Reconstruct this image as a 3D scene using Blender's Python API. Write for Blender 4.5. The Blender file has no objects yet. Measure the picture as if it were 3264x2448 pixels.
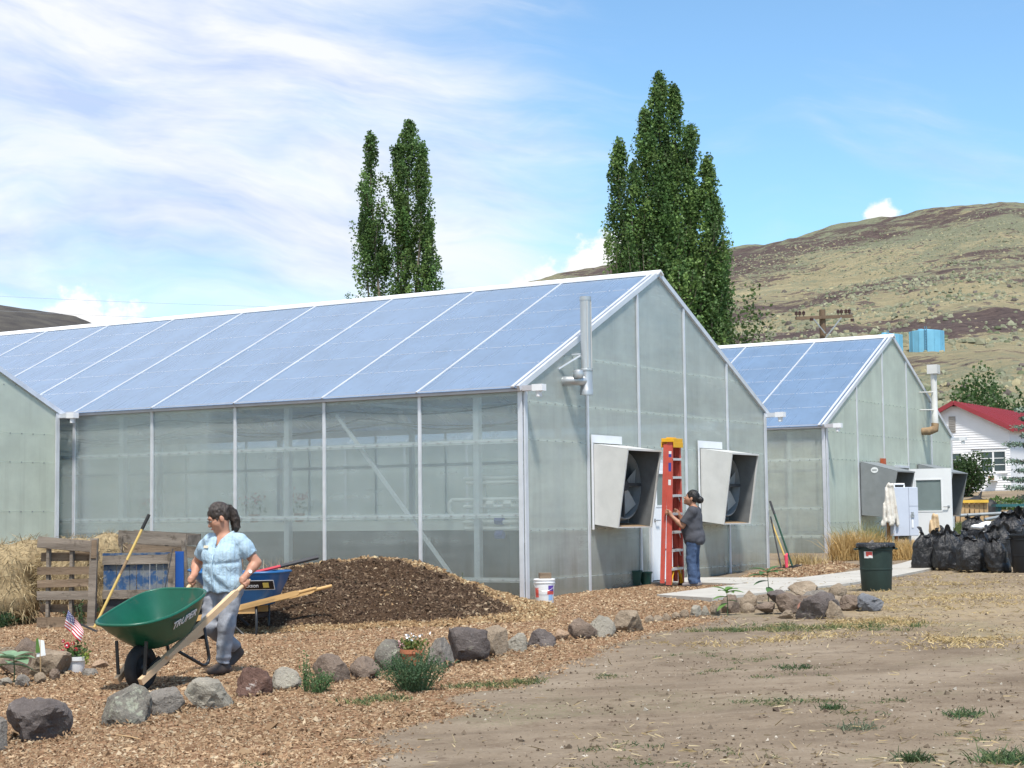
import bpy, math, random
import numpy as np
from mathutils import Vector, Matrix, Euler, noise as mnoise

random.seed(7); rng = np.random.default_rng(11)
R = math.radians
S = bpy.context.scene
COL = S.collection

# ------------------------------------------------------------------ camera
CAMZ = 1.5
cam_d = bpy.data.cameras.new('camera'); cam = bpy.data.objects.new('camera', cam_d); COL.objects.link(cam)
PITCH, ROLL = 0.0769, 0.0114
cam_d.sensor_width = 36.0; cam_d.lens = 36.0*5516.4/3264.0
cam_d.clip_start = 0.1; cam_d.clip_end = 6000
fw = Vector((0, math.cos(PITCH), math.sin(PITCH))); up = Vector((0, -math.sin(PITCH), math.cos(PITCH))); rt = Vector((1, 0, 0))
crt = rt*math.cos(ROLL)-up*math.sin(ROLL); cup = rt*math.sin(ROLL)+up*math.cos(ROLL)
cam.matrix_world = Matrix(((crt.x, cup.x, -fw.x, 0), (crt.y, cup.y, -fw.y, 0), (crt.z, cup.z, -fw.z, CAMZ), (0, 0, 0, 1)))
S.camera = cam
S.render.resolution_x, S.render.resolution_y = 1024, 768
S.view_settings.view_transform = 'Standard'; S.view_settings.look = 'None'
S.view_settings.gamma = 1.0; S.view_settings.use_curve_mapping = False
S.view_settings.exposure = 0.9

# ------------------------------------------------------------------ sun and sky
SUN_AZ, SUN_EL = R(172), R(62)          # azimuth from +Y towards +X
sd = Vector((math.sin(SUN_AZ)*math.cos(SUN_EL), math.cos(SUN_AZ)*math.cos(SUN_EL), math.sin(SUN_EL)))
sl = bpy.data.lights.new('sun', 'SUN'); sl.energy = 3.0; sl.angle = R(6.0); sl.color = (1.0, 0.95, 0.87)
so = bpy.data.objects.new('sun', sl); COL.objects.link(so)
so.rotation_euler = sd.to_track_quat('Z', 'Y').to_euler(); so.location = (20, 10, 40)

world = bpy.data.worlds.new('World'); S.world = world; world.use_nodes = True
wt = world.node_tree; wt.nodes.clear()

class NT:
    """short hand for building node trees"""
    def __init__(s, t): s.t = t
    def n(s, typ, ins=None, **kw):
        nd = s.t.nodes.new(typ)
        for k, v in kw.items(): setattr(nd, k, v)
        if ins:
            for k, v in ins.items():
                sock = nd.inputs[k]
                if hasattr(v, 'bl_idname') and not hasattr(v, 'is_linked'): v = v.outputs[0]
                if hasattr(v, 'is_linked'): s.t.links.new(v, sock)
                else: sock.default_value = v
        return nd
    def m(s, op, a, b=None, c=None, clamp=False):
        nd = s.t.nodes.new('ShaderNodeMath'); nd.operation = op; nd.use_clamp = clamp
        for i, v in enumerate((a, b, c)):
            if v is None: continue
            if hasattr(v, 'outputs'): v = v.outputs[0]
            if hasattr(v, 'is_linked'): s.t.links.new(v, nd.inputs[i])
            else: nd.inputs[i].default_value = v
        return nd.outputs[0]
    def sm(s, v, a, b):
        nd = s.t.nodes.new('ShaderNodeMapRange'); nd.interpolation_type = 'SMOOTHSTEP'
        s.t.links.new(v.outputs[0] if hasattr(v, 'outputs') else v, nd.inputs[0])
        for i, x in ((1, a), (2, b)):
            if hasattr(x, 'is_linked'): s.t.links.new(x, nd.inputs[i])
            else: nd.inputs[i].default_value = x
        return nd.outputs[0]
    def mix(s, fac, a, b, typ='RGBA', blend='MIX'):
        nd = s.t.nodes.new('ShaderNodeMix'); nd.data_type = typ; nd.blend_type = blend
        idx = {'RGBA': (6, 7, 2), 'FLOAT': (2, 3, 0)}[typ]
        for i, v in ((0, fac), (idx[0], a), (idx[1], b)):
            if hasattr(v, 'outputs'): v = v.outputs[0]
            if hasattr(v, 'is_linked'): s.t.links.new(v, nd.inputs[i])
            else:
                if typ == 'RGBA' and i != 0 and len(v) == 3: v = (*v, 1)
                nd.inputs[i].default_value = v
        return nd.outputs[idx[2]]
    def noise(s, vec, scale, detail=4, rough=.5, dist=0., out='Fac', norm=True):
        nd = s.n('ShaderNodeTexNoise', {'Scale': scale, 'Detail': detail, 'Roughness': rough, 'Distortion': dist})
        if vec is not None: s.t.links.new(vec, nd.inputs['Vector'])
        return nd.outputs[out]
    def mapping(s, vec, scale=(1, 1, 1), loc=(0, 0, 0), rot=(0, 0, 0)):
        nd = s.n('ShaderNodeMapping', {'Scale': scale, 'Location': loc, 'Rotation': rot}); s.t.links.new(vec, nd.inputs['Vector'])
        return nd.outputs[0]
    def ramp(s, fac, stops, interp='LINEAR'):
        nd = s.t.nodes.new('ShaderNodeValToRGB'); nd.color_ramp.interpolation = interp
        el = nd.color_ramp.elements
        while len(el) < len(stops): el.new(0.5)
        for e, (p, c) in zip(el, stops):
            e.position = p; e.color = (*c, 1) if not isinstance(c, (int, float)) else (c, c, c, 1)
        s.t.links.new(fac, nd.inputs[0])
        return nd.outputs[0]

def build_world():
    N = NT(wt)
    sky = N.n('ShaderNodeTexSky', sky_type='NISHITA', sun_disc=False)
    sky.sun_elevation = SUN_EL; sky.sun_rotation = SUN_AZ
    sky.altitude = 1300; sky.air_density = 1.0; sky.dust_density = 0.6; sky.ozone_density = 1.4
    tc = N.n('ShaderNodeTexCoord'); sep = N.n('ShaderNodeSeparateXYZ', {0: tc.outputs['Generated']})
    x, y, z = sep.outputs
    az = N.m('MULTIPLY', N.m('ARCTAN2', x, y), 57.2958)       # degrees, right positive
    el = N.m('MULTIPLY', N.m('ARCSINE', z), 57.2958)
    # sheared (azimuth, elevation) plane: cirrus streaks climb gently to the left
    su = N.m('ADD', az, N.m('MULTIPLY', el, 0.35))
    sv = N.m('ADD', el, N.m('MULTIPLY', az, 0.10))
    comb = N.n('ShaderNodeCombineXYZ', {0: su, 1: sv}).outputs[0]
    warp = N.n('ShaderNodeTexNoise', {'Scale': 0.09, 'Detail': 3.0}); wt.links.new(comb, warp.inputs['Vector'])
    wv = N.n('ShaderNodeVectorMath', {0: warp.outputs['Color'], 1: (5.0, 5.0, 0)}, operation='MULTIPLY')
    cw = N.n('ShaderNodeVectorMath', {0: comb, 1: wv.outputs[0]}, operation='ADD').outputs[0]
    n1 = N.noise(N.mapping(cw, (0.085, 0.26, 1), (3.1, 1.7, 0)), 1.0, 7, 0.55, 0.4)
    n2 = N.noise(N.mapping(cw, (0.05, 0.11, 1), (7.7, 4.2, 0)), 1.0, 4, 0.5, 0.2)
    n3 = N.noise(N.mapping(cw, (0.25, 1.1, 1), (1.0, 9.0, 0)), 1.0, 6, 0.6, 0.8)
    # the veil is thick to the left and thins out to the right
    bias = N.m('MULTIPLY', N.m('SINE', N.m('MULTIPLY', N.m('ADD', az, N.m('ADD', 95, N.m('MULTIPLY', el, -0.55))), 0.0349)), 0.30)
    left = N.sm(N.m('ADD', az, N.m('MULTIPLY', el, 0.30)), 12.0, -5.0)
    dens = N.m('ADD', N.m('MULTIPLY', n1, 0.85), N.m('MULTIPLY', n2, 0.75))
    dens = N.m('ADD', dens, N.m('MULTIPLY', N.m('SUBTRACT', n3, 0.5), 0.30))
    dens = N.m('ADD', dens, N.m('MULTIPLY', N.m('SUBTRACT', left, 0.55), 0.50))
    veil = N.sm(dens, 0.44, 1.16)
    veil = N.m('MULTIPLY', veil, N.sm(el, 2.0, 9.0))
    # cumulus heads standing on the horizon
    cn = N.noise(N.mapping(N.n('ShaderNodeCombineXYZ', {0: az, 1: el}).outputs[0], (1.0, 1.2, 1)), 1.0, 7, 0.6)
    top = None
    for a0, w, h in ((-14.2, 1.3, 7.7), (-12.8, 1.4, 7.2), (-5.1, 1.3, 7.5), (1.4, 1.8, 8.5), (3.2, 1.8, 9.5), (12.3, 1.0, 10.3), (27, 3, 7), (-24, 3, 8), (42, 5, 8), (-47, 6, 9)):
        d = N.m('DIVIDE', N.m('SUBTRACT', az, a0), w)      # rounded head h degrees high, w degrees half wide
        b = N.m('ADD', N.m('MULTIPLY', N.m('MULTIPLY', d, d), -1.5), h)
        top = b if top is None else N.m('MAXIMUM', top, b)
    cum = N.sm(N.m('SUBTRACT', N.m('ADD', top, N.m('MULTIPLY', N.m('SUBTRACT', cn, 0.5), 2.6)), el), -0.05, 0.55)
    skyc = N.mix(1.0, sky.outputs[0], (.93, 1.12, 1.14), blend='MULTIPLY')
    skyc = N.mix(N.sm(el, 22.0, -2.0), skyc, N.mix(1.0, skyc, (0.92, 1.0, 1.05), blend='MULTIPLY'))
    vc = N.ramp(N.noise(N.mapping(cw, (0.12, 0.45, 1), (5, 2, 0)), 1.0, 5, .6), [(0.34, (3.3, 3.9, 5.3)), (0.58, (5.3, 5.4, 5.6))])
    c = N.mix(N.m('MULTIPLY', veil, 0.96), skyc, vc)
    c = N.mix(cum, c, N.mix(cn, (5.4, 5.5, 5.7), (6.4, 6.3, 6.1)))
    bg = N.n('ShaderNodeBackground', {'Color': c, 'Strength': 0.10})
    out = N.n('ShaderNodeOutputWorld', {'Surface': bg})
build_world()

# ------------------------------------------------------------------ helpers
def ground_z(x, y):
    x = np.asarray(x, float); y = np.asarray(y, float)
    z = .02+.027*np.clip(x, -40, 60)+.0088*np.clip(y, -60, 140)+.02*np.clip(y-34, 0, 110)
    return z
def gz(x, y): return float(ground_z(x, y))

def fbm(P, scale, octaves=4, seed=0.0, H=1.0):
    """value of fractal noise at a list of points"""
    o = Vector((seed*17.3, seed*5.1, seed*9.7))
    return np.array([mnoise.fractal(Vector(p)*scale+o, H, 2.0, octaves) for p in P])

_hash = np.random.default_rng(5).random((64, 64, 64)).astype(np.float32)
def vnoise(P, scale=1.0, seed=0):
    """fast smooth value noise on arrays (n,3) -> (n,) in -1..1"""
    P = np.asarray(P, float)*scale+seed*7.31
    i = np.floor(P).astype(int); fr = P-i; fr = fr*fr*(3-2*fr)
    r = 0
    for dx in (0, 1):
        for dy in (0, 1):
            for dz in (0, 1):
                w = (fr[:, 0] if dx else 1-fr[:, 0])*(fr[:, 1] if dy else 1-fr[:, 1])*(fr[:, 2] if dz else 1-fr[:, 2])
                r = r+w*_hash[(i[:, 0]+dx) & 63, (i[:, 1]+dy) & 63, (i[:, 2]+dz) & 63]
    return r*2-1
def vfbm(P, scale, oct=4, seed=0, gain=.5):
    a = 1.0; s = 0; t = 0
    for k in range(oct):
        s = s+a*vnoise(P, scale*2**k, seed+k*3); t += a; a *= gain
    return s/t

M = {}
def new_mat(name):
    m = bpy.data.materials.new(name); m.use_nodes = True; m.node_tree.nodes.clear(); M[name] = m
    return m, NT(m.node_tree)

def pm(name, c, rough=.6, var=.12, scale=6., bump=0., bscale=None, metal=0., spec=.4, c2=None, stretch=(1, 1, 1), detail=5, coat=0., trans=0., attr=None, cfac=(.3, .7), alt=None, attrmix=1.0):
    """procedural principled material: colour varies between c*(1-var) and c*(1+var) (or c..c2)"""
    m, N = new_mat(name)
    tc = N.n('ShaderNodeTexCoord'); vec = N.mapping(tc.outputs['Object'], stretch)
    n = N.noise(vec, scale, detail, .6)
    a = tuple(max(0, x*(1-var)) for x in c); b = c2 if c2 else tuple(min(1, x*(1+var)) for x in c)
    col = N.ramp(n, [(cfac[0], a), (cfac[1], b)])
    if alt:   # extra stain colour: (colour, scale, lo, hi)
        col = N.mix(N.sm(N.noise(tc.outputs['Object'], alt[1], 6, .65), alt[2], alt[3]), col, alt[0])
    if attr:
        at = N.n('ShaderNodeAttribute', attribute_name=attr)
        col = N.mix(attrmix, col, at.outputs['Color'], blend='MULTIPLY')
    p = N.n('ShaderNodeBsdfPrincipled', {'Base Color': col, 'Metallic': metal, 'Specular IOR Level': spec})
    rr = N.m('ADD', rough, N.m('MULTIPLY', N.m('SUBTRACT', n, .5), .25), clamp=True); N.t.links.new(rr, p.inputs['Roughness'])
    if coat: p.inputs['Coat Weight'].default_value = coat; p.inputs['Coat Roughness'].default_value = .15
    if bump:
        bn = N.noise(vec, bscale or scale*4, 6, .65)
        bp = N.n('ShaderNodeBump', {'Strength': min(1, bump), 'Distance': .02, 'Height': bn}); N.t.links.new(bp.outputs[0], p.inputs['Normal'])
    sh = p.outputs[0]
    if trans:
        tr = N.n('ShaderNodeBsdfTranslucent', {'Color': col}); mx = N.n('ShaderNodeMixShader', {0: trans, 1: sh, 2: tr.outputs[0]}); sh = mx.outputs[0]
    N.n('ShaderNodeOutputMaterial', {'Surface': sh})
    return m

class MB:
    """collects boxes, bars, tubes and lathes into one mesh"""
    def __init__(s): s.v = []; s.f = []; s.mi = []; s.cur = 0
    def add(s, vs, fs):
        o = len(s.v); s.v += [tuple(p) for p in vs]
        for f in fs: s.f.append(tuple(i+o for i in f)); s.mi.append(s.cur)
        return s
    def box(s, c, d, rot=None, taper=1.0):
        x, y, z = d[0]/2, d[1]/2, d[2]/2
        vs = [Vector((sx*x*(taper if sz > 0 else 1), sy*y*(taper if sz > 0 else 1), sz*z)) for sz in (-1, 1) for sy in (-1, 1) for sx in (-1, 1)]
        if rot is not None:
            rm = rot if isinstance(rot, Matrix) else Euler(rot).to_matrix()
            vs = [rm @ v for v in vs]
        vs = [v+Vector(c) for v in vs]
        return s.add(vs, [(0, 2, 3, 1), (4, 5, 7, 6), (0, 1, 5, 4), (2, 6, 7, 3), (0, 4, 6, 2), (1, 3, 7, 5)])
    def b2(s, lo, hi): return s.box([(a+b)/2 for a, b in zip(lo, hi)], [abs(b-a) for a, b in zip(lo, hi)])
    def beam(s, p, q, w, h, upv=(0, 0, 1), w1=None, h1=None):
        p, q = Vector(p), Vector(q); d = (q-p).normalized(); sx = d.cross(Vector(upv))
        if sx.length < 1e-4: sx = d.cross(Vector((1, 0, 0)))
        sx.normalize(); u = sx.cross(d).normalized(); w1 = w if w1 is None else w1; h1 = h if h1 is None else h1
        vs = []
        for c, ww, hh in ((p, w, h), (q, w1, h1)):
            vs += [c-sx*ww/2-u*hh/2, c+sx*ww/2-u*hh/2, c+sx*ww/2+u*hh/2, c-sx*ww/2+u*hh/2]
        return s.add(vs, [(0, 3, 2, 1), (4, 5, 6, 7), (0, 1, 5, 4), (1, 2, 6, 5), (2, 3, 7, 6), (3, 0, 4, 7)])
    def tube(s, pts, r, n=8, caps=True):
        pts = [Vector(p) for p in pts]; k = len(pts); rs = r if hasattr(r, '__len__') else [r]*k
        ref = None; vs = []; fs = []
        for i, p in enumerate(pts):
            d = (pts[min(i+1, k-1)]-pts[max(i-1, 0)]).normalized()
            if ref is None: ref = d.cross(Vector((0, 0, 1))) if abs(d.z) < .9 else d.cross(Vector((1, 0, 0)))
            ref = (ref-d*ref.dot(d)).normalized(); b = d.cross(ref)
            for j in range(n):
                a = 2*math.pi*j/n; vs.append(p+(ref*math.cos(a)+b*math.sin(a))*rs[i])
        for i in range(k-1):
            for j in range(n): fs.append((i*n+j, i*n+(j+1) % n, (i+1)*n+(j+1) % n, (i+1)*n+j))
        if caps: fs += [tuple(range(n))[::-1], tuple(range((k-1)*n, k*n))]
        return s.add(vs, fs)
    def cyl(s, p, q, r, r1=None, n=12): return s.tube([p, q], [r, r if r1 is None else r1], n)
    def lathe(s, prof, n=24, c=(0, 0, 0), rot=None):
        vs = []; fs = []; k = len(prof)
        for (r, z) in prof:
            for j in range(n):
                a = 2*math.pi*j/n; vs.append(Vector((r*math.cos(a), r*math.sin(a), z)))
        if rot is not None: rm = Euler(rot).to_matrix(); vs = [rm @ v for v in vs]
        vs = [v+Vector(c) for v in vs]
        for i in range(k-1):
            for j in range(n): fs.append((i*n+j, i*n+(j+1) % n, (i+1)*n+(j+1) % n, (i+1)*n+j))
        if prof[0][0] > 1e-5: fs.append(tuple(range(n))[::-1])
        if prof[-1][0] > 1e-5: fs.append(tuple(range((k-1)*n, k*n)))
        return s.add(vs, fs)
    def prism(s, poly, depth, mat):
        """2-D outline (x,z) extruded along local y, placed by mat"""
        n = len(poly); vs = [mat @ Vector((a, -depth/2, b)) for a, b in poly]+[mat @ Vector((a, depth/2, b)) for a, b in poly]
        fs = [tuple(range(n)), tuple(range(n, 2*n))[::-1]]+[(i, i+n, (i+1) % n+n, (i+1) % n) for i in range(n)]
        return s.add(vs, fs)

def tag(o, label=None, cat=None, group=None, kind=None):
    if label: o['label'] = label
    if cat: o['category'] = cat
    if group: o['group'] = group
    if kind: o['kind'] = kind
    return o
def empty(name, loc=(0, 0, 0), rz=0., label=None, cat=None, group=None):
    o = bpy.data.objects.new(name, None); COL.objects.link(o); o.location = loc; o.rotation_euler = (0, 0, rz); o.empty_display_size = .1
    return tag(o, label, cat, group)
def mesh_obj(name, me, parent=None, loc=None, rot=None):
    o = bpy.data.objects.new(name, me); COL.objects.link(o)
    if parent: o.parent = parent
    if loc is not None: o.location = loc
    if rot is not None: o.rotation_euler = rot
    return o
def make(name, mb, mats, parent=None, smooth=False, loc=None, rot=None, bevel=0):
    me = bpy.data.meshes.new(name); me.from_pydata(mb.v, [], mb.f)
    if not isinstance(mats, (list, tuple)): mats = [mats]
    for m in mats: me.materials.append(M[m] if isinstance(m, str) else m)
    if len(mats) > 1: me.polygons.foreach_set('material_index', mb.mi)
    if smooth: me.polygons.foreach_set('use_smooth', [True]*len(me.polygons))
    if smooth == 'auto':
        me.set_sharp_from_angle(angle=R(40))
    me.update()
    o = mesh_obj(name, me, parent, loc, rot)
    if bevel:
        b = o.modifiers.new('bevel', 'BEVEL'); b.width = bevel; b.segments = 2; b.limit_method = 'ANGLE'; b.angle_limit = R(40)
    return o
def fast(name, V, F, mats, parent=None, col=None, smooth=False):
    """numpy vertices/faces (all faces the same size) into one mesh; col = per-vertex rgb"""
    V = np.asarray(V, np.float32); F = np.asarray(F, np.int32); k = F.shape[1]
    me = bpy.data.meshes.new(name); me.vertices.add(len(V)); me.vertices.foreach_set('co', V.ravel())
    me.loops.add(F.size); me.loops.foreach_set('vertex_index', F.ravel())
    me.polygons.add(len(F)); me.polygons.foreach_set('loop_start', np.arange(0, F.size, k, dtype=np.int32))
    me.polygons.foreach_set('use_smooth', np.full(len(F), bool(smooth)))
    if col is not None:
        a = me.color_attributes.new('Col', 'FLOAT_COLOR', 'POINT'); c4 = np.ones((len(V), 4), np.float32); c4[:, :col.shape[1]] = col
        a.data.foreach_set('color', c4.ravel())
    for m in (mats if isinstance(mats, (list, tuple)) else [mats]): me.materials.append(M[m] if isinstance(m, str) else m)
    me.update(calc_edges=True); me.validate()
    return mesh_obj(name, me, parent)
def copy_tree(o, parent=None):
    c = o.copy(); COL.objects.link(c); c.parent = parent
    for ch in list(o.children): copy_tree(ch, c)
    return c
# ------------------------------------------------------------------ terrain
MULCH = [(-14, 6), (-1.0, 6), (-0.95, 10.03), (-0.76, 11.33), (-0.52, 12.76), (-0.05, 14.55), (0.59, 16.19), (1.54, 18.8), (2.5, 22.1), (2.75, 24.4), (2.2, 25.7), (3.0, 27.24), (3.6, 28.0), (2.9, 29.3), (2.4, 30.0), (0.2, 26.4), (-10, 32.6), (-16, 36), (-16, 22), (-9, 21.6), (-6.0, 20.6), (-5.2, 19.4), (-5.6, 18.4), (-7, 17.6), (-14, 17)]
STRIP = [(4.0, 31.0), (5.1, 33.9), (6.6, 36.0), (6.6, 33.2), (5.9, 31.2), (4.9, 30.0), (4.1, 30.3)]
def poly_sd(P, poly):
    """signed distance of points (n,2) to a polygon, inside negative"""
    P = np.asarray(P); d = np.full(len(P), 1e9); ins = np.zeros(len(P), bool); n = len(poly)
    for i in range(n):
        a = np.array(poly[i], float); b = np.array(poly[(i+1) % n], float); e = b-a
        t = np.clip(((P-a)@e)/(e@e), 0, 1); q = P-a-t[:, None]*e; d = np.minimum(d, np.hypot(q[:, 0], q[:, 1]))
        c = (a[1] > P[:, 1]) != (b[1] > P[:, 1])
        with np.errstate(divide='ignore', invalid='ignore'):
            xi = a[0]+(P[:, 1]-a[1])/(b[1]-a[1])*e[0]
        ins ^= c & (P[:, 0] < xi)
    return np.where(ins, -d, d)
def sstep(a, b, x):
    t = np.clip((x-a)/(b-a), 0, 1); return t*t*(3-2*t)
def mulch_mask(P):
    P3 = np.c_[P, np.zeros(len(P))]
    nz = vfbm(P3, 1.1, 4, 1)*.55
    m = sstep(.35, -.35, poly_sd(P, MULCH)+nz)
    return np.maximum(m, sstep(.25, -.25, poly_sd(P, STRIP)+nz*.5))
PILE_C = (-2.05, 24.0)
def pile_h(x, y):
    """height of the chip mound above the ground"""
    x = np.asarray(x, float); y = np.asarray(y, float)
    u = x-PILE_C[0]; v = y-PILE_C[1]
    prof = np.interp(u, [-3.1, -2.6, -2.0, -1.45, -.95, -.4, 0, .4, .85, 1.35, 1.85, 2.3, 2.65], [0, .20, .42, .57, .69, .79, .82, .79, .68, .46, .26, .10, 0])
    vv = np.where(v < 0, v/2.75, v/2.1)
    ry = np.clip(1-np.abs(vv), 0, 1)
    bell = np.where(v < 0, 1-(1-ry)**1.7, ry**.9)
    # the front has been dug away: a scarp with a ledge
    dig = .16*np.exp(-((u-.2)/1.3)**2)*np.exp(-((v+1.0)/.55)**2)
    h = prof*bell-dig*(prof > .1)
    P3 = np.c_[np.ravel(x), np.ravel(y), np.zeros(np.size(x))]
    nz = vfbm(P3, 2.2, 4, 4).reshape(np.shape(x))*.10+vfbm(P3, 7, 3, 9).reshape(np.shape(x))*.035
    return np.maximum(h+nz*sstep(.02, .3, h), 0)

def axis_pts(segs):
    out = []
    for a, b, st in segs: out += list(np.arange(a, b, st))
    out.append(segs[-1][1]); return np.array(out)
def build_ground():
    xs = axis_pts([(-2500, -400, 150), (-400, -80, 20), (-80, -20, 3), (-20, -9, .5), (-9, 10.5, .09), (10.5, 22, .5), (22, 80, 3), (80, 400, 20), (400, 2500, 150)])
    ys = axis_pts([(-2000, -200, 150), (-200, -20, 15), (-20, 7, 1.2), (7, 20, .09), (20, 36, .12), (36, 60, .8), (60, 150, 4), (150, 500, 25), (500, 3500, 200)])
    X, Y = np.meshgrid(xs, ys); P = np.c_[X.ravel(), Y.ravel()]; P3 = np.c_[P, np.zeros(len(P))]
    near = sstep(45, 30, np.hypot(P[:, 0], P[:, 1]-18))
    mm = mulch_mask(P)
    z = ground_z(P[:, 0], P[:, 1])
    z += near*(vfbm(P3, .55, 3, 2)*.045+vfbm(P3, 3.1, 3, 5)*.012*(1+mm)+vfbm(P3, 11, 2, 8)*.006*(1+1.5*mm))
    # shallow wheel ruts across the bare yard
    straw = sstep(.05, .55, vfbm(P3, .33, 4, 21)+.25*sstep(15, 22, P[:, 1])*sstep(2, 5, P[:, 0]))*(1-mm)
    green = sstep(.25, .6, vfbm(P3, .8, 4, 33))*(1-mm)
    col = np.c_[mm, straw, green]
    nx, ny = len(xs), len(ys); idx = np.arange(nx*ny).reshape(ny, nx)
    F = np.c_[idx[:-1, :-1].ravel(), idx[:-1, 1:].ravel(), idx[1:, 1:].ravel(), idx[1:, :-1].ravel()]
    o = fast('ground', np.c_[P, z], F, 'ground', col=col, smooth=True); o['kind'] = 'structure'
    return xs, ys, z.reshape(ny, nx)

def mat_ground():
    m, N = new_mat('ground')
    tc = N.n('ShaderNodeTexCoord'); v = tc.outputs['Object']
    at = N.n('ShaderNodeAttribute', attribute_name='Col'); sep = N.n('ShaderNodeSeparateColor', {0: at.outputs['Color']})
    mm, st, gr = sep.outputs[0], sep.outputs[1], sep.outputs[2]
    n1 = N.noise(v, .9, 7, .68); n2 = N.noise(v, 5, 6, .65); n3 = N.noise(v, 34, 5, .7)
    dirt = N.ramp(n1, [(.3, (.142, .108, .076)), (.5, (.205, .160, .114)), (.68, (.262, .212, .156))])
    dirt = N.mix(N.sm(n2, .52, .72), dirt, (.135, .098, .068))
    dirt = N.mix(N.m('MULTIPLY', N.sm(n3, .56, .70), .55), dirt, (.085, .060, .042))
    dirt = N.mix(N.m('MULTIPLY', N.sm(n3, .46, .32), .45), dirt, (.32, .265, .205))
    trk = N.noise(N.mapping(v, (.22, 1.9, 1), (0, 0, 0), (0, 0, .25)), 1.0, 6, .65, .3)
    dirt = N.mix(N.m('MULTIPLY', N.sm(trk, .50, .66), .40), dirt, (.130, .100, .072)); dirt = N.mix(N.m('MULTIPLY', N.sm(trk, .46, .34), .35), dirt, (.285, .235, .178))
    fib = N.noise(N.mapping(v, (1, 4.5, 1)), 14, 5, .7, .6)
    dirt = N.mix(N.m('MULTIPLY', st, N.sm(fib, .42, .62)), dirt, (.36, .275, .155))
    dirt = N.mix(N.m('MULTIPLY', N.m('MULTIPLY', gr, N.sm(n3, .45, .6)), .35), dirt, (.14, .17, .075))
    vo = N.n('ShaderNodeTexVoronoi', {'Scale': 26.0, 'Randomness': 1.0}); N.t.links.new(N.mapping(v, (1, 1.35, 1)), vo.inputs['Vector'])
    chip = N.ramp(N.n('ShaderNodeSeparateColor', {0: vo.outputs['Color']}).outputs[0], [(.0, (.11, .058, .030)), (.35, (.215, .122, .064)), (.62, (.30, .185, .104)), (.86, (.38, .255, .155)), (1, (.46, .345, .225))])
    edge = N.n('ShaderNodeTexVoronoi', {'Scale': 26.0}, feature='DISTANCE_TO_EDGE'); N.t.links.new(N.mapping(v, (1, 1.35, 1)), edge.inputs['Vector'])
    chip = N.mix(N.m('MULTIPLY', N.sm(edge.outputs[0], .10, .0), .7), chip, (.11, .06, .035))
    chip = N.mix(N.m('MULTIPLY', N.sm(n1, .35, .62), .35), chip, (.27, .15, .085))
    mask = N.sm(N.m('ADD', mm, N.m('MULTIPLY', N.m('SUBTRACT', n3, .5), .9)), .38, .62)
    col = N.mix(mask, dirt, chip)
    hgt = N.mix(mask, N.m('ADD', N.m('MULTIPLY', n3, .6), N.m('MULTIPLY', n2, .4)), N.m('ADD', edge.outputs[0], n3), typ='FLOAT')
    bp = N.n('ShaderNodeBump', {'Strength': .8, 'Distance': .02, 'Height': hgt})
    p = N.n('ShaderNodeBsdfPrincipled', {'Base Color': col, 'Roughness': .95, 'Specular IOR Level': .15, 'Normal': bp.outputs[0]})
    N.n('ShaderNodeOutputMaterial', {'Surface': p.outputs[0]})
mat_ground()
GX, GY, GZ = build_ground()
def surf_z(x, y):
    """height of the real ground sheet (bilinear)"""
    x = np.atleast_1d(np.asarray(x, float)); y = np.atleast_1d(np.asarray(y, float))
    i = np.clip(np.searchsorted(GX, x)-1, 0, len(GX)-2); j = np.clip(np.searchsorted(GY, y)-1, 0, len(GY)-2)
    a = (x-GX[i])/(GX[i+1]-GX[i]); b = (y-GY[j])/(GY[j+1]-GY[j])
    return (GZ[j, i]*(1-a)*(1-b)+GZ[j, i+1]*a*(1-b)+GZ[j+1, i]*(1-a)*b+GZ[j+1, i+1]*a*b)
def sz(x, y): return float(surf_z(x, y)[0])

# ------------------------------------------------------------------ concrete path
pm('concrete', (.43, .41, .37), .85, .10, 3, .25, 60, alt=((.33, .29, .24), 2.2, .55, .75))
def build_path():
    import bmesh
    def slab(poly, lift):
        m = MB(); n = len(poly)
        top = [(x, y, gz(x, y)+lift) for x, y in poly]; bot = [(x, y, gz(x, y)-.10) for x, y in poly]
        m.add(top+bot, [tuple(range(n))]+[(i, i+n, (i+1) % n+n, (i+1) % n) for i in range(n)])
        return m
    def lerp(a, b, t): return (a[0]+(b[0]-a[0])*t, a[1]+(b[1]-a[1])*t)
    lo = [(2.76, 24.42), (4.0, 25.6), (5.2, 26.9), (6.28, 28.62), (7.19, 30.32), (7.9, 31.9), (8.6, 33.6), (9.3, 35.6), (9.9, 37.6), (10.3, 39.4)]
    hi = [(2.10, 25.75), (3.2, 27.35), (4.55, 28.9), (5.6, 30.2), (6.5, 31.5), (7.35, 33.1), (8.05, 34.7), (8.7, 36.5), (9.3, 38.4), (9.65, 40.2)]
    root = empty('concrete_path', (0, 0, 0)); root['kind'] = 'structure'
    for i in range(len(lo)-1):
        g = .006
        a, b, c, d = lo[i], lo[i+1], hi[i+1], hi[i]
        poly = [lerp(a, b, g), lerp(a, b, 1-g), lerp(d, c, 1-g), lerp(d, c, g)]
        make('slab', slab(poly, .035), 'concrete', root)
    for poly in ([(2.30, 29.62), (3.06, 30.86), (3.78, 30.20), (3.02, 28.95)], [(3.03, 28.94), (3.79, 30.19), (4.75, 29.30), (4.50, 28.86), (3.62, 28.0)]):
        make('slab', slab(poly, .031), 'concrete', root)
build_path()

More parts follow.
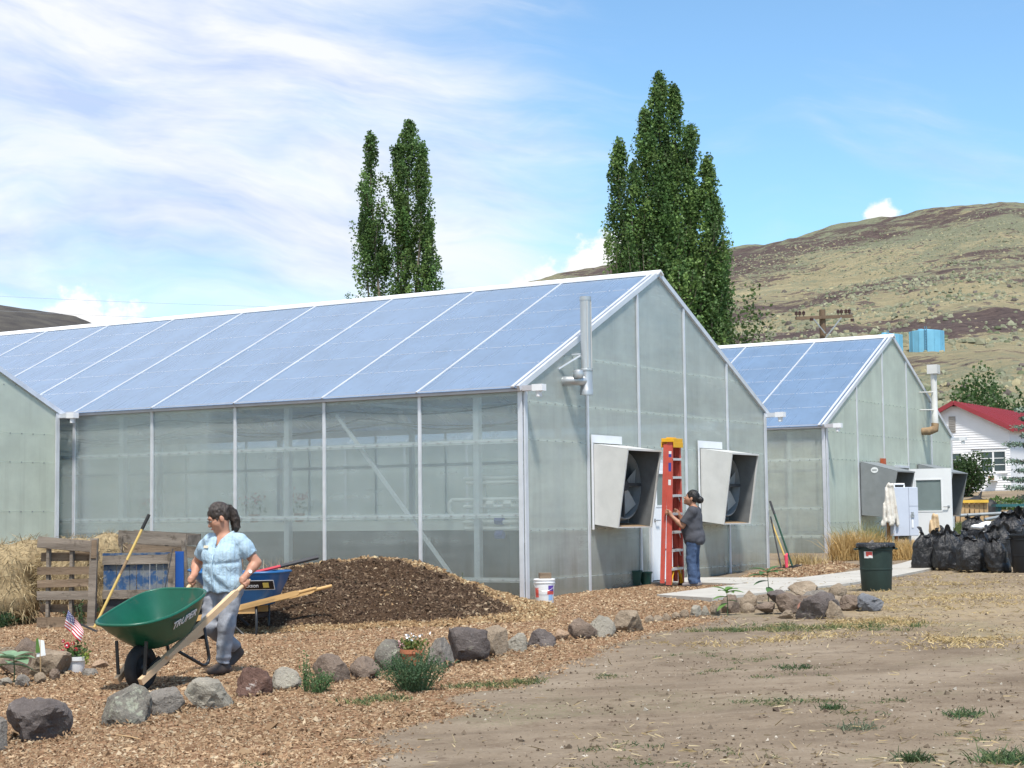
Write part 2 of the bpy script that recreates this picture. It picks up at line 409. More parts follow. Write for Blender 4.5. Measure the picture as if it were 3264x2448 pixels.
# ------------------------------------------------------------------ hills
def mat_hill():
    m, N = new_mat('hill')
    tc = N.n('ShaderNodeTexCoord'); v = tc.outputs['Object']
    at = N.n('ShaderNodeAttribute', attribute_name='Col'); sep = N.n('ShaderNodeSeparateColor', {0: at.outputs['Color']})
    n1 = N.noise(v, .035, 6, .65); n2 = N.noise(N.mapping(v, (.5, 1, 1)), .17, 7, .75); n3 = N.noise(N.mapping(v, (.7, 1, 1)), .75, 5, .75)
    grass = N.ramp(n2, [(.32, (.20, .185, .115)), (.5, (.295, .258, .160)), (.66, (.39, .335, .205))])
    sage_shade = N.ramp(n3, [(.35, (.135, .145, .095)), (.65, (.235, .24, .165))])
    rock = N.ramp(n3, [(.35, (.060, .046, .045)), (.65, (.135, .100, .090))])
    c = N.mix(N.sm(N.m('ADD', N.m('ADD', n3, sep.outputs[1]), N.m('MULTIPLY', N.m('SUBTRACT', n1, .5), .8)), .50, .64), grass, sage_shade)
    c = N.mix(N.sm(N.m('ADD', N.m('ADD', sep.outputs[0], N.m('MULTIPLY', N.m('SUBTRACT', n3, .5), .9)), N.m('MULTIPLY', N.m('SUBTRACT', n2, .5), 2.2)), .52, .74), c, rock)
    bp = N.n('ShaderNodeBump', {'Strength': 1.0, 'Distance': 1.2, 'Height': n3})
    p = N.n('ShaderNodeBsdfPrincipled', {'Base Color': c, 'Roughness': .95, 'Specular IOR Level': .1, 'Normal': bp.outputs[0]})
    N.n('ShaderNodeOutputMaterial', {'Surface': p.outputs[0]})
mat_hill()
FV = 5516.4/3264*2212
# skyline of the near hill: bearing (degrees) -> crest height in metres at 640 m
HB = np.array([-60, -30, -12, -5, -2.4, .8, 3.4, 7.2, 9.9, 12.2, 14.5, 15.9, 16.8, 22, 30, 45, 70])
HH = .945*np.array([8, 12, 40, 66, 84, 91, 96.5, 103, 108, 113, 117, 118.5, 117, 124, 120, 90, 40])
def hill_z(b, r):
    """b bearing in degrees, r distance"""
    H = np.interp(b, HB, HH); t = np.clip((r-85)/(640-85), 0, None)
    g = np.where(t < 1, .42*t+.58*t**1.75, 1-.10*(t-1)-.5*(t-1)**2)
    base = .02+.027*np.clip(r*np.sin(np.radians(b)), -40, 60)+.0088*np.clip(r, 0, 140)+.02*np.clip(r-34, 0, 110)
    return np.where(t <= 0, base-1.5, base-1.5+(H-base+3.0)*g)
def hill_rough(P):
    return vfbm(P, .012, 4, 3)*6+vfbm(P, .06, 4, 6)*2.2+vfbm(P, .3, 2, 12)*.5
def hill_point(bdeg, r):
    z = hill_z(bdeg, r); x = r*np.sin(np.radians(bdeg)); y = r*np.cos(np.radians(bdeg))
    P = np.c_[x, y, np.zeros_like(x)]
    return np.c_[x, y, z+hill_rough(P)*sstep(85, 200, r)]
def build_hill():
    b = np.concatenate([np.arange(-60, -8, 2.0), np.arange(-8, 24, .09), np.arange(24, 70.1, 2.0)])
    r = np.concatenate([np.arange(80, 200, 4.0), np.arange(200, 700, 3.4), np.arange(700, 1000, 30)])
    B, Rr = np.meshgrid(b, r); P = hill_point(B.ravel(), Rr.ravel())
    nb, nr = len(b), len(r); idx = np.arange(nb*nr).reshape(nr, nb)
    F = np.c_[idx[:-1, :-1].ravel(), idx[:-1, 1:].ravel(), idx[1:, 1:].ravel(), idx[1:, :-1].ravel()]
    # broken bands of dark rock running along the slope
    e = P[:, 2]+.05*P[:, 0]
    band = vfbm(np.c_[P[:, 0]*.010, P[:, 1]*.016, e*.05], 1.0, 5, 17)
    rock = .45+band*.9
    wob = vfbm(P*[1, 1, 0], .012, 3, 71)*5
    for (h0, w, k) in ((35, 3.0, .36), (19.5, 3.4, .46), (62, 4, .06), (85, 4, .06)):
        rock += k*np.exp(-(((P[:, 2]+wob-.05*(P[:, 0]-60)-h0)/w)**2))
    rock -= .05
    sage_shade = .16*sstep(55, 95, P[:, 2]+.25*(400-P[:, 1])*.1+8*band)  # more sage towards the crest, also painting in the cloud shadow there
    o = fast('hill', P, F, 'hill', col=np.c_[np.clip(rock, 0, 1), sage_shade, rock*0], smooth=True); o['kind'] = 'structure'
    # sagebrush and bunch grass on the slope: one mass
    n = 60000
    bb = rng.uniform(-3, 18.5, n); rr = 105+510*rng.random(n)**.62
    C = hill_point(bb, rr)
    wv = vfbm(C*[1, 1, 0], .012, 3, 71)*5; rk = sum(np.exp(-(((C[:, 2]+wv-.05*(C[:, 0]-60)-h0)/w)**2)) for h0, w in ((35, 3.0), (19.5, 3.4)))
    keep = (vfbm(C*[1, 1, 0], .05, 4, 41) > -.12+rng.normal(0, .15, n)) & (rng.random(n) > .75*rk)
    C = C[keep]; n = len(C); s = (.16+.52*rng.random(n)**2.2+.25*(rng.random(n) > .96))*np.where(C[:, 1] > 470, .7, 1)
    base = np.array([[math.cos(a), math.sin(a), 0] for a in np.arange(5)*2*math.pi/5])
    top = np.array([[.62*math.cos(a+.6), .62*math.sin(a+.6), .75] for a in np.arange(5)*2*math.pi/5])
    T = np.r_[base, top, [[0, 0, .95]]]; nv = len(T)
    f = []
    for i in range(5):
        j = (i+1) % 5; f += [(i, j, 5+i), (j, 5+j, 5+i), (5+i, 5+j, 10)]
    ang = rng.uniform(0, 6.28, n); jit = rng.uniform(.7, 1.3, (n, nv, 3))
    V = T[None]*jit*s[:, None, None]; ca, sa = np.cos(ang)[:, None], np.sin(ang)[:, None]
    V = np.stack([V[..., 0]*ca-V[..., 1]*sa, V[..., 0]*sa+V[..., 1]*ca, V[..., 2]], -1)+C[:, None, :]-np.array([0, 0, .15])
    F = (np.array(f)[None]+(np.arange(n)*nv)[:, None, None]).reshape(-1, 3)
    pal = np.array([(.16, .17, .115), (.20, .205, .14), (.235, .23, .155), (.125, .145, .085), (.29, .26, .16), (.105, .09, .08)])
    col = pal[rng.choice(6, n, p=[.27, .27, .18, .08, .10, .10])]*rng.uniform(.8, 1.2, (n, 1))
    o = fast('sagebrush', V.reshape(-1, 3), F, 'vcol_matte', col=np.repeat(col, nv, 0)); tag(o, 'grey green sagebrush scattered over the dry hillside', 'brush', kind='stuff')
def mat_vcol(name, rough=.9, trans=0., spec=.2, bump=0.):
    m, N = new_mat(name)
    at = N.n('ShaderNodeAttribute', attribute_name='Col')
    n = N.noise(N.n('ShaderNodeTexCoord').outputs['Object'], 30, 3, .6)
    c = N.mix(.5, at.outputs['Color'], N.mix(n, (.6, .6, .6), (1.4, 1.4, 1.4)), blend='MULTIPLY')
    p = N.n('ShaderNodeBsdfPrincipled', {'Base Color': c, 'Roughness': rough, 'Specular IOR Level': spec}); sh = p.outputs[0]
    if trans:
        tr = N.n('ShaderNodeBsdfTranslucent', {'Color': c}); sh = N.n('ShaderNodeMixShader', {0: trans, 1: sh, 2: tr.outputs[0]}).outputs[0]
    N.n('ShaderNodeOutputMaterial', {'Surface': sh})
mat_vcol('vcol_matte'); mat_vcol('vcol_leaf', .5, .45, .35); mat_vcol('vcol_straw', .8, .15, .2)
build_hill()
def build_far_hill():
    b = np.arange(-40, -8, .12); r = np.arange(900, 1700, 16.0)
    B, Rr = np.meshgrid(b, r); t = np.clip((Rr-900)/500, 0, 1.6)
    crest = np.interp(B, [-40, -30, -22, -17, -15.5, -14.2, -13.2, -12.4, -11], [120, 150, 178, 176, 172, 166, 155, 140, 90])
    z = crest*np.where(t < 1, t**.8, 1-(t-1)*.5)
    x = Rr*np.sin(np.radians(B)); y = Rr*np.cos(np.radians(B)); P = np.c_[x.ravel(), y.ravel(), z.ravel()]
    P[:, 2] += vfbm(P*[1, 1, 0], .01, 5, 2)*9*sstep(900, 1100, Rr.ravel())
    nb, nr = len(b), len(r); idx = np.arange(nb*nr).reshape(nr, nb)
    F = np.c_[idx[:-1, :-1].ravel(), idx[:-1, 1:].ravel(), idx[1:, 1:].ravel(), idx[1:, :-1].ravel()]
    o = fast('distant_hill', P, F, 'far_hill', smooth=True); o['kind'] = 'structure'
pm('far_hill', (.050, .042, .042), .95, .35, .06, .4, .3, c2=(.082, .074, .060))
build_far_hill()
# ------------------------------------------------------------------ greenhouses
def mat_poly(name, tint, opac, milk, gloss, rough=.18, streak=(.5, .5, 7), trs=.5, svar=.25):
    """twin-wall polycarbonate: part clear, part milky, with a sheen"""
    m, N = new_mat(name)
    tc = N.n('ShaderNodeTexCoord'); v = tc.outputs['Object']
    s = N.noise(N.mapping(v, streak), 1.0, 5, .6); s2 = N.noise(v, 1.3, 4, .6)
    fac = N.m('ADD', opac, N.m('MULTIPLY', N.m('ADD', N.m('SUBTRACT', s, .5), N.m('MULTIPLY', N.m('SUBTRACT', s2, .5), .6)), svar), clamp=True)
    mc = N.mix(N.sm(s2, .3, .7), tuple(x*.90 for x in milk), milk)
    rib = N.noise(N.mapping(v, (7, 7, .35)), 1.0, 4, .65); mc = N.mix(N.m('MULTIPLY', N.sm(rib, .48, .70), .30), mc, tuple(x*.66 for x in milk))
    zz = N.n('ShaderNodeSeparateXYZ', {0: v}).outputs[2]; gr = N.m('MULTIPLY', N.sm(N.m('ADD', zz, N.m('MULTIPLY', N.m('SUBTRACT', rib, .5), 1.1)), 1.05, .25), .55)
    mc = N.mix(gr, mc, (.30, .27, .19))
    df = N.n('ShaderNodeBsdfDiffuse', {'Color': mc}); tl = N.n('ShaderNodeBsdfTranslucent', {'Color': mc})
    mk = N.n('ShaderNodeMixShader', {0: trs, 1: df.outputs[0], 2: tl.outputs[0]})
    tp = N.n('ShaderNodeBsdfTransparent', {'Color': (*tint, 1)})
    b = N.n('ShaderNodeMixShader', {0: fac, 1: tp.outputs[0], 2: mk.outputs[0]})
    rn = N.m('ADD', rough, N.m('MULTIPLY', s, .12))
    gl = N.n('ShaderNodeBsdfGlossy', {'Color': (1, 1, 1, 1), 'Roughness': rn})
    fr = N.n('ShaderNodeFresnel', {'IOR': 1.5}); ff = N.m('MULTIPLY', fr.outputs[0], gloss, clamp=True)
    o = N.n('ShaderNodeMixShader', {0: ff, 1: b.outputs[0], 2: gl.outputs[0]})
    N.n('ShaderNodeOutputMaterial', {'Surface': o.outputs[0]})
mat_poly('poly_side', (.93, .96, .96), .25, (.80, .88, .87), .6, .16, (.25, .25, 5), .5, .22)
mat_poly('poly_gable', (.93, .96, .93), .40, (.88, .92, .87), .5, .2, (.35, .35, 2.2), .5, .30)
mat_poly('poly_old', (.88, .92, .88), .70, (.84, .90, .80), .35, .3, (.6, .6, 1.2), .45, .25)
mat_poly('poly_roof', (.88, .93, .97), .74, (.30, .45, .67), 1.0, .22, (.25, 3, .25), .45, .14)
pm('alu', (.66, .68, .72), .38, .10, 3, .0, metal=.35, spec=.5)
pm('alu_white', (.74, .75, .77), .45, .06, 3, spec=.5)
pm('alu_shade', (.50, .49, .51), .5, .10, 3, metal=.2)
pm('steel', (.52, .54, .56), .35, .18, 5, .05, 30, metal=.8)
pm('galv_pipe', (.46, .48, .49), .38, .15, 6, .05, 20, metal=.55, stretch=(1, 1, .2))
pm('galv', (.56, .56, .54), .5, .08, 4, .05, 20, metal=.0, alt=((.47, .46, .43), 2.0, .55, .8))
pm('galv_grey', (.30, .32, .33), .5, .12, 4, metal=.2)
pm('hood_grey', (.225, .24, .245), .5, .12, 4, metal=.1)
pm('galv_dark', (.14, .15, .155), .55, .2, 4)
pm('rust', (.28, .19, .11), .85, .35, 9, .3, 30)
pm('fan_dark', (.035, .038, .042), .5, .2, 5)
pm('white_door', (.80, .82, .84), .45, .03, 2, spec=.5)
pm('door_glass', (.20, .25, .25), .12, .1, 2, spec=.6)
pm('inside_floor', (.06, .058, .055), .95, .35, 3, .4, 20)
pm('bench_white', (.72, .73, .70), .6, .08, 2)
pm('pvc', (.80, .80, .78), .35, .04, 3)
pm('blue_plastic', (.02, .05, .30), .4, .1, 4)
pm('orange_metal', (.45, .10, .04), .6, .2, 4)
pm('screw', (.10, .10, .11), .5, .1, 5)
pm('sticker_white', (.75, .76, .76), .5, .05, 5)

GH_ROT = math.atan2(.851, .526)
def clip_poly(poly, f):
    """keep the part of a 2-D polygon where f(p) >= 0 (f linear)"""
    out = []
    for i, p in enumerate(poly):
        q = poly[(i+1) % len(poly)]; a, b = f(p), f(q)
        if a >= 0: out.append(p)
        if (a >= 0) != (b >= 0):
            t = a/(a-b); out.append((p[0]+(q[0]-p[0])*t, p[1]+(q[1]-p[1])*t))
    return out
def greenhouse(name, u0, v0, W, L, eave, ridge, base, label, bays, gposts, sgirts, ggirts, pside, pgable, proof, hole=None, skip_side=None, opening=None):
    """u0,v0 corner in the common frame; local x along the gable, y along the side wall"""
    X0, Y0 = .1633, 26.239
    wx = X0+u0*.526-v0*.851; wy = Y0+u0*.851+v0*.526
    root = empty(name, (wx, wy, 0), GH_ROT, label, 'greenhouse', 'greenhouses with polycarbonate panels')
    half = W/2; sl = (ridge-eave)/half; ang = math.atan2(ridge-eave, half)
    def zr(u): return eave+sl*(u if u <= half else W-u)
    th = .012
    # roof panels, bars, purlins
    edges = [0]+[b for b in bays if 0 < b < L]+[L]
    nrm = {0: Vector((-math.sin(ang), 0, math.cos(ang))), 1: Vector((math.sin(ang), 0, math.cos(ang)))}
    for sgn in (0, 1):
        def P(t, v, off):     # t 0 at eave .. 1 at ridge
            u = half*t if sgn == 0 else W-half*t
            return Vector((u, v, eave+(ridge-eave)*t))+nrm[sgn]*off
        for a, b in zip(edges[:-1], edges[1:]):
            m = MB(); t0 = -.03; g = .012
            c = [P(t0, a+g, 0), P(.995, a+g, 0), P(.995, b-g, 0), P(t0, b-g, 0)]
            d = [P(t0, a+g, th), P(.995, a+g, th), P(.995, b-g, th), P(t0, b-g, th)]
            m.add(c+d, [(0, 3, 2, 1), (4, 5, 6, 7), (0, 1, 5, 4), (1, 2, 6, 5), (2, 3, 7, 6), (3, 0, 4, 7)])
            make('roof_panel', m, proof, root)
        for b in edges[1:-1]:
            m = MB(); m.beam(P(-.03, b, .024), P(.99, b, .024), .032, .018, nrm[sgn]); make('glazing_bar', m, 'alu', root)
        for e in (0, L):
            m = MB(); s = -1 if e == 0 else 1
            m.beam(P(-.035, e+s*.02, .01), P(1.0, e+s*.02, .01), .05, .085, nrm[sgn])
            m.beam(P(-.035, e-s*.085, .035), P(.985, e-s*.085, .035), .055, .022, nrm[sgn]); make('rake_trim', m, 'alu', root)
        for k in range(1, 6):
            t = k/6.0+.01
            m = MB(); m.beam(P(t, .05, -.035), P(t, L-.05, -.035), .05, .05, nrm[sgn]); make('purlin', m, 'alu_white', root)
            m = MB(); v = .2
            while v < L-.1:
                m.beam(P(t, v+.06, .0145), P(t, v+.30, .0145), .008, .004, nrm[sgn]); v += .36
            o = make('seam_row', m, 'alu', root); o['kind'] = 'stuff'
            m = MB(); v = .2
            while v < L-.1:
                m.box(P(t, v, .017), (.018, .022, .008), (0, -ang if sgn == 0 else ang, 0)); v += .36
            o = make('screw_row', m, 'alu', root); o['kind'] = 'stuff'
    m = MB(); m.prism([(half-.10, ridge-.035), (half, ridge+.035), (half+.10, ridge-.035), (half+.10, ridge-.06), (half, ridge+.0), (half-.10, ridge-.06)], L+.16, Matrix.Translation((0, L/2, 0)))
    m.v = [(x, y, z+.035) for x, y, z in m.v]; make('ridge_cap', m, 'alu_white', root)
    # gutters with end caps
    for s, uu in ((-1, 0), (1, W)):
        m = MB(); m.b2((uu+s*.0+(-.10 if s < 0 else -.02), -.22, eave-.105), (uu+(.02 if s < 0 else .10), L+.2, eave-.025)); make('gutter', m, 'alu_shade' if s < 0 else 'alu', root)
        m = MB(); c = uu+s*.04
        m.b2((c-.065, -.40, eave-.115), (c+.065, -.221, eave-.015)); m.cyl((c, -.31, eave-.115), (c, -.31, eave-.20), .045, n=12); make('gutter_outlet', m, 'alu_white', root)
    # side walls
    for side, uu in ((0, 0), (1, W)):
        s = -1 if side == 0 else 1
        zs = [base-.12]+list(sgirts)+[eave-.09]
        vs = [0]+[k for k in skip_side if 0 < k < L]+[L]
        for a, b in zip(vs[:-1], vs[1:]):
            for z0, z1 in zip(zs[:-1], zs[1:]):
                m = MB(); m.b2((uu-.006, a+.02, z0+.004), (uu+.006, b-.02, z1-.004)); make('wall_panel', m, pside, root)
        for k, v in enumerate(vs):
            m = MB(); w = .055 if 0 < k < len(vs)-1 else .075
            vv = min(max(v, w/2), L-w/2)
            m.b2((uu+s*.008, vv-w/2, base-.15), (uu+s*.034, vv+w/2, eave-.03)); make('post', m, 'alu', root)
        for z in sgirts:
            m = MB(); m.b2((uu-s*.008, .04, z-.035), (uu-s*.05, L-.04, z+.035)); make('girt', m, 'alu_white', root)
            m = MB(); v = .15
            while v < L-.1: m.box((uu+s*.010, v, z), (.008, .022, .022)); v += .235
            o = make('screw_row', m, 'galv_grey', root); o['kind'] = 'stuff'
        m = MB(); m.b2((uu-s*.01, .05, eave-.16), (uu-s*.07, L-.05, eave-.03)); make('eave_beam', m, 'alu_white', root)
        for v in np.arange(.9, L, 3.75):
            m = MB(); m.b2((uu-s*.06, v-.05, base-.2), (uu-s*.16, v+.05, eave-.08)); make('frame_column', m, 'alu', root)
            m = MB(); m.beam((uu-s*.11, v, eave-.12), (half, v, ridge-.16), .08, .10); make('rafter', m, 'alu', root)
    # cross ties
    for v in np.arange(.9, L, 3.75):
        m = MB(); m.beam((.12, v, eave+.02), (W-.12, v, eave+.02), .06, .06); make('tie_beam', m, 'alu', root)
    # gables (front v=0 and back v=L)
    cols = [0]+list(gposts)+[W]; rows = [base-.12]+list(ggirts)+[ridge]
    for gi, vv in enumerate((0, L)):
        s = -1 if gi == 0 else 1
        for a, b in zip(cols[:-1], cols[1:]):
            for z0, z1 in zip(rows[:-1], rows[1:]):
                poly = [(a+.01, z0+.003), (b-.01, z0+.003), (b-.01, z1-.003), (a+.01, z1-.003)]
                poly = clip_poly(poly, lambda p: eave+sl*p[0]-p[1]-.03); poly = clip_poly(poly, lambda p: eave+sl*(W-p[0])-p[1]-.03)
                parts = [poly]
                if gi == 0 and opening:
                    o0, o1, zt = opening
                    if a < o1 and b > o0 and z0 < zt:
                        parts = [clip_poly(poly, lambda p: o0-p[0]), clip_poly(poly, lambda p: p[0]-o1),
                                 clip_poly(clip_poly(clip_poly(poly, lambda p: p[0]-o0), lambda p: o1-p[0]), lambda p: p[1]-zt)]
                for q in parts:
                    if len(q) < 3: continue
                    if max(p[0] for p in q)-min(p[0] for p in q) < .03: continue
                    m = MB(); m.prism(q, .012, Matrix.Translation((0, vv, 0))); make('gable_panel', m, pgable, root)
        for u in cols:
            uu = min(max(u, .04), W-.04); w = .05 if 0 < u < W else .08
            zb = base-.15
            if gi == 0 and opening and opening[0]-.04 < u < opening[1]+.04: zb = opening[2]+.02
            m = MB(); m.b2((uu-w/2, vv+s*.008, zb), (uu+w/2, vv+s*.034, zr(uu)-.04)); make('gable_post', m, 'alu', root)
        for z in ggirts:
            m = MB()
            ins = max(0, (z-eave)/sl)+.06
            runs = [(ins, W-ins)]
            if gi == 0 and opening and z < opening[2]: runs = [(ins, opening[0]-.02), (opening[1]+.02, W-ins)]
            for r0, r1 in runs: m.b2((r0, vv-s*.008, z-.03), (r1, vv-s*.045, z+.03))
            make('gable_girt', m, 'alu_white', root)
            m = MB()
            for r0, r1 in runs:
                u = r0+.12
                while u < r1-.05: m.box((u, vv+s*.010, z), (.020, .008, .020)); u += .26
            o = make('screw_row', m, 'galv_grey', root); o['kind'] = 'stuff'
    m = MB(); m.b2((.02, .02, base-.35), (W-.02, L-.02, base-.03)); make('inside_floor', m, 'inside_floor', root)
    return root

def fan_hood(root, u0, u1, z0, z1, vt, vb, mside, v0=0., badge=False, drop=.10):
    """sheet metal hood round an exhaust fan, deeper at the top"""
    t = .012; zt2 = z1-drop; w0 = v0-.05
    m = MB()
    def plate(pts, nv):
        nv = Vector(nv)*t; n = len(pts); a = [Vector(p) for p in pts]; b = [p+nv for p in a]
        m.add(a+b, [tuple(range(n))[::-1], tuple(range(n, 2*n))]+[(i, (i+1) % n, (i+1) % n+n, i+n) for i in range(n)])
    plate([(u0, w0, z0+.04), (u0, w0, z1), (u0, v0+vt, zt2), (u0, v0+vb, z0-.02)], (1, 0, 0))
    plate([(u1, w0, z0+.04), (u1, w0, z1), (u1, v0+vt, zt2), (u1, v0+vb, z0-.02)], (-1, 0, 0))
    plate([(u0, w0, z1), (u1, w0, z1), (u1, v0+vt-.015, zt2), (u0, v0+vt-.015, zt2)], (0, 0, .6))
    h = make('fan_hood', m, mside, root)
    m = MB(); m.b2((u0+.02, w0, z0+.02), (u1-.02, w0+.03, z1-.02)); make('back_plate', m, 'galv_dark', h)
    m = MB()
    m.add([(u0+.012, w0-.001, z0+.045), (u1-.012, w0-.001, z0+.045), (u1-.012, v0+vb+.01, z0-.015), (u0+.012, v0+vb+.01, z0-.015),
           (u0+.012, w0-.001, z0+.055), (u1-.012, w0-.001, z0+.055), (u1-.012, v0+vb+.01, z0-.005), (u0+.012, v0+vb+.01, z0-.005)],
          [(0, 3, 2, 1), (4, 5, 6, 7), (0, 1, 5, 4), (1, 2, 6, 5), (2, 3, 7, 6), (3, 0, 4, 7)])
    make('bottom_tray', m, 'rust', h)
    cu, cz, r = (u0+u1)/2, (z0+z1)/2, min(u1-u0, z1-z0)/2-.05
    m = MB(); n = 28
    prof = [(r, -.0), (r, .14), (r+.02, .14), (r+.045, .0)]
    m.lathe(prof, n, (cu, w0-.12, cz), (R(90), 0, 0)); make('fan_ring', m, 'galv_dark', h, smooth=True)
    for k in range(5):
        a0 = k*2*math.pi/5+.3; m = MB(); vs = []
        for i in range(5):
            rr = .08+(r-.12)*i/4; wd = .10+.14*i/4
            for sg in (-1, 1):
                aa = a0+sg*wd/max(rr, .2)*.6
                vs.append((cu+rr*math.cos(aa), w0-.20-.035*sg, cz+rr*math.sin(aa)))
        fs = [(2*i, 2*i+1, 2*i+3, 2*i+2) for i in range(4)]
        m.add(vs, fs); m.add([(x, y-.004, z) for x, y, z in vs], [tuple(reversed(f)) for f in fs])
        make('fan_blade', m, ('steel' if k % 2 else 'galv_grey'), h)
    m = MB(); m.cyl((cu, w0-.02, cz), (cu, w0-.28, cz), .085, n=14); m.box((cu, w0-.27, cz+.02), (r*1.9, .03, .05)); m.box((cu-.08, w0-.26, cz), (.04, .03, r*1.9)); make('motor', m, 'fan_dark', h)
    m = MB()
    for k in range(9): m.box((cu, w0+.036, cz-r+.1+k*(2*r-.2)/8), (2*r, .012, .10), (R(35), 0, 0))
    make('shutter', m, 'galv_grey', h)
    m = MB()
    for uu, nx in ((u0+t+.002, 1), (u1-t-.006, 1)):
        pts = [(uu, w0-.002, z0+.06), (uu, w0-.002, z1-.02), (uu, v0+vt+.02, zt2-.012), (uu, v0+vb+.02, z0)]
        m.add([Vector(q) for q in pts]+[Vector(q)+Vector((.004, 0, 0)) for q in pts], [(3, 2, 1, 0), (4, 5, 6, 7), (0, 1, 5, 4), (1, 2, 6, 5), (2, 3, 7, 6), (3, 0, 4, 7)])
    make('soot_shade_liner', m, 'galv_dark', h)['kind'] = 'stuff'  # dark plates: soot and the hood's inner shade, both put into the colour
    # hemmed rim with rivets
    m = MB(); f0, f1 = v0+vt, v0+vb
    m.beam((u0, f0-.004, zt2), (u1, f0-.004, zt2), .03, .03); m.beam((u0+.006, f0, zt2), (u0+.006, f1, z0-.02), .02, .03, (1, 0, 0)); m.beam((u1-.006, f0, zt2), (u1-.006, f1, z0-.02), .02, .03, (1, 0, 0)); m.beam((u0, f1, z0-.012), (u1, f1, z0-.012), .02, .02)
    make('rim', m, mside, h)
    if badge:
        m = MB(); m.lathe([(0, 0), (.085, 0), (.085, .006), (0, .006)], 24, (0, 0, 0), (0, R(-90), 0))
        o = make('badge', m, 'sticker_white', h, loc=(u0-.001, v0+vt*.42, z1-.20)); o.scale = (1, 1, .8)
        m = MB(); m.b2((-.003, -.055, -.016), (-.0075, .055, .016)); make('badge_band', m, 'galv_grey', h, loc=(u0-.001, v0+vt*.42, z1-.20))
    return h

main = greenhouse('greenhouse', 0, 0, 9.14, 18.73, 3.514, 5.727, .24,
    'long near greenhouse with blue grey roof and two bright fan hoods', [1.87+1.873*k for k in range(9)],
    [1.97, 3.76, 5.55, 7.34], [.55, 1.53, 2.667], [.55, 1.30, 2.68, 3.262, 4.035], 'poly_side', 'poly_gable', 'poly_roof',
    skip_side=[1.896*k for k in range(1, 10)], opening=(4.10, 5.10, 2.47))
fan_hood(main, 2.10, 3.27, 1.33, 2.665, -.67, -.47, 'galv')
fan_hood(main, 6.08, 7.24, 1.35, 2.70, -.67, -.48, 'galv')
def hood_flashing(root, u0, u1, z, v):
    m = MB(); m.b2((u0-.06, v-.05, z), (u1+.02, v-.036, z+.13)); m.b2((u0-.06, v-.05, z-1.4), (u0-.01, v-.036, z-.001)); make('fan_frame', m, 'alu_white', root)
hood_flashing(main, 2.10, 3.05, 2.69, 0); hood_flashing(main, 6.06, 7.0, 2.72, 0)

def swing_door(root, u0, u1, z0, z1, v, angle, win, name='door', handle_side=1):
    """white door with an upper window, hung at u0, swung by angle"""
    w = u1-u0
    m = MB(); m.cur = 0; ww = .13
    # stiles and rails round the window, panel below
    w0, w1, a0, a1 = win
    m.b2((0, -.022, z0), (w, .022, a0)); m.b2((0, -.022, a1), (w, .022, z1)); m.b2((0, -.022, a0+.0005), (w0, .022, a1-.0005)); m.b2((w1, -.022, a0+.0005), (w, .022, a1-.0005))
    d = make(name, m, 'white_door', root, loc=(u0, v, 0), rot=(0, 0, angle))
    m = MB(); m.b2((w0+.001, -.008, a0+.001), (w1-.001, .008, a1-.001)); make('pane', m, 'door_glass', d)
    m = MB()
    for y in (-.026, .026):
        m.b2((w0-.03, y-.004, a0-.03), (w1+.03, y+.004, a0)); m.b2((w0-.03, y-.004, a1), (w1+.03, y+.004, a1+.03)); m.b2((w0-.03, y-.004, a0+.0005), (w0, y+.004, a1-.0005)); m.b2((w1, y-.004, a0+.0005), (w1+.03, y+.004, a1-.0005))
    make('window_trim', m, 'white_door', d)
    m = MB(); hx = w-.08 if handle_side > 0 else .08
    for y in (-1, 1):
        m.cyl((hx, y*.022, z0+1.02), (hx, y*.07, z0+1.02), .014, n=8); m.cyl((hx, y*.065, z0+1.02), (hx-handle_side*.12, y*.065, z0+1.02), .010, n=8)
    m.box((hx, 0, z0+1.02), (.06, .050, .06)); make('handle', m, 'steel', d)
    return d
swing_door(main, 4.14, 5.06, .40, 2.42, -.03, 0, (.16, .76, 1.68, 2.22), handle_side=-1)
m = MB(); m.b2((4.085, -.04, .25), (4.135, .03, 2.47)); m.b2((5.065, -.04, .25), (5.115, .03, 2.47)); m.b2((4.136, -.04, 2.425), (5.064, .03, 2.47)); make('door_frame', m, 'alu', main)
# flue of the heater on the gable
def flue_main():
    x, y = 1.50, -.27
    m = MB(); m.lathe([(.105, 3.42), (.105, 3.50), (.098, 3.51), (.098, 3.80), (.108, 3.805), (.108, 3.83), (.085, 3.84), (.085, 4.93), (.092, 4.93), (.092, 4.99), (.078, 4.99), (.078, 4.6)], 18, (x, y, 0)); f = make('flue', m, 'galv_pipe', main, smooth='auto')
    m = MB(); m.tube([(x-.02, y, 3.64), (x-.18, y+.05, 3.64), (x-.26, y+.20, 3.64), (x-.26, .05, 3.64)], .075, 12); m.lathe([(.0, 0), (.07, .02), (.09, .08), (.07, .14), (0, .16)], 12, (x-.22, y+.02, 3.66)); make('elbow', m, 'galv_pipe', f, smooth='auto')
    m = MB(); m.beam((x-.05, y+.08, 4.05), (x-.42, .0, 3.82), .03, .02); m.beam((x, y+.09, 4.08), (x, -.01, 4.08), .03, .02); make('bracket', m, 'alu', f)
    m = MB(); m.beam((x-.065, y-.07, 3.85), (x-.065, y-.07, 4.92), .012, .012); m.beam((x+.03, y-.085, 3.85), (x+.03, y-.085, 4.92), .010, .010); make('seam', m, 'galv', f)
flue_main()
# inside: diagonal brace and wall braces
m = MB(); m.beam((.09, 3.62, 3.20), (.09, 1.12, .30), .05, .05); make('brace', m, 'alu_white', main)

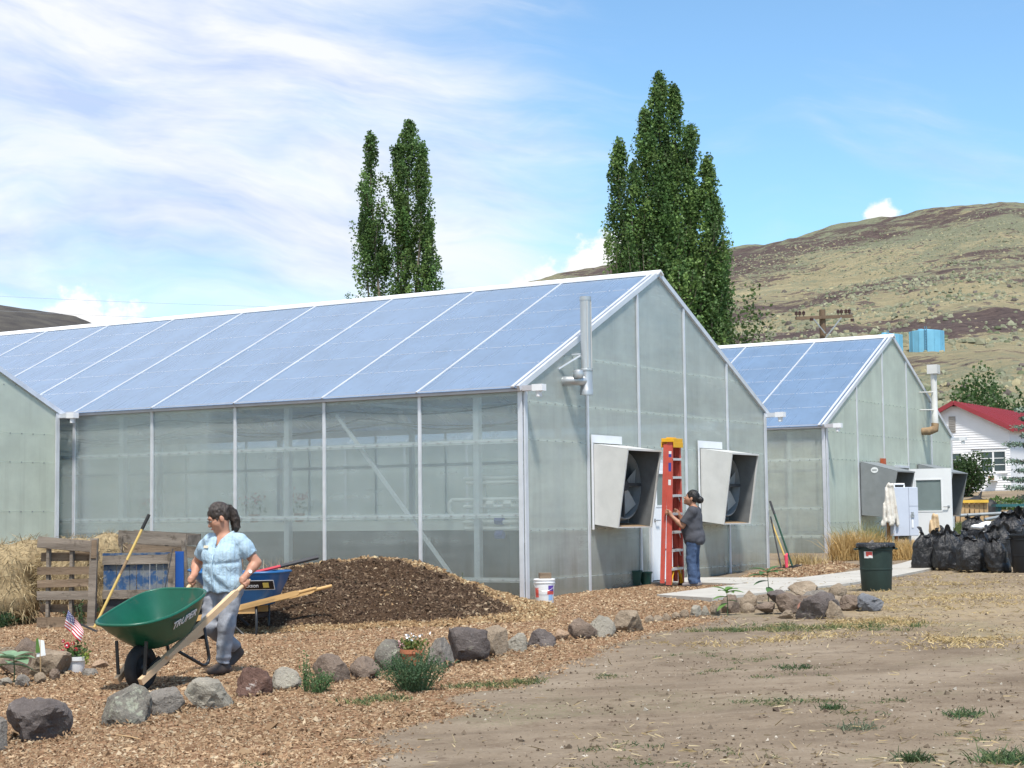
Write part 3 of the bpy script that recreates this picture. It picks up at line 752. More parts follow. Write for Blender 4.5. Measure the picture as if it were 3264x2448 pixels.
right = greenhouse('greenhouse', 13.855, .606, 8.96, 18.7, 3.505, 5.80, .58,
    'farther greenhouse on the right with weathered pale green gable and open white door', [1.944+1.869*k for k in range(9)],
    [1.95, 3.72, 5.45, 7.28], [1.0, 1.62, 2.70], [1.30, 2.72, 3.33, 4.11], 'poly_gable', 'poly_old', 'poly_roof',
    skip_side=[1.9*k for k in range(1, 10)], opening=(4.50, 5.42, 2.62))
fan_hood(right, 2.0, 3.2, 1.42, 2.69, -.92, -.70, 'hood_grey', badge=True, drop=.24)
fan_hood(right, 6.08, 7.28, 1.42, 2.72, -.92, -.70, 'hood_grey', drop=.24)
swing_door(right, 5.44, 6.50, .62, 2.58, -.03, R(-90), (.17, .80, 1.55, 2.30))
m = MB(); m.b2((4.45, -.04, .5), (4.495, .03, 2.66)); m.b2((5.425, -.04, .5), (5.465, .02, 2.66)); m.b2((4.496, -.04, 2.605), (5.424, .03, 2.66)); make('door_frame', m, 'alu', right)
m = MB(); m.lathe([(.082, 3.75), (.082, 4.0), (.077, 4.01), (.077, 5.02), (.095, 5.02)], 16, (6.75, -.30, 0)); f = make('flue', m, 'galv', right, smooth='auto')
m = MB(); m.b2((6.62, -.43, 5.02), (6.88, -.17, 5.25)); m.b2((6.73, -.438, 5.06), (6.77, -.431, 5.22)); make('flue_cap', m, 'galv', f)
m = MB(); m.tube([(6.75, -.30, 3.76), (6.74, -.29, 3.62), (6.62, -.18, 3.56), (6.60, .02, 3.56)], [.10, .11, .105, .09], 10); make('elbow', m, 'rust', f, smooth='auto')
for zz in (4.55, 4.1):
    m = MB(); m.cyl((6.66, -.30, zz), (6.5, .0, zz), .015); make('bracket', m, 'galv', f)
m = MB(); m.b2((3.42, -.10, 2.60), (3.60, -.02, 2.80)); make('junction_box', m, 'orange_metal', right)

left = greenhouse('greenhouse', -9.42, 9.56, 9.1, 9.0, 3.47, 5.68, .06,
    'greenhouse at the left edge with pale green milky gable', [1.8*k for k in range(1, 5)],
    [1.8, 3.6, 5.5, 7.3], [.5, 1.5, 2.65], [.5, 1.70, 2.56, 3.06, 3.9], 'poly_gable', 'poly_old', 'poly_roof', skip_side=[1.8*k for k in range(1, 5)])

for k, (z, sg) in enumerate(((3.28, .12), (3.16, .26), (3.05, .10))):
    m = MB(); pts = []
    for i in range(60):
        v = .3+i*.28; pts.append((.30+.08*k, v, z-sg*abs(math.sin(v*1.68/2+k*.4))))
    m.tube(pts, .013, 5); make('hanging_cable', m, 'fan_dark', main)
# ------------------------------------------------------------------ things inside the near greenhouse
def gh_world(u, v, z=0.):
    return Vector((.1633+u*.526-v*.851, 26.239+u*.851+v*.526, z))
def bench(u0, u1, v0, v1, z, label):
    b = empty('plant_bench', gh_world((u0+u1)/2, (v0+v1)/2, .21), GH_ROT, label, 'bench', 'benches in the near greenhouse')
    hw, hl = (u1-u0)/2, (v1-v0)/2; z -= .21
    m = MB(); m.b2((-hw, -hl, z-.15), (-hw+.03, hl, z)); m.b2((hw-.03, -hl, z-.15), (hw, hl, z)); m.b2((-hw+.031, -hl, z-.15), (hw-.031, -hl+.03, z)); m.b2((-hw+.031, hl-.03, z-.15), (hw-.031, hl, z)); make('edge_board', m, 'bench_white', b)
    m = MB(); m.b2((-hw+.031, -hl+.031, z-.07), (hw-.031, hl-.031, z-.04)); make('bench_top', m, 'galv_grey', b)
    m = MB(); m.b2((-hw+.035, -hl+.035, .02), (-hw+.045, hl-.035, z-.115)); m.b2((-hw+.046, -hl+.035, .02), (hw-.046, -hl+.045, z-.115)); make('under_bench_shade', m, 'fan_dark', b)['kind'] = 'stuff'  # dark sheets standing in for the shade beneath the bench
    for v in np.linspace(-hl+.2, hl-.2, 5):
        for u in (-hw+.1, hw-.1):
            m = MB(); m.b2((u-.03, v-.03, 0), (u+.03, v+.03, z-.151)); make('leg', m, 'galv_grey', b)
    return b
bench(.32, 1.75, .45, 16.5, 1.46, 'white edged bench behind the long side wall of the near greenhouse')
bench(2.5, 3.7, .8, 16.5, 1.40, 'second white edged bench in from the side wall of the near greenhouse')
bench(5.4, 6.6, .8, 16.5, 1.40, 'third white edged bench in from the side wall of the near greenhouse')
bench(7.4, 8.7, .8, 16.5, 1.40, 'white edged bench along the far side wall of the near greenhouse')
def pipes():
    r = empty('pipe_manifold', gh_world(.25, .75, .21), GH_ROT, 'white pipe manifold with blue valves inside the near greenhouse corner', 'pipes')
    for v0, v1, z in ((-.72, .5, 1.90), (-.72, .45, 1.83), (-.72, .72, 1.57), (-.72, .5, 1.46), (-.72, .5, 1.22), (-.7, .48, 1.12)):
        m = MB(); m.cyl((0, v0, z), (0, v1, z), .032, n=8); make('pipe', m, 'pvc', r, smooth='auto')
    m = MB(); m.tube([(0, .72, 1.57), (0, .78, 1.52), (0, .78, 1.40), (0, .70, 1.33)], .035, 8); make('pipe', m, 'pvc', r, smooth=True)
    for v, z0, z1 in ((.18, 1.10, 1.92), (-.55, .9, 1.9)):
        m = MB(); m.b2((.04, v-.05, z0), (.08, v+.05, z1)); make('upright', m, 'bench_white', r)
    for v, z in ((-.15, 1.24), (-.15, 1.02), (-.32, 1.50), (.0, 1.50)):
        m = MB(); m.cyl((0, v-.07, z), (0, v+.07, z), .06, n=8); m.box((0, v, z+.07), (.03, .14, .03)); make('valve', m, 'blue_plastic' if z < 1.3 else 'pvc', r)
pipes()
def geranium(u, v, z, label, c):
    o = empty('potted_flower', gh_world(u, v, z), random.random()*6, label, 'flower', 'pink flowers in the near greenhouse')
    m = MB(); m.lathe([(0, 0), (.07, 0), (.10, .15), (.085, .15), (.08, .12), (0, .12)], 12); make('pot', m, 'terracotta', o)
    n = 70; P = rng.normal(0, 1, (n, 3))*[.11, .11, .08]+[0, 0, .25]
    leaf_mesh('foliage', P, .05, np.array([(.06, .12, .03)]), o)
    P = rng.normal(0, 1, (60, 3))*[.10, .10, .05]+[0, 0, .42]
    leaf_mesh('blossom', P, .05, np.array([c]), o)
    return o
pm('terracotta', (.42, .16, .08), .8, .12, 6)
def leaf_mesh(name, P, size, pal, parent=None, mat='vcol_leaf', up=.3, aspect=.6, jit=.25, colp=None, smin=.6):
    """one small folded leaf at each point"""
    n = len(P); P = np.asarray(P, float)
    nrm = rng.normal(0, 1, (n, 3)); nrm[:, 2] += up; nrm /= np.linalg.norm(nrm, axis=1)[:, None]
    t = np.cross(nrm, rng.normal(0, 1, (n, 3))); t /= np.linalg.norm(t, axis=1)[:, None]; b = np.cross(nrm, t)
    s = (size*rng.uniform(smin, 1.3, n))[:, None]
    V = np.stack([P-t*s*.5, P+b*s*.5*aspect+nrm*s*.10, P+t*s*.5, P-b*s*.5*aspect+nrm*s*.10], 1)
    F = np.c_[np.arange(n)*4, np.arange(n)*4+1, np.arange(n)*4+2, np.arange(n)*4+3]
    F = np.r_[F[:, [0, 1, 2]], F[:, [0, 2, 3]]]
    c = pal[rng.integers(0, len(pal), n)] if colp is None else colp
    c = c*rng.uniform(1-jit, 1+jit, (n, 1))
    return fast(name, V.reshape(-1, 3), F, mat, parent, np.repeat(c, 4, 0))
geranium(.9, 8.6, 1.46, 'pink red flowers blurred behind the leftmost clear bay of the near greenhouse', (.55, .05, .08))
geranium(.9, 5.05, 1.46, 'small pink flowers blurred behind the panel above the blue barrow', (.50, .06, .10))
geranium(1.2, 6.3, 1.46, 'faint pink flowers blurred behind the panel near the woman with the barrow', (.50, .08, .12))
S.cycles.max_bounces = 7; S.cycles.diffuse_bounces = 3; S.cycles.glossy_bounces = 3; S.cycles.transmission_bounces = 3; S.cycles.transparent_max_bounces = 14
# ------------------------------------------------------------------ trees
pm('bark', (.20, .165, .125), .95, .3, 3, .5, 14, stretch=(1, 1, .25))
LEAF_PAL = np.array([(.10, .185, .056), (.135, .225, .068), (.08, .15, .048), (.17, .26, .08), (.115, .20, .066)])
def poplar(name, loc, spindles, label, nclump, per, leaf, trunk_h):
    """spindles: list of (x, y, z0, z1, rmax, weight) columns of upright branches, local metres"""
    t = empty(name, loc, 0, label, 'tree', 'poplars behind the greenhouses')
    m = MB(); pts = []; 
    for i in range(9):
        f = i/8; pts.append((.25*math.sin(f*3), .2*math.sin(f*4+1), -.4+f*trunk_h))
    m.tube(pts, [.26*(1-.85*i/8)+.02 for i in range(9)], 9)
    LP = []; LC = []; LS = []
    for (x, y, z0, z1, rm, wgt) in spindles:
        # leader of this column, then upswept branches that carry plumes of leaves
        b = (x*.15, y*.15, max(.8, z0*.5)); m.tube([b, (x*.6, y*.6, (z0+b[2])/2+.6), (x*.9, y*.9, z0+(z1-z0)*.3), (x, y, z0+(z1-z0)*.65), (x, y, z1-.3)], [.10, .08, .055, .03, .008], 6)
        n = int(nclump*wgt)
        for k in range(n):
            f = rng.random()**.9 if k > 4 else 1.0-.02*k; zt_ = z0+(z1-z0)*f
            prof = 1.22*rm*np.interp(f, [0, .12, .35, .55, .75, .9, 1], [.70, .92, 1.0, .90, .70, .42, .06])
            an = rng.uniform(0, 2*math.pi); rr = prof*rng.uniform(.35, 1.12); L = rng.uniform(1.2, 2.6)*(.55+.45*(1-f))
            p0 = np.array([x, y, zt_-L]); p2 = np.array([x+rr*math.cos(an), y+rr*math.sin(an), zt_]); p1 = np.array([x+rr*.75*math.cos(an), y+rr*.75*math.sin(an), zt_-L*.62])
            if k % 4 == 0: m.tube([tuple(p0), tuple(p1), tuple(p2)], [.028, .018, .006], 4, caps=False)
            nl = int(per*rng.uniform(.6, 1.35)); tt = rng.random(nl)[:, None]**.7
            c = p0*(1-tt)**2+2*p1*tt*(1-tt)+p2*tt*tt; wd_ = (.12+.25*np.sin(np.pi*np.clip(tt*.9+.08, 0, 1)))*rng.uniform(.75, 1.25)
            q = rng.normal(0, 1, (nl, 3)); q /= np.linalg.norm(q, axis=1)[:, None]; q *= rng.random((nl, 1))**.5
            LP.append(c+q*wd_*[1, 1, 1.2]); LC.append(np.repeat(LEAF_PAL[[rng.integers(0, 5)]]*rng.uniform(.6, 1.5), nl, 0))
    make('trunk', m, 'bark', t, smooth=True)
    LP = np.concatenate(LP); LC = np.concatenate(LC)
    leaf_mesh('crown', LP, leaf, LEAF_PAL, t, up=.5, aspect=.85, colp=LC)
    return t
Y2 = 70.; k2 = FV/Y2
def tx(px, Yd): return (px-1106)/(FV/Yd)
def tz(py, Yd, px=1106): return CAMZ+(1118-.0114*(px-1106)-py)/(FV/Yd)
c2 = (tx(1452, Y2), Y2)
def sp2(px, ptop, pbot, rpx, w, dy=0., Yd=Y2, c=c2): return (tx(px, Yd)-c[0], dy, tz(pbot, Yd)-gz(*c), tz(ptop, Yd)-gz(*c), rpx/(FV/Yd), w)
poplar('poplar_tree', (c2[0], c2[1], gz(*c2)), [sp2(1436, 146, 520, 34, .8), sp2(1470, 172, 540, 32, .7, .3), sp2(1402, 228, 560, 28, .40, -.3), sp2(1345, 292, 640, 30, .5, .2), sp2(1376, 350, 700, 36, .55, -.5), sp2(1504, 262, 600, 32, .45), sp2(1538, 338, 680, 36, .5, -.3), sp2(1556, 428, 760, 34, .5, .4), sp2(1450, 300, 820, 62, .9), sp2(1505, 400, 880, 66, 1.0, .3), sp2(1400, 440, 880, 58, .9, -.2), sp2(1546, 530, 920, 46, .7), sp2(1362, 510, 880, 32, .5), sp2(1470, 560, 960, 90, .9, -.8)],
       'tall broad poplar tree standing behind the ridge end of the near greenhouse', 118, 120, .118, 10)
Y1 = 85.; c1 = (tx(852, Y1), Y1)
def sp1(px, ptop, pbot, rpx, w, dy=0.): return sp2(px, ptop, pbot, rpx, w, dy, Y1, c1)
poplar('poplar_tree', (c1[0], c1[1], gz(*c1)), [sp1(802, 272, 560, 34, .65), sp1(884, 243, 560, 48, .85, .3), sp1(916, 300, 620, 27, .45, -.4), sp1(862, 290, 620, 26, .35, .3), sp1(790, 420, 760, 34, .6, .4), sp1(868, 450, 860, 38, .6), sp1(928, 465, 800, 30, .55, -.3), sp1(830, 520, 900, 40, .5, .5)],
       'slim forked poplar tree standing left of the broad one behind the long roof', 100, 115, .128, 11)

def bush(name, loc, rx, rz, n, leaf, pal, label, cat='shrub', lumps=9, group=None, up=.4):
    t = empty(name, loc, 0, label, cat, group)
    P = []; L = [(rng.uniform(-.6, .6)*rx, rng.uniform(-.6, .6)*rx, rng.uniform(.30, .75)*rz, rng.uniform(.35, .6)) for _ in range(lumps)]
    for (x, y, z, s) in L:
        q = rng.normal(0, 1, (n//lumps, 3)); q /= np.linalg.norm(q, axis=1)[:, None]; q *= rng.uniform(.55, 1.05, (len(q), 1))
        P.append(q*[rx*s, rx*s, rz*s*.8]+[x, y, z])
    P = np.concatenate(P); P = P[P[:, 2] > .02]
    leaf_mesh('foliage', P, leaf, pal, t, up=up, aspect=.7)
    m = MB()
    for k in range(5):
        a = k*1.3; m.tube([(0, 0, -.1), (.3*rx*math.cos(a), .3*rx*math.sin(a), rz*.35), (.6*rx*math.cos(a), .6*rx*math.sin(a), rz*.7)], [.05*rz/2, .03*rz/2, .01], 5)
    make('stem', m, 'bark', t)
    return t
G_MID = np.array([(.055, .105, .032), (.075, .135, .040), (.045, .085, .028)])
G_SAGE = np.array([(.16, .18, .105), (.20, .215, .13), (.12, .14, .08)])
G_LIGHT = np.array([(.10, .17, .045), (.13, .20, .06), (.08, .14, .04)])
def bg(px, py, Yd): return (tx(px, Yd), Yd, tz(py, Yd, px))
x, y, z = bg(1602, 745, 64); bush('tall_shrub', (x, y, gz(x, y)), 1.25, tz(672, 64, 1602)-gz(x, y), 4200, .16, np.array([(.075, .120, .035), (.10, .15, .045), (.05, .09, .03)]), 'tall leafy shrub at the foot of the broad poplar beside the far roof', lumps=14, up=.2)
x, y = tx(2082, 80), 80; bush('round_shrub', (x, y, gz(x, y)), 1.3, tz(980, 80, 2082)-gz(x, y), 5200, .15, G_MID*.8, 'round dark green shrub against the white house wall', lumps=10)
x, y = tx(2120, 125), 125; bush('leafy_tree', (x, y, gz(x, y)), 2.6, tz(818, 125, 2120)-gz(x, y), 4200, .28, G_MID*1.15, 'bushy green tree rising behind the red roof', 'tree', 12)
x, y = tx(2190, 118), 118; bush('leafy_tree', (x, y, gz(x, y)), 2.2, tz(850, 118, 2190)-gz(x, y), 3000, .26, G_MID*1.05, 'smaller green tree behind the red roof by the spruce', 'tree', 10)
x, y = tx(2165, 62), 62; bush('low_shrub', (x, y, gz(x, y)-.1), 1.2, tz(1072, 62, 2165)-gz(x, y), 1500, .12, G_LIGHT, 'low bright green shrub below the spruce, left one', 'shrub', 7)
x, y = tx(2205, 61), 61; bush('low_shrub', (x, y, gz(x, y)-.1), 1.1, tz(1078, 61, 2205)-gz(x, y), 1400, .12, G_LIGHT, 'low bright green shrub below the spruce at the right edge', 'shrub', 7)

def spruce(loc, h, rb, label):
    t = empty('blue_spruce', loc, 0, label, 'tree')
    m = MB(); m.cyl((0, 0, -.2), (0, 0, h*.97), .16, .02, 8)
    P = []; T = []
    nl = 20
    for i in range(nl):
        f = i/(nl-1); z = .35+f*(h-.6); r = rb*(1-f)**.85+.12; nb = int(7-3*f)
        for k in range(nb):
            a = rng.uniform(0, 6.28); rr = r*rng.uniform(.75, 1.1); pts = []
            for s in np.linspace(.12, 1, 7):
                pts.append(np.array([rr*s*math.cos(a), rr*s*math.sin(a), z-.30*rr*s+.26*rr*s*s]))
            m.tube([tuple(p) for p in pts[::2]], [.025, .018, .012, .006], 4, caps=False)
            for s in range(len(pts)-1):
                n = 26; tt = rng.random(n)[:, None]; c = pts[s]*(1-tt)+pts[s+1]*tt
                sd_ = np.array([-math.sin(a), math.cos(a), 0]); w = .10+.16*(1-s/6)
                off = rng.uniform(-1, 1, (n, 1))*sd_*w*1.6+rng.normal(0, .035, (n, 3))+np.array([0, 0, -.03])
                P.append(c+off)
    make('trunk', m, 'bark', t)
    leaf_mesh('needles', np.concatenate(P), .13, np.array([(.15, .22, .17), (.185, .26, .205), (.115, .175, .14), (.25, .33, .27)]), t, up=.5, aspect=.35, mat='vcol_matte')
x, y = tx(2250, 56), 56
spruce((x, y, gz(x, y)-.2), tz(800, 56, 2232)-gz(x, y)+1.2, 1.75, 'blue green spruce at the right edge in front of the white house')

# ------------------------------------------------------------------ white house
pm('house_white', (.76, .76, .78), .6, .04, 1.5, .1, 20)
pm('house_trim', (.80, .80, .80), .5, .03, 2)
pm('house_roof', (.27, .035, .045), .55, .12, 2, .1, 10, stretch=(.3, 4, 1))
pm('house_grey', (.22, .22, .23), .9, .12, 2)
pm('win_glass', (.035, .045, .055), .08, .3, 1.2, spec=.7)
pm('vent_grey', (.36, .34, .32), .8, .1, 3)
def house():
    ax, ay = 23.1, 90.
    # local x along the gable (right, nearer), local y back along the ridge
    rz = math.atan2(-.526, .851)
    h = empty('house', (ax, ay, 2.2), rz, 'white clapboard house with red roof and a window air conditioner', 'building')
    hw, L = 2.75, 14.3; zb, ze, za = .3, 3.55, 4.92
    m = MB()   # lapped siding on the gable: one course every 12 cm
    z = zb
    while z < za-.12:
        z1 = z+.125
        def half_at(zz): return hw if zz < ze else max(.02, hw*(za-zz)/(za-ze))
        a0, a1 = half_at(z), half_at(z1)
        m.add([(-a0, -.030, z), (a0, -.030, z), (a1, -.004, z1+.004), (-a1, -.004, z1+.004), (-a0, 0.02, z), (a0, .02, z), (a1, .02, z1), (-a1, .02, z1)], [(0, 1, 2, 3), (0, 4, 5, 1), (0, 3, 7, 4), (1, 5, 6, 2)])
        z = z1
    m.add([(hw, .021, zb), (hw, L, zb), (hw, L, ze), (hw, .021, ze)], [(0, 1, 2, 3)]); m.add([(-hw, .021, zb), (-hw, L, zb), (-hw, L, ze), (-hw, .021, ze)], [(3, 2, 1, 0)])
    m.add([(-hw, L, zb), (hw, L, zb), (hw, L, ze), (0, L, za), (-hw, L, ze)], [(0, 4, 3, 2, 1)])
    make('wall', m, 'house_white', h)
    m = MB(); m.b2((-hw+.02, 0.0, -.6), (hw-.02, L-.02, zb-.005)); make('foundation', m, 'house_grey', h)
    sl = (za-ze)/hw
    for s in (-1, 1):
        m = MB(); o = .35; t = .10
        a = Vector((s*(hw+o), -.35, ze-o*sl+.03)); b = Vector((0, -.35, za+.03)); c = Vector((0, L+.3, za+.03)); d = Vector((s*(hw+o), L+.3, ze-o*sl+.03)); n = Vector((0, 0, t))
        m.add([a, b, c, d, a+n, b+n, c+n, d+n], [(0, 1, 2, 3), (4, 7, 6, 5), (0, 4, 5, 1), (2, 6, 7, 3), (0, 3, 7, 4)])
        y = 0.
        rf = make('roof', m, 'house_roof', h)
        m = MB(); m.beam(a+Vector((0, -.012, .04)), b+Vector((0, -.012, .04)), .02, .22); make('bargeboard', m, 'house_roof', rf)
        m = MB()
        for y in np.arange(.3, L, .6): m.beam(Vector((s*(hw+o), y, ze-o*sl+.145)), Vector((0.03*s, y, za+.145)), .03, .03)
        r_ = make('seam_row', m, 'house_roof', rf); r_['kind'] = 'stuff'
    def window(x0, x1, z0, z1, cols, rows):
        m = MB(); t = .07
        m.b2((x0-t, -.07, z0-t), (x1+t, -.032, z0)); m.b2((x0-t, -.07, z1), (x1+t, -.032, z1+t)); m.b2((x0-t, -.07, z0+.001), (x0, -.032, z1-.001)); m.b2((x1, -.07, z0+.001), (x1+t, -.032, z1-.001))
        w = make('window', m, 'house_trim', h)
        cw = (x1-x0)/cols; rh = (z1-z0)/rows
        for c in range(cols):
            for r in range(rows):
                m = MB(); m.b2((x0+c*cw+.02, -.045, z0+r*rh+.02), (x0+(c+1)*cw-.02, -.036, z0+(r+1)*rh-.02)); make('pane', m, 'win_glass', w)
        m = MB()
        for c in range(1, cols): m.b2((x0+c*cw-.045, -.062, z0+.002), (x0+c*cw+.045, -.034, z1-.002))
        for r in range(1, rows):
            for c in range(cols): m.b2((x0+c*cw+.047, -.056, z0+r*rh-.018), (x0+(c+1)*cw-.047, -.034, z0+r*rh+.018))
        make('muntin', m, 'house_trim', w)
    window(1.27, 2.50, 1.38, 2.38, 2, 3); window(-.85, .24, 1.38, 2.34, 2, 3)
    m = MB(); m.b2((1.18, -.09, 1.26), (2.60, -.031, 1.305)); make('sill', m, 'house_trim', h)
    m = MB(); m.b2((-.38, -.06, 3.45), (-.03, -.031, 4.28)); v = make('attic_vent', m, 'vent_grey', h)
    m = MB()
    for z in np.arange(3.5, 4.25, .09): m.box((-.205, -.065, z), (.31, .012, .06), (R(30), 0, 0))
    r_ = make('louvre_row', m, 'vent_grey', v); r_['kind'] = 'stuff'
    m = MB(); m.b2((1.66, -.38, .88), (2.08, -.031, 1.18)); ac = make('air_conditioner', m, 'house_trim', h)
    m = MB(); m.b2((1.70, -.39, .92), (2.00, -.381, 1.14)); make('grille', m, 'rust', ac)
    m = MB(); m.b2((.75, -.06, 2.53), (2.6, -.031, 2.56)); make('conduit', m, 'house_grey', h)
house()

# ------------------------------------------------------------------ water tanks on the hill
pm('tank_blue', (.17, .42, .58), .6, .10, .6, alt=((.10, .28, .42), .5, .60, .72))
pm('tank_dark', (.08, .2, .3), .7, .1, 2)
def hill_dist(px, py):
    """distance at which the hill surface is seen at this elevation"""
    r = np.arange(110, 640, 1.0); P = hill_point(np.full_like(r, math.degrees(math.atan((px-1106)/FV))), r); e = (P[:, 2]-CAMZ)/P[:, 1]; t = (1118-.0114*(px-1106)-py)/FV
    return float(P[np.argmax(e > t), 1])
def tank(px, pbot, ptop, wpx, Yd, label):
    Yd = hill_dist(px, pbot)-wpx*.04
    x = tx(px, Yd); zb_ = tz(pbot, Yd, px); zt_ = tz(ptop, Yd, px); r = wpx/(FV/Yd)/2
    t = empty('water_tank', (x, Yd, zb_-.6), 0, label, 'tank', 'blue water tanks on the hill')
    hh = zt_-zb_+.6
    m = MB(); m.lathe([(r, 0), (r, hh), (r*.98, hh+.02), (0, hh+r*.16)], 14); make('shell', m, 'tank_blue', t)
    m = MB()
    for k in range(14):
        a = 2*math.pi*k/14; m.box(((r+.02)*math.cos(a), (r+.02)*math.sin(a), hh/2), (.10, .10, hh), (0, 0, a))
    s = make('seam_row', m, 'tank_blue', t); s['kind'] = 'stuff'
    m = MB()
    for a in (-1.9, -1.8): m.beam(((r+.12)*math.cos(a), (r+.12)*math.sin(a), .3), ((r+.12)*math.cos(a), (r+.12)*math.sin(a), hh+.5), .08, .08)
    for z in np.arange(.5, hh+.4, .35): m.beam(((r+.12)*math.cos(-1.9), (r+.12)*math.sin(-1.9), z), ((r+.12)*math.cos(-1.8), (r+.12)*math.sin(-1.8), z), .05, .05)
    make('ladder', m, 'tank_dark', t)
    m = MB(); m.lathe([(.35, hh), (.35, hh+.3), (0, hh+.34)], 10, (-r*.4, -.5, 0)); make('hatch', m, 'tank_blue', t)
tank(2007, 757, 716, 74, 285, 'blue water tank standing clear on the hillside')
tank(1925, 764, 724, 58, 282, 'blue water tank half hidden by the far greenhouse ridge')

# ------------------------------------------------------------------ utility pole and wires
pm('pole_wood', (.15, .105, .07), .95, .25, 2, .4, 12, stretch=(1, 1, .2))
pm('insulator', (.05, .025, .02), .3, .2, 8)
pm('wire_dark', (.25, .27, .32), .6, .05, 2)
def pole():
    Yd = 72.; x = tx(1782, Yd); z0 = gz(x, Yd); zt_ = tz(668, Yd, 1782)-z0; zc = tz(687, Yd, 1782)-z0
    p = empty('utility_pole', (x, Yd, z0), R(14), 'dark wooden utility pole with crossarm and insulators behind the far roof', 'pole')
    m = MB(); m.cyl((0, 0, -.5), (0, 0, zt_), .17, .13, 10); make('shaft', m, 'pole_wood', p, smooth='auto')
    w = 66/(FV/Yd)
    m = MB(); m.beam((-w, -.17, zc-.04), (w, -.17, zc+.10), .10, .13); make('crossarm', m, 'pole_wood', p)
    m = MB(); m.beam((0, -.235, zc-.85), (.75, -.235, zc+.02), .03, .05); make('brace', m, 'galv_grey', p)
    m = MB(); m.beam((0, -.235, zc-.65), (-.5, -.235, zc-.06), .03, .05); make('brace', m, 'galv_grey', p)
    for u in (-.98, -.86, -.72, .50, .62, .78, .90):
        zz = zc+.03+u*w*.055
        m = MB(); m.cyl((u*w, -.17, zz+.05), (u*w, -.17, zz+.17), .018, n=6); m.lathe([(.03, .13), (.075, .15), (.06, .21), (.075, .24), (.03, .30), (0, .31)], 10, (u*w, -.17, zz)); make('insulator', m, 'insulator', p)
    for u in (-.46, .99):
        m = MB(); m.lathe([(0, 0), (.09, .01), (.07, .06), (.09, .08), (.07, .13), (0, .14)], 10, (u*w, -.20, zc-.14)); make('insulator', m, 'insulator', p)
pole()
def wire(a, b, sag, label):
    m = MB(); pts = []
    for i in range(25):
        t = i/24; p = Vector(a).lerp(Vector(b), t); p.z -= sag*4*t*(1-t); pts.append(p)
    m.tube(pts, .011, 5); o = make('power_line', m, 'wire_dark'); tag(o, label, 'wire', 'power lines over the left skyline')
wire((tx(-400, 150), 150, tz(598, 150)), (tx(1000, 150), 150, tz(668, 150)), .4, 'upper thin power line crossing the sky at the left')
wire((tx(-400, 150), 150, tz(630, 150)), (tx(1000, 150), 150, tz(700, 150)), .4, 'lower thin power line crossing the sky at the left')
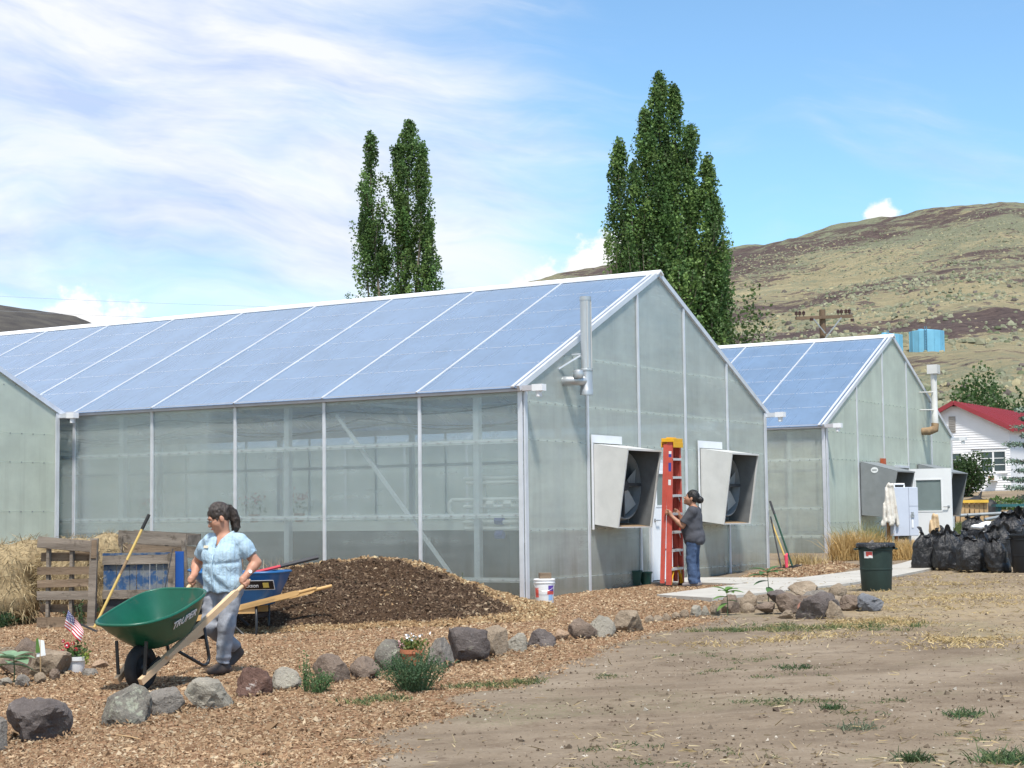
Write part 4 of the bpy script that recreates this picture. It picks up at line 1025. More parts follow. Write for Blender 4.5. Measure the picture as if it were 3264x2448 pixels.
# ------------------------------------------------------------------ signed-distance modelling for bodies, clothes and soft things
class SDF:
    """smooth union of capsules and ellipsoids on a grid, meshed with surface nets"""
    def __init__(s, lo, hi, h):
        s.lo = np.array(lo, float); s.h = h; s.n = np.ceil((np.array(hi)-s.lo)/h).astype(int)+1
        s.ax = [s.lo[i]+h*np.arange(s.n[i]) for i in range(3)]
        s.d = np.full(tuple(s.n), .5, np.float32)
    def _win(s, lo, hi):
        a = np.clip(np.floor((np.array(lo)-s.lo)/s.h).astype(int), 0, s.n-1); b = np.clip(np.ceil((np.array(hi)-s.lo)/s.h).astype(int)+1, 1, s.n)
        sl = tuple(slice(i, j) for i, j in zip(a, b))
        P = np.stack(np.meshgrid(*[s.ax[i][sl[i]] for i in range(3)], indexing='ij'), -1)
        return sl, P
    def _put(s, sl, d, k, op='add'):
        c = s.d[sl]
        if op == 'add':
            if k > 0:
                hh = np.clip(.5+.5*(c-d)/k, 0, 1); s.d[sl] = c*(1-hh)+d*hh-k*hh*(1-hh)
            else: s.d[sl] = np.minimum(c, d)
        elif op == 'sub': s.d[sl] = np.maximum(c, -d)
        elif op == 'and': s.d[sl] = np.maximum(c, d)
    def cap(s, a, b, ra, rb=None, k=.02, clip=False, op='add'):
        a, b = np.array(a, float), np.array(b, float); rb = ra if rb is None else rb; m = max(ra, rb)+k*1.5+.02
        sl, P = s._win(np.minimum(a, b)-m, np.maximum(a, b)+m)
        if P.size == 0: return s
        e = b-a; L = max(e@e, 1e-9); t = np.clip(((P-a)@e)/L, 0, 1)
        d = np.linalg.norm(P-a-t[..., None]*e, axis=-1)-(ra+(rb-ra)*t)
        if clip: d = np.maximum(d, ((P-b)@e)/math.sqrt(L))
        s._put(sl, d.astype(np.float32), k, op); return s
    def chain(s, pts, rs, k=.02):
        for i in range(len(pts)-1): s.cap(pts[i], pts[i+1], rs[i], rs[i+1], k)
        return s
    def ell(s, c, r, axes=None, k=.02, op='add'):
        c = np.array(c, float); r = np.array(r, float); m = r.max()+k*1.5+.02
        sl, P = s._win(c-m, c+m)
        if P.size == 0: return s
        q = P-c
        if axes is not None: q = q@np.array(axes).T
        k0 = np.linalg.norm(q/r, axis=-1); k1 = np.linalg.norm(q/(r*r), axis=-1)+1e-6
        s._put(sl, (k0*(k0-1)/k1).astype(np.float32), k, op); return s
    def plane(s, n, off):
        """keep n.p < off"""
        X = s.ax[0][:, None, None]*n[0]+s.ax[1][None, :, None]*n[1]+s.ax[2][None, None, :]*n[2]-off
        s.d = np.maximum(s.d, X.astype(np.float32)); return s
    def wrinkle(s, fn):
        m = np.abs(s.d) < .06; I = np.argwhere(m); P = s.lo+I*s.h; s.d[m] += fn(P).astype(np.float32); return s
    def mesh(s):
        d = s.d.copy()
        for a in range(3):
            sl = [slice(None)]*3; sl[a] = 0; d[tuple(sl)] = .1; sl[a] = -1; d[tuple(sl)] = .1
        ins = d < 0; nx, ny, nz = d.shape
        cnt = np.zeros((nx-1, ny-1, nz-1), np.int8); cor = [(i, j, k) for i in (0, 1) for j in (0, 1) for k in (0, 1)]
        for i, j, k in cor: cnt += ins[i:nx-1+i, j:ny-1+j, k:nz-1+k]
        mix = (cnt > 0) & (cnt < 8); I = np.argwhere(mix); n = len(I)
        vid = np.full(cnt.shape, -1, np.int64); vid[mix] = np.arange(n)
        cv = np.stack([d[I[:, 0]+i, I[:, 1]+j, I[:, 2]+k] for i, j, k in cor], 1)
        acc = np.zeros((n, 3)); c = np.zeros(n); ca = np.array(cor, float)
        for a in range(8):
            for b in range(a+1, 8):
                if np.abs(ca[a]-ca[b]).sum() != 1: continue
                x = (cv[:, a] < 0) != (cv[:, b] < 0); t = np.where(x, cv[:, a]/np.where(x, cv[:, a]-cv[:, b], 1), 0)
                acc += x[:, None]*(ca[a]+t[:, None]*(ca[b]-ca[a])); c += x
        V = s.lo+s.h*(I+acc/c[:, None]); F = []
        for a in range(3):
            b, e = (a+1) % 3, (a+2) % 3
            A = [slice(None)]*3; B = [slice(None)]*3; A[a] = slice(0, -1); B[a] = slice(1, None)
            x = ins[tuple(A)] != ins[tuple(B)]; J = np.argwhere(x); J = J[(J[:, b] > 0) & (J[:, e] > 0)]
            f = ins[J[:, 0], J[:, 1], J[:, 2]]
            def cell(db, de):
                q = J.copy(); q[:, b] -= db; q[:, e] -= de; q = np.minimum(q, np.array(vid.shape)-1); return vid[q[:, 0], q[:, 1], q[:, 2]]
            Q = np.stack([cell(1, 1), cell(0, 1), cell(0, 0), cell(1, 0)], 1); Q[~f] = Q[~f][:, ::-1]; F.append(Q)
        F = np.concatenate(F); F = F[(F >= 0).all(1)]
        return V, F
    def obj(s, name, mat, parent=None):
        V, F = s.mesh(); return fast(name, V, F, mat, parent, smooth=True)

pm('skin_tan', (.46, .235, .155), .5, .08, 12, spec=.4, alt=((.52, .24, .17), 9, .5, .8))
pm('skin_tan2', (.37, .185, .115), .5, .08, 12, spec=.4)
pm('hair_dark', (.035, .026, .022), .45, .5, 30, .6, 60, stretch=(1, 1, .3), c2=(.085, .065, .055))
pm('hair_black', (.012, .010, .010), .4, .4, 30, .5, 60)
pm('jeans_grey', (.25, .265, .31), .85, .16, 16, .35, 40, c2=(.33, .35, .39))
pm('jeans_blue', (.035, .065, .14), .85, .3, 14, .35, 40, c2=(.07, .115, .21))
pm('tee_grey', (.062, .064, .076), .9, .2, 9, .3, 24)
pm('shoe_brown', (.085, .065, .055), .8, .2, 14, .2, 40)
pm('sole_dark', (.04, .036, .034), .8, .1, 10)
pm('shoe_grey', (.22, .20, .20), .8, .2, 20)
pm('lip', (.38, .13, .11), .5, .1, 10)
pm('eye_dark', (.02, .015, .012), .25, .1, 10)
pm('eye_white', (.6, .57, .54), .3, .05, 10)
pm('tag_cream', (.78, .70, .52), .5, .05, 10)
pm('watch_face', (.8, .8, .78), .2, .05, 10)
pm('black_rubber', (.018, .018, .018), .6, .3, 10)
pm('ring_gold', (.6, .42, .16), .3, .1, 10, metal=.8)
def mat_shirt():
    m, N = new_mat('shirt_blue')
    v = N.n('ShaderNodeTexCoord').outputs['Object']; n = N.noise(v, 7, 5, .6)
    base = N.ramp(n, [(.3, (.33, .47, .60)), (.7, (.46, .60, .70))])
    w1 = N.n('ShaderNodeTexWave', {'Scale': 9.0, 'Distortion': 1.2, 'Detail': 2.0}, wave_type='BANDS', bands_direction='X'); N.t.links.new(v, w1.inputs['Vector'])
    w2 = N.n('ShaderNodeTexWave', {'Scale': 5.0, 'Distortion': 1.5, 'Detail': 2.0}, wave_type='BANDS', bands_direction='Z'); N.t.links.new(v, w2.inputs['Vector'])
    c = N.mix(N.m('MULTIPLY', N.sm(w1.outputs['Fac'], .60, .95), .30), base, (.30, .36, .36))
    c = N.mix(N.m('MULTIPLY', N.sm(w2.outputs['Fac'], .80, .98), .12), c, (.34, .38, .38))
    bn = N.noise(N.mapping(v, (1, 1, .6)), 14, 5, .6, .5)
    bp = N.n('ShaderNodeBump', {'Strength': .9, 'Distance': .04, 'Height': bn})
    p = N.n('ShaderNodeBsdfPrincipled', {'Base Color': c, 'Roughness': .85, 'Specular IOR Level': .2, 'Normal': bp.outputs[0]})
    N.n('ShaderNodeOutputMaterial', {'Surface': p.outputs[0]})
mat_shirt()

def unit(v): v = np.array(v, float); return v/np.linalg.norm(v)
def head_frame(face):
    f = unit(face); u = np.array([0, 0, 1.])-f*f[2]; u = unit(u); sd_ = np.cross(u, f)    # side = her left
    return f, sd_, u
def add_head(S_, c, f, s, u, neck):
    H = lambda a, b, d: c+f*a+s*b+u*d
    ax = [f, s, u]
    S_.ell(H(-.012, 0, .035), (.100, .078, .108), ax, .0)
    S_.ell(H(.030, 0, -.055), (.062, .058, .066), ax, .035)
    for b in (-1, 1): S_.ell(H(.052, b*.036, -.028), (.036, .030, .036), ax, .025)
    S_.cap(H(.084, 0, .008), H(.110, 0, -.030), .010, .015, .012)
    S_.ell(H(.106, 0, -.034), (.012, .018, .010), ax, .008)
    S_.ell(H(.070, 0, -.100), (.024, .028, .020), ax, .02)
    S_.cap(H(.083, -.03, .028), H(.083, .03, .028), .014, None, .018)
    S_.ell(H(.088, 0, -.066), (.016, .026, .012), ax, .012)
    for b in (-1, 1): S_.ell(H(-.006, b*.080, -.008), (.022, .010, .032), ax, .004)
    S_.cap(H(-.020, 0, -.055), neck, .052, .058, .03)
    return H
def add_arm(S_, sh, el, wr, r=(.050, .044, .040, .029)):
    mid = (np.array(el)*.62+np.array(wr)*.38)
    S_.cap(sh, el, r[0], r[1], .02); S_.cap(el, mid, r[2], r[2]*.98, .02); S_.cap(mid, wr, r[2]*.98, r[3], .02)
def add_hand(S_, g, a, wr, r=.020, fr=.0088):
    """fist closed round a bar at g along a"""
    g, a, wr = np.array(g), unit(a), np.array(wr); n = wr-g; n = unit(n-a*(n@a)); b = np.cross(a, n)
    palm = g+n*(r+.020)
    S_.cap(wr, palm+n*.012, .028, .030, .015)
    S_.ell(palm, (.044, .030, .022), [a, b, n], .012)
    for i in range(4):
        off = (i-1.5)*.0205; ln = (200, 225, 215, 185)[i]; pts = []
        for t in np.linspace(15, ln, 5):
            th = R(t); pts.append(g+a*off+(r+.008)*(math.cos(th)*n+math.sin(th)*b))
        S_.chain([palm+a*off*.9+b*.014]+pts, [.011, .0105, fr*1.05, fr, fr*.95, fr*.9], .003)
    tp = [palm+a*.036-b*.006]+[g+a*(.040+.006*j)+(r+.011)*(math.cos(R(t))*n+math.sin(R(t))*b) for j, t in enumerate((-35, -75, -115))]
    S_.chain(tp, [.014, .012, .0105, .009], .005)
def face_details(root, H, f, s, u, glasses=False):
    for b in (-1, 1):
        V = MB()
        e = H(.0905, b*.033, .006)
        o = make('eye', MB().lathe([(0, -.5), (.35, -.35), (.5, 0), (.35, .35), (0, .5)], 10), 'eye_white', root, smooth=True)
        o.matrix_local = Matrix(((f[0]*.018, s[0]*.026, u[0]*.012, e[0]), (f[1]*.018, s[1]*.026, u[1]*.012, e[1]), (f[2]*.018, s[2]*.026, u[2]*.012, e[2]), (0, 0, 0, 1)))
        e = H(.0975, b*.033, .005); q = MB().lathe([(0, -.5), (.35, -.35), (.5, 0), (.35, .35), (0, .5)], 8)
        o2 = make('iris', q, 'eye_dark', root, smooth=True); o2.matrix_local = Matrix(((f[0]*.008, s[0]*.012, u[0]*.012, e[0]), (f[1]*.008, s[1]*.012, u[1]*.012, e[1]), (f[2]*.008, s[2]*.012, u[2]*.012, e[2]), (0, 0, 0, 1)))
        mb = MB(); mb.tube([H(.094, b*.018, .030), H(.096, b*.034, .036), H(.085, b*.052, .030)], [.003, .004, .002], 5); make('eyebrow', mb, 'hair_dark', root)
    mb = MB(); mb.tube([H(.094, -.022, -.068), H(.103, -.008, -.065), H(.104, 0, -.067), H(.103, .008, -.065), H(.094, .022, -.068)], [.002, .0055, .0055, .0055, .002], 6); make('mouth', mb, 'lip', root, smooth=True)
    if glasses:
        mb = MB()
        for b in (-1, 1):
            pts = [H(.108, b*.034+.021*math.cos(t), .004+.016*math.sin(t)) for t in np.linspace(0, 2*math.pi, 13)]; mb.tube(pts, .0013, 5)
            mb.tube([H(.106, b*.055, .008), H(.05, b*.080, .010), H(-.01, b*.084, .008)], .0015, 5)
        mb.tube([H(.109, -.012, .008), H(.112, 0, .011), H(.109, .012, .008)], .0022, 5)
        g = make('glasses', mb, 'eye_dark', root); g['kind'] = 'stuff'

# ------------------------------------------------------------------ wheelbarrows
pm('tub_green', (.007, .092, .054), .36, .18, 3, .05, 14, spec=.5, alt=((.075, .095, .06), 5.0, .56, .74))
pm('tub_blue', (.016, .110, .29), .38, .10, 3, spec=.5, alt=((.05, .10, .22), 5.0, .6, .75))
pm('tub_dirt', (.16, .12, .08), .9, .2, 8)
pm('handle_wood', (.62, .43, .26), .6, .12, 3, .1, 20, stretch=(.15, 3, 3))
pm('handle_wood2', (.58, .36, .15), .6, .12, 3, .1, 20, stretch=(.15, 3, 3))
pm('black_steel', (.016, .017, .019), .4, .2, 6, spec=.5)
pm('tyre', (.020, .020, .021), .75, .25, 9, .25, 30)
pm('letter_white', (.74, .76, .78), .5, .03, 5)
pm('label_black', (.012, .012, .016), .4, .1, 5)
pm('label_yellow', (.62, .50, .12), .5, .1, 5)
def text_part(name, body, size, mat, parent, origin, ex, ey, extrude=.0015, shear=0., xscale=1.):
    cu = bpy.data.curves.new(name, 'FONT'); cu.body = body; cu.size = size; cu.extrude = extrude; cu.shear = shear; cu.resolution_u = 3; cu.offset = size*.018
    to = bpy.data.objects.new(name, cu); COL.objects.link(to); dg = bpy.context.evaluated_depsgraph_get(); dg.update()
    me = bpy.data.meshes.new_from_object(to.evaluated_get(dg)); bpy.data.objects.remove(to); me.name = name
    me.materials.clear(); me.materials.append(M[mat]); o = mesh_obj(name, me, parent)
    ex = Vector(ex).normalized(); ey = Vector(ey); ey = (ey-ex*ey.dot(ex)).normalized(); n = ex.cross(ey)
    o.matrix_local = Matrix(((ex.x*xscale, ey.x, n.x, origin[0]), (ex.y*xscale, ey.y, n.y, origin[1]), (ex.z*xscale, ey.z, n.z, origin[2]), (0, 0, 0, 1)))
    return o
def wheelbarrow(loc, fwd, pitch, sc, tubmat, woodmat, label, brand, dx=0., dz=0., bl=1.0):
    yaw = math.atan2(fwd[1], fwd[0]); root = empty('wheelbarrow', loc, yaw, label, 'wheelbarrow', 'wheelbarrows'); root.scale = (sc, sc, sc)
    c, s_ = math.cos(pitch), math.sin(pitch)
    def T(p): x, y, z = p[0], p[1], p[2]-.2; return Vector((x*c+z*s_, y, -x*s_+z*c+.2))
    def put(name, mb, mat, parent=root, **kw): mb.v = [tuple(T(p)) for p in mb.v]; return make(name, mb, mat, parent, **kw)
    def outline(cx, a, b, z, n=44, zf=0.):
        pts = []
        for i in range(n):
            t = 2*math.pi*i/n; ct, st = math.cos(t), math.sin(t); p = .52 if ct < 0 else .80
            x = cx+a*math.copysign(abs(ct)**p, ct); y = b*math.copysign(abs(st)**(.52 if ct < 0 else .66), st)
            pts.append((x, y*(1-.10*max(0, ct)), z+zf*max(0, ct)**1.5))
        return pts
    rings = [outline(-.36+dx, .23*bl, .185, .325), outline(-.355+dx, .26*bl, .215, .335), outline(-.33+dx, .345*bl, .265, .42+dz*.4, zf=.01), outline(-.285+dx, .455*bl, .325, .55+dz*.8, zf=.03), outline(-.26+dx, .515*bl, .362, .640+dz, zf=.045)]
    inner = [[(x*1.0-(x+.24)*.02, y*.972, z+.010) for x, y, z in r] for r in rings[:5]]
    m = MB(); n = 44; allr = rings[:5]+inner[::-1]
    for r in allr: m.v += r
    for i in range(len(allr)-1):
        for j in range(n): m.f.append((i*n+j, i*n+(j+1) % n, (i+1)*n+(j+1) % n, (i+1)*n+j)); m.mi.append(0)
    m.f.append(tuple(range(n))[::-1]); m.mi.append(0); m.f.append(tuple(range((len(allr)-1)*n, len(allr)*n))); m.mi.append(0)
    tub = put('tub', m, tubmat, smooth='auto')
    m = MB(); rr = rings[4]; m.tube(rr+[rr[0], rr[1]], .015, 8, caps=False); put('rim', m, tubmat, tub, smooth=True)
    m = MB()
    for x in (-.5, -.2):
        for y in (-.12, .12): m.cyl((x, y, .336), (x, y, .346), .012, n=8)
    b_ = put('bolt', m, 'steel', tub); b_['kind'] = 'stuff'
    for sd_ in (-1, 1):
        p0, p1, p2 = (.20, sd_*.125, .155), (-1.16, sd_*.275, .452), (-1.40, sd_*.302, .505)
        m = MB(); m.beam(p0, p1, .042, .058); m.beam(p1, (-1.205, sd_*.280, .462), .042, .058, w1=.036, h1=.036); m.tube([(-1.20, sd_*.280, .461), (-1.30, sd_*.291, .483), p2], [.019, .0195, .017], 10)
        put('handle', m, woodmat, smooth='auto')
        m = MB(); y = sd_*.215
        m.tube([(-.70, y, .37), (-.70, y, .06), (-.695, y, .015), (-.665, y, -.018), (-.62, y, -.022), (-.58, y, -.005), (-.26, y*.82, .28)], .0155, 8); put('leg', m, 'black_steel', smooth=True)
        m = MB(); m.beam((.15, sd_*.135, .18), (.06, sd_*.155, .47), .030, .010, (1, 0, 0)); put('nose_brace', m, 'black_steel')
        m = MB(); m.beam((.02, sd_*.10, .20), (-.10, sd_*.145, .255), .02, .05); put('axle_bracket', m, 'black_steel')
        m = MB(); m.prism([(-.70, 0), (-.12, 0), (-.12, .02), (-.70, .12)], .03, Matrix.Translation((0, sd_*.20, .245))); put('wedge', m, woodmat)
    m = MB(); m.box((-.70, 0, .215), (.012, .43, .04)); put('crossbar', m, 'black_steel')
    m = MB(); prof = [(.115, -.032), (.150, -.047), (.180, -.044), (.196, -.026), (.2, 0), (.196, .026), (.180, .044), (.150, .047), (.115, .032)]
    m.lathe(prof+[prof[0]], 36, (0, 0, .2), (R(90), 0, 0)); wh = put('wheel', m, 'tyre', smooth=True)
    m = MB(); m.lathe([(.03, -.045), (.05, -.02), (.116, -.03), (.116, .03), (.05, .02), (.03, .045)], 24, (0, 0, .2), (R(90), 0, 0)); m.cyl((0, -.13, .2), (0, .13, .2), .012, n=8); put('hub', m, 'black_steel', wh)
    # lettering on the left flank of the tub
    o = T((-.33, .262, .395)); ex = T((-1, 0, .2))-T((0, 0, .2)); ey = T((0, .135, .47))-T((0, 0, .2))
    if brand == 'TRUPER':
        m = MB()
        text_part('lettering', 'TRUPER', .105, 'letter_white', tub, T((-.115, .306, .505)), ex, T((0, .070, .33))-T((0, 0, .2)), shear=.18)
    else:
        ey = (T((0, .070, .33))-T((0, 0, .2))).normalized(); exn = ex.normalized(); nn = exn.cross(ey)
        def quad(name, x0, x1, y0, y1, lift, mat):
            base = T((-.40+dx, .330, .52)); mb = MB(); cs = [base+exn*x+ey*y+nn*lift for x, y in ((x0, y0), (x1, y0), (x1, y1), (x0, y1))]; mb.add(cs+[q-nn*.002 for q in cs], [(0, 1, 2, 3), (7, 6, 5, 4), (0, 4, 5, 1), (1, 5, 6, 2), (2, 6, 7, 3), (3, 7, 4, 0)]); return make(name, mb, mat, tub)
        quad('label_border', -.01, .37, -.02, .095, .004, 'letter_white'); quad('label_ground', -.003, .363, -.013, .088, .0065, 'label_black'); quad('label_mark', .245, .31, .008, .066, .009, 'label_yellow')
        base = T((-.40+dx, .330, .52)); text_part('lettering', brand, .062, 'letter_white', tub, base+exn*.008+ey*.014+nn*.009, exn, ey, shear=.1)
    g = {}
    for sd_ in (-1, 1): g[sd_] = (T((-1.33, sd_*.294, .490)), T((-1.40, sd_*.302, .505))-T((-1.20, sd_*.280, .461)))
    rm = Matrix.Rotation(yaw, 3, 'Z')
    return root, {k: (Vector(loc)+rm @ (v[0]*sc), (rm @ v[1]).normalized()) for k, v in g.items()}
WA = R(24)
gx, gy = -3.235, 15.10
wb1, grips = wheelbarrow((gx, gy, sz(gx, gy)-.01), (-math.sin(WA), -math.cos(WA)), R(17.5), 1.0, 'tub_green', 'handle_wood', 'green wheelbarrow pushed by the woman in the blue shirt', 'TRUPER')
bx, by = -3.84, 21.35
wb2, _g = wheelbarrow((bx, by, sz(bx, by)-.01), (-.985, .17), R(1.0), 1.12, 'tub_blue', 'handle_wood2', 'blue wheelbarrow parked against the mound of wood chips', 'Jackson', dx=-.18, dz=.04, bl=1.05)

# ------------------------------------------------------------------ the woman with the wheelbarrow
def woman_barrow():
    ox, oy = -2.70, 16.22; oz = sz(ox, oy)
    root = empty('person', (ox, oy, oz), 0, 'woman in light blue shirt and grey trousers pushing the green wheelbarrow', 'person', 'people at work')
    L = lambda v: np.array([v[0]-ox, v[1]-oy, v[2]-oz])
    gl, al = L(grips[1][0]), np.array(grips[1][1]); gr, ar = L(grips[-1][0]), np.array(grips[-1][1])
    ty = R(24); tf = np.array([-math.sin(ty), -math.cos(ty), 0]); ts = np.array([math.cos(ty), -math.sin(ty), 0]); tu = np.array([0, 0, 1.])
    B = lambda f, s, z: tf*f+ts*s+tu*z            # torso frame
    fh, sh_, uh = head_frame((-.90, -.36, -.40)); hc = B(.045, -.03, 1.425)
    neck = B(.0, -.01, 1.24)
    shl, shr = B(-.01, .165, 1.215), B(-.01, -.165, 1.215)
    ell_, elr = gl+np.array([.085, .13, .19]), gr+np.array([.02, .17, .185])
    wl = gl+np.array([.012, .035, .083]); wr_ = gr+np.array([.02, .04, .08])
    hl, hr = B(0, .085, .80), B(0, -.085, .80)
    kl, kr = np.array([.04, -.13, .44]), np.array([-.135, -.06, .43])
    fl, fr_ = np.array([.0, -.10, .075]), np.array([.06, .33, .20])
    # body: one continuous skin surface
    S_ = SDF((-.55, -.5, -.02), (.62, .62, 1.62), .0068)
    H = add_head(S_, hc, fh, sh_, uh, neck)
    S_.cap(neck, B(0, 0, 1.12), .06, .10, .04); S_.cap(shl*.92+shr*.08, shr*.92+shl*.08, .055, None, .05)
    S_.ell(B(.02, 0, 1.06), (.105, .155, .19), [tf, ts, tu], .05); S_.ell(B(.02, 0, .90), (.12, .16, .16), [tf, ts, tu], .05)
    for h_, k_, f_ in ((hl, kl, fl), (hr, kr, fr_)): S_.cap(h_, k_, .085, .055, .04); S_.cap(k_, f_, .055, .036, .02)
    for h_, e_, w_ in ((shl, ell_, wl), (shr, elr, wr_)): add_arm(S_, h_, e_, w_, (.056, .048, .045, .030))
    add_hand(S_, gl, al, wl); add_hand(S_, gr, ar, wr_)
    S_.obj('body', 'skin_tan', root)
    face_details(root, H, fh, sh_, uh, glasses=True)
    # shirt
    C = SDF((-.5, -.42, .66), (.55, .42, 1.36), .007)
    ax = [tf, ts, tu]
    C.cap(B(-.01, .132, 1.220), B(-.01, -.132, 1.220), .068, None, .0)
    C.ell(B(.015, 0, 1.12), (.130, .185, .17), ax, .05)
    for b in (-1, 1): C.ell(B(.095, b*.082, 1.085), (.092, .095, .090), ax, .05)
    C.ell(B(.035, 0, .95), (.165, .190, .19), ax, .06); C.ell(B(.01, 0, .80), (.168, .210, .17), ax, .06)
    for h_, e_ in ((shl, ell_), (shr, elr)):
        e2 = h_+(e_-h_)*.66; C.cap(h_, h_+(e_-h_)*.35, .070, .080, .035); C.cap(h_+(e_-h_)*.3, e2, .079, .073, .02, clip=True)
    C.plane((0, 0, -1), -.742)
    vn = unit(tf*.9+tu*.45); nb = B(.06, -.005, 1.245)
    C.cap(B(.03, 0, 1.33), B(.14, 0, 1.15), .078, .012, 0, op='sub'); C.cap(B(-.02, 0, 1.24), B(-.02, 0, 1.40), .068, .075, 0, op='sub')
    def wr(P):
        z = P[:, 2]; a = P@ts; b = P@tf
        f = .007*np.sin(38*z+9*a+3*np.sin(11*a))*sstep(1.05, .85, z)+.004*vnoise(P*[1, 1, .6], 22, 2)+.005*np.sin(46*a+6*z)*sstep(.95, .78, z)
        f = f+.008*np.exp(-((z-1.0-.10*np.abs(a))/.018)**2)*(b > .02)
        return f
    C.wrinkle(wr); shirt = C.obj('shirt', 'shirt_blue', root)
    mb = MB()
    for b in (-1, 1):
        pts = [B(-.085, b*.03, 1.315), B(-.05, b*.072, 1.30), B(.03, b*.072, 1.275), B(.105, b*.035, 1.215), B(.142, b*.012, 1.15)]
        mb.tube(pts, [.012, .014, .016, .016, .008], 7)
    make('collar', mb, 'shirt_blue', shirt, smooth=True)['kind'] = 'stuff'
    mb = MB(); mb.tube([B(.190, .0, 1.10), B(.215, 0, 1.02), B(.213, 0, .93), B(.195, 0, .82), B(.188, 0, .75)], .009, 6); make('placket', mb, 'shirt_blue', shirt, smooth=True)
    o = make('name_badge', MB().box((0, 0, 0), (.068, .008, .024)), 'tag_cream', root, loc=B(.165, -.095, 1.165), rot=(R(-12), 0, -ty-R(24)))
    mb = MB(); mb.tube([B(.07, -.055, 1.235), B(.112, -.02, 1.19), B(.118, 0, 1.182), B(.112, .02, 1.19), B(.07, .055, 1.235)], .0025, 5); make('necklace', mb, 'ring_gold', root)
    # trousers
    T_ = SDF((-.45, -.42, .0), (.42, .62, .9), .0075)
    T_.ell(B(-.01, 0, .80), (.145, .195, .13), ax, .0)
    for h_, k_, f_ in ((hl, kl, fl), (hr, kr, fr_)):
        T_.cap(h_, k_, .110, .078, .04); T_.cap(k_, k_+(f_-k_)*.92, .080, .066, .03, clip=True)
    T_.plane((0, 0, 1), .86)
    T_.wrinkle(lambda P: .005*np.sin(60*P[:, 2]+14*P[:, 0]+8*P[:, 1])*vnoise(P, 7, 4)+.006*vnoise(P*[1, 1, 1.5], 16, 5)-.006*np.exp(-((P[:, 2]-.12)/.05)**2)*np.sin(95*P[:, 2]))
    T_.obj('trousers', 'jeans_grey', root)
    for nm, an, d in (('shoe', fl, unit((-.55, -.83, 0))), ('shoe', fr_, None)):
        Q = SDF(an-np.array([.24, .24, .16]), an+np.array([.24, .24, .12]), .007)
        if d is not None:
            hz = .035; Q.cap([an[0]-d[0]*.06, an[1]-d[1]*.06, hz+.005], [an[0]+d[0]*.06, an[1]+d[1]*.06, hz+.008], .045, .050, .0); Q.cap([an[0]+d[0]*.05, an[1]+d[1]*.05, hz], [an[0]+d[0]*.16, an[1]+d[1]*.16, hz-.004], .047, .036, .03); Q.cap(an-[0, 0, .02], an+[0, 0, .015], .05, .048, .02, clip=True); Q.plane((0, 0, -1), -.002)
        else:
            toe = an+np.array([-.07, -.12, -.16]); heel = an+np.array([.02, .05, -.045]); Q.cap(heel, toe, .044, .040, .0); Q.cap(an, an+[.0, .01, -.04], .048, .05, .03); Q.cap(toe, toe+[-.02, -.04, .005], .04, .034, .02)
        Q.obj('shoe', 'shoe_brown', root)
    # hair
    G = SDF(hc-np.array([.24, .24, .36]), hc+np.array([.34, .30, .22]), .0058)
    axh = [fh, sh_, uh]
    G.ell(H(-.018, 0, .042), (.108, .086, .114), axh, .0)
    nrm = unit(fh*.80-uh*.58); off = float(nrm@H(.0, 0, .0))+.050; G.plane(nrm, off)
    G.plane(-uh, float(-uh@H(0, 0, -.075)))
    for b in (-1, 1): G.ell(H(.0, b*.086, -.012), (.03, .03, .038), axh, 0, op='sub')
    p1_ = H(-.112, .015, .050); pts = [H(-.085, .01, .060), p1_, p1_+np.array([.035, .02, -.040]), p1_+np.array([.055, .03, -.10]), p1_+np.array([.062, .035, -.165]), p1_+np.array([.050, .04, -.22])]
    G.chain(pts, [.034, .036, .040, .043, .036, .016], .02)
    G.wrinkle(lambda P: .007*vnoise(P*[1, 1, .8], 55, 6)+.006*np.sin(90*P[:, 2]+30*P[:, 0]+4*vnoise(P, 20, 2))*(((P-H(-.12, 0, 0))@fh) < 0))
    G.obj('hair', 'hair_dark', root)
    # loose strands along the tail and over the crown
    n = 420; k = len(pts); rad = np.array([.034, .036, .040, .043, .036, .016])*1.12; Vs = []
    for i in range(n):
        d3 = unit(rng.normal(0, 1, 3)); ph = rng.uniform(0, 6.28); st = []
        for j in range(k):
            st.append(pts[j]+d3*rad[j]*(1+.10*math.sin(3*j+ph))+rng.normal(0, .003, 3))
        st.append(pts[-1]+d3*.022+np.array([0, 0, -.03-.05*rng.random()])); w_ = unit(np.cross(d3, [0, 0, 1.]))*.0018
        for q in st: Vs += [q-w_, q+w_]
    m_ = (k+1)*2; Vs = np.array(Vs); b0 = (np.arange(n)*m_)[:, None]; Fs = np.concatenate([np.c_[b0+2*j, b0+2*j+1, b0+2*j+3, b0+2*j+2] for j in range(k)])
    fast('hair_strands', Vs, Fs, 'hair_dark', root)['kind'] = 'stuff'
    mb = MB(); mb.lathe([(.026, -.012), (.036, -.008), (.038, 0), (.036, .008), (.026, .012)], 14); o = make('hair_tie', mb, 'black_rubber', root, smooth=True); q = H(-.105, .012, .066); o.location = q; o.rotation_euler = Vector(fh).to_track_quat('Z', 'Y').to_euler()
    # watch on the left wrist
    wd = Vector(unit(wl-ell_)); mb = MB(); mb.lathe([(.031, -.009), (.034, -.009), (.034, .009), (.031, .009)], 16); o = make('watch', mb, 'black_rubber', root); o.location = wl+np.array(wd)*-.035; o.rotation_euler = wd.to_track_quat('Z', 'Y').to_euler()
    mb = MB(); mb.lathe([(0, -.004), (.017, -.004), (.017, .005), (0, .005)], 14); o2 = make('watch_face', mb, 'watch_face', root); o2.location = wl+np.array(wd)*-.035+np.array([.018, -.029, .006]); o2.rotation_euler = Vector((.5, -.85, .2)).to_track_quat('Z', 'Y').to_euler()
    return root
woman_barrow()

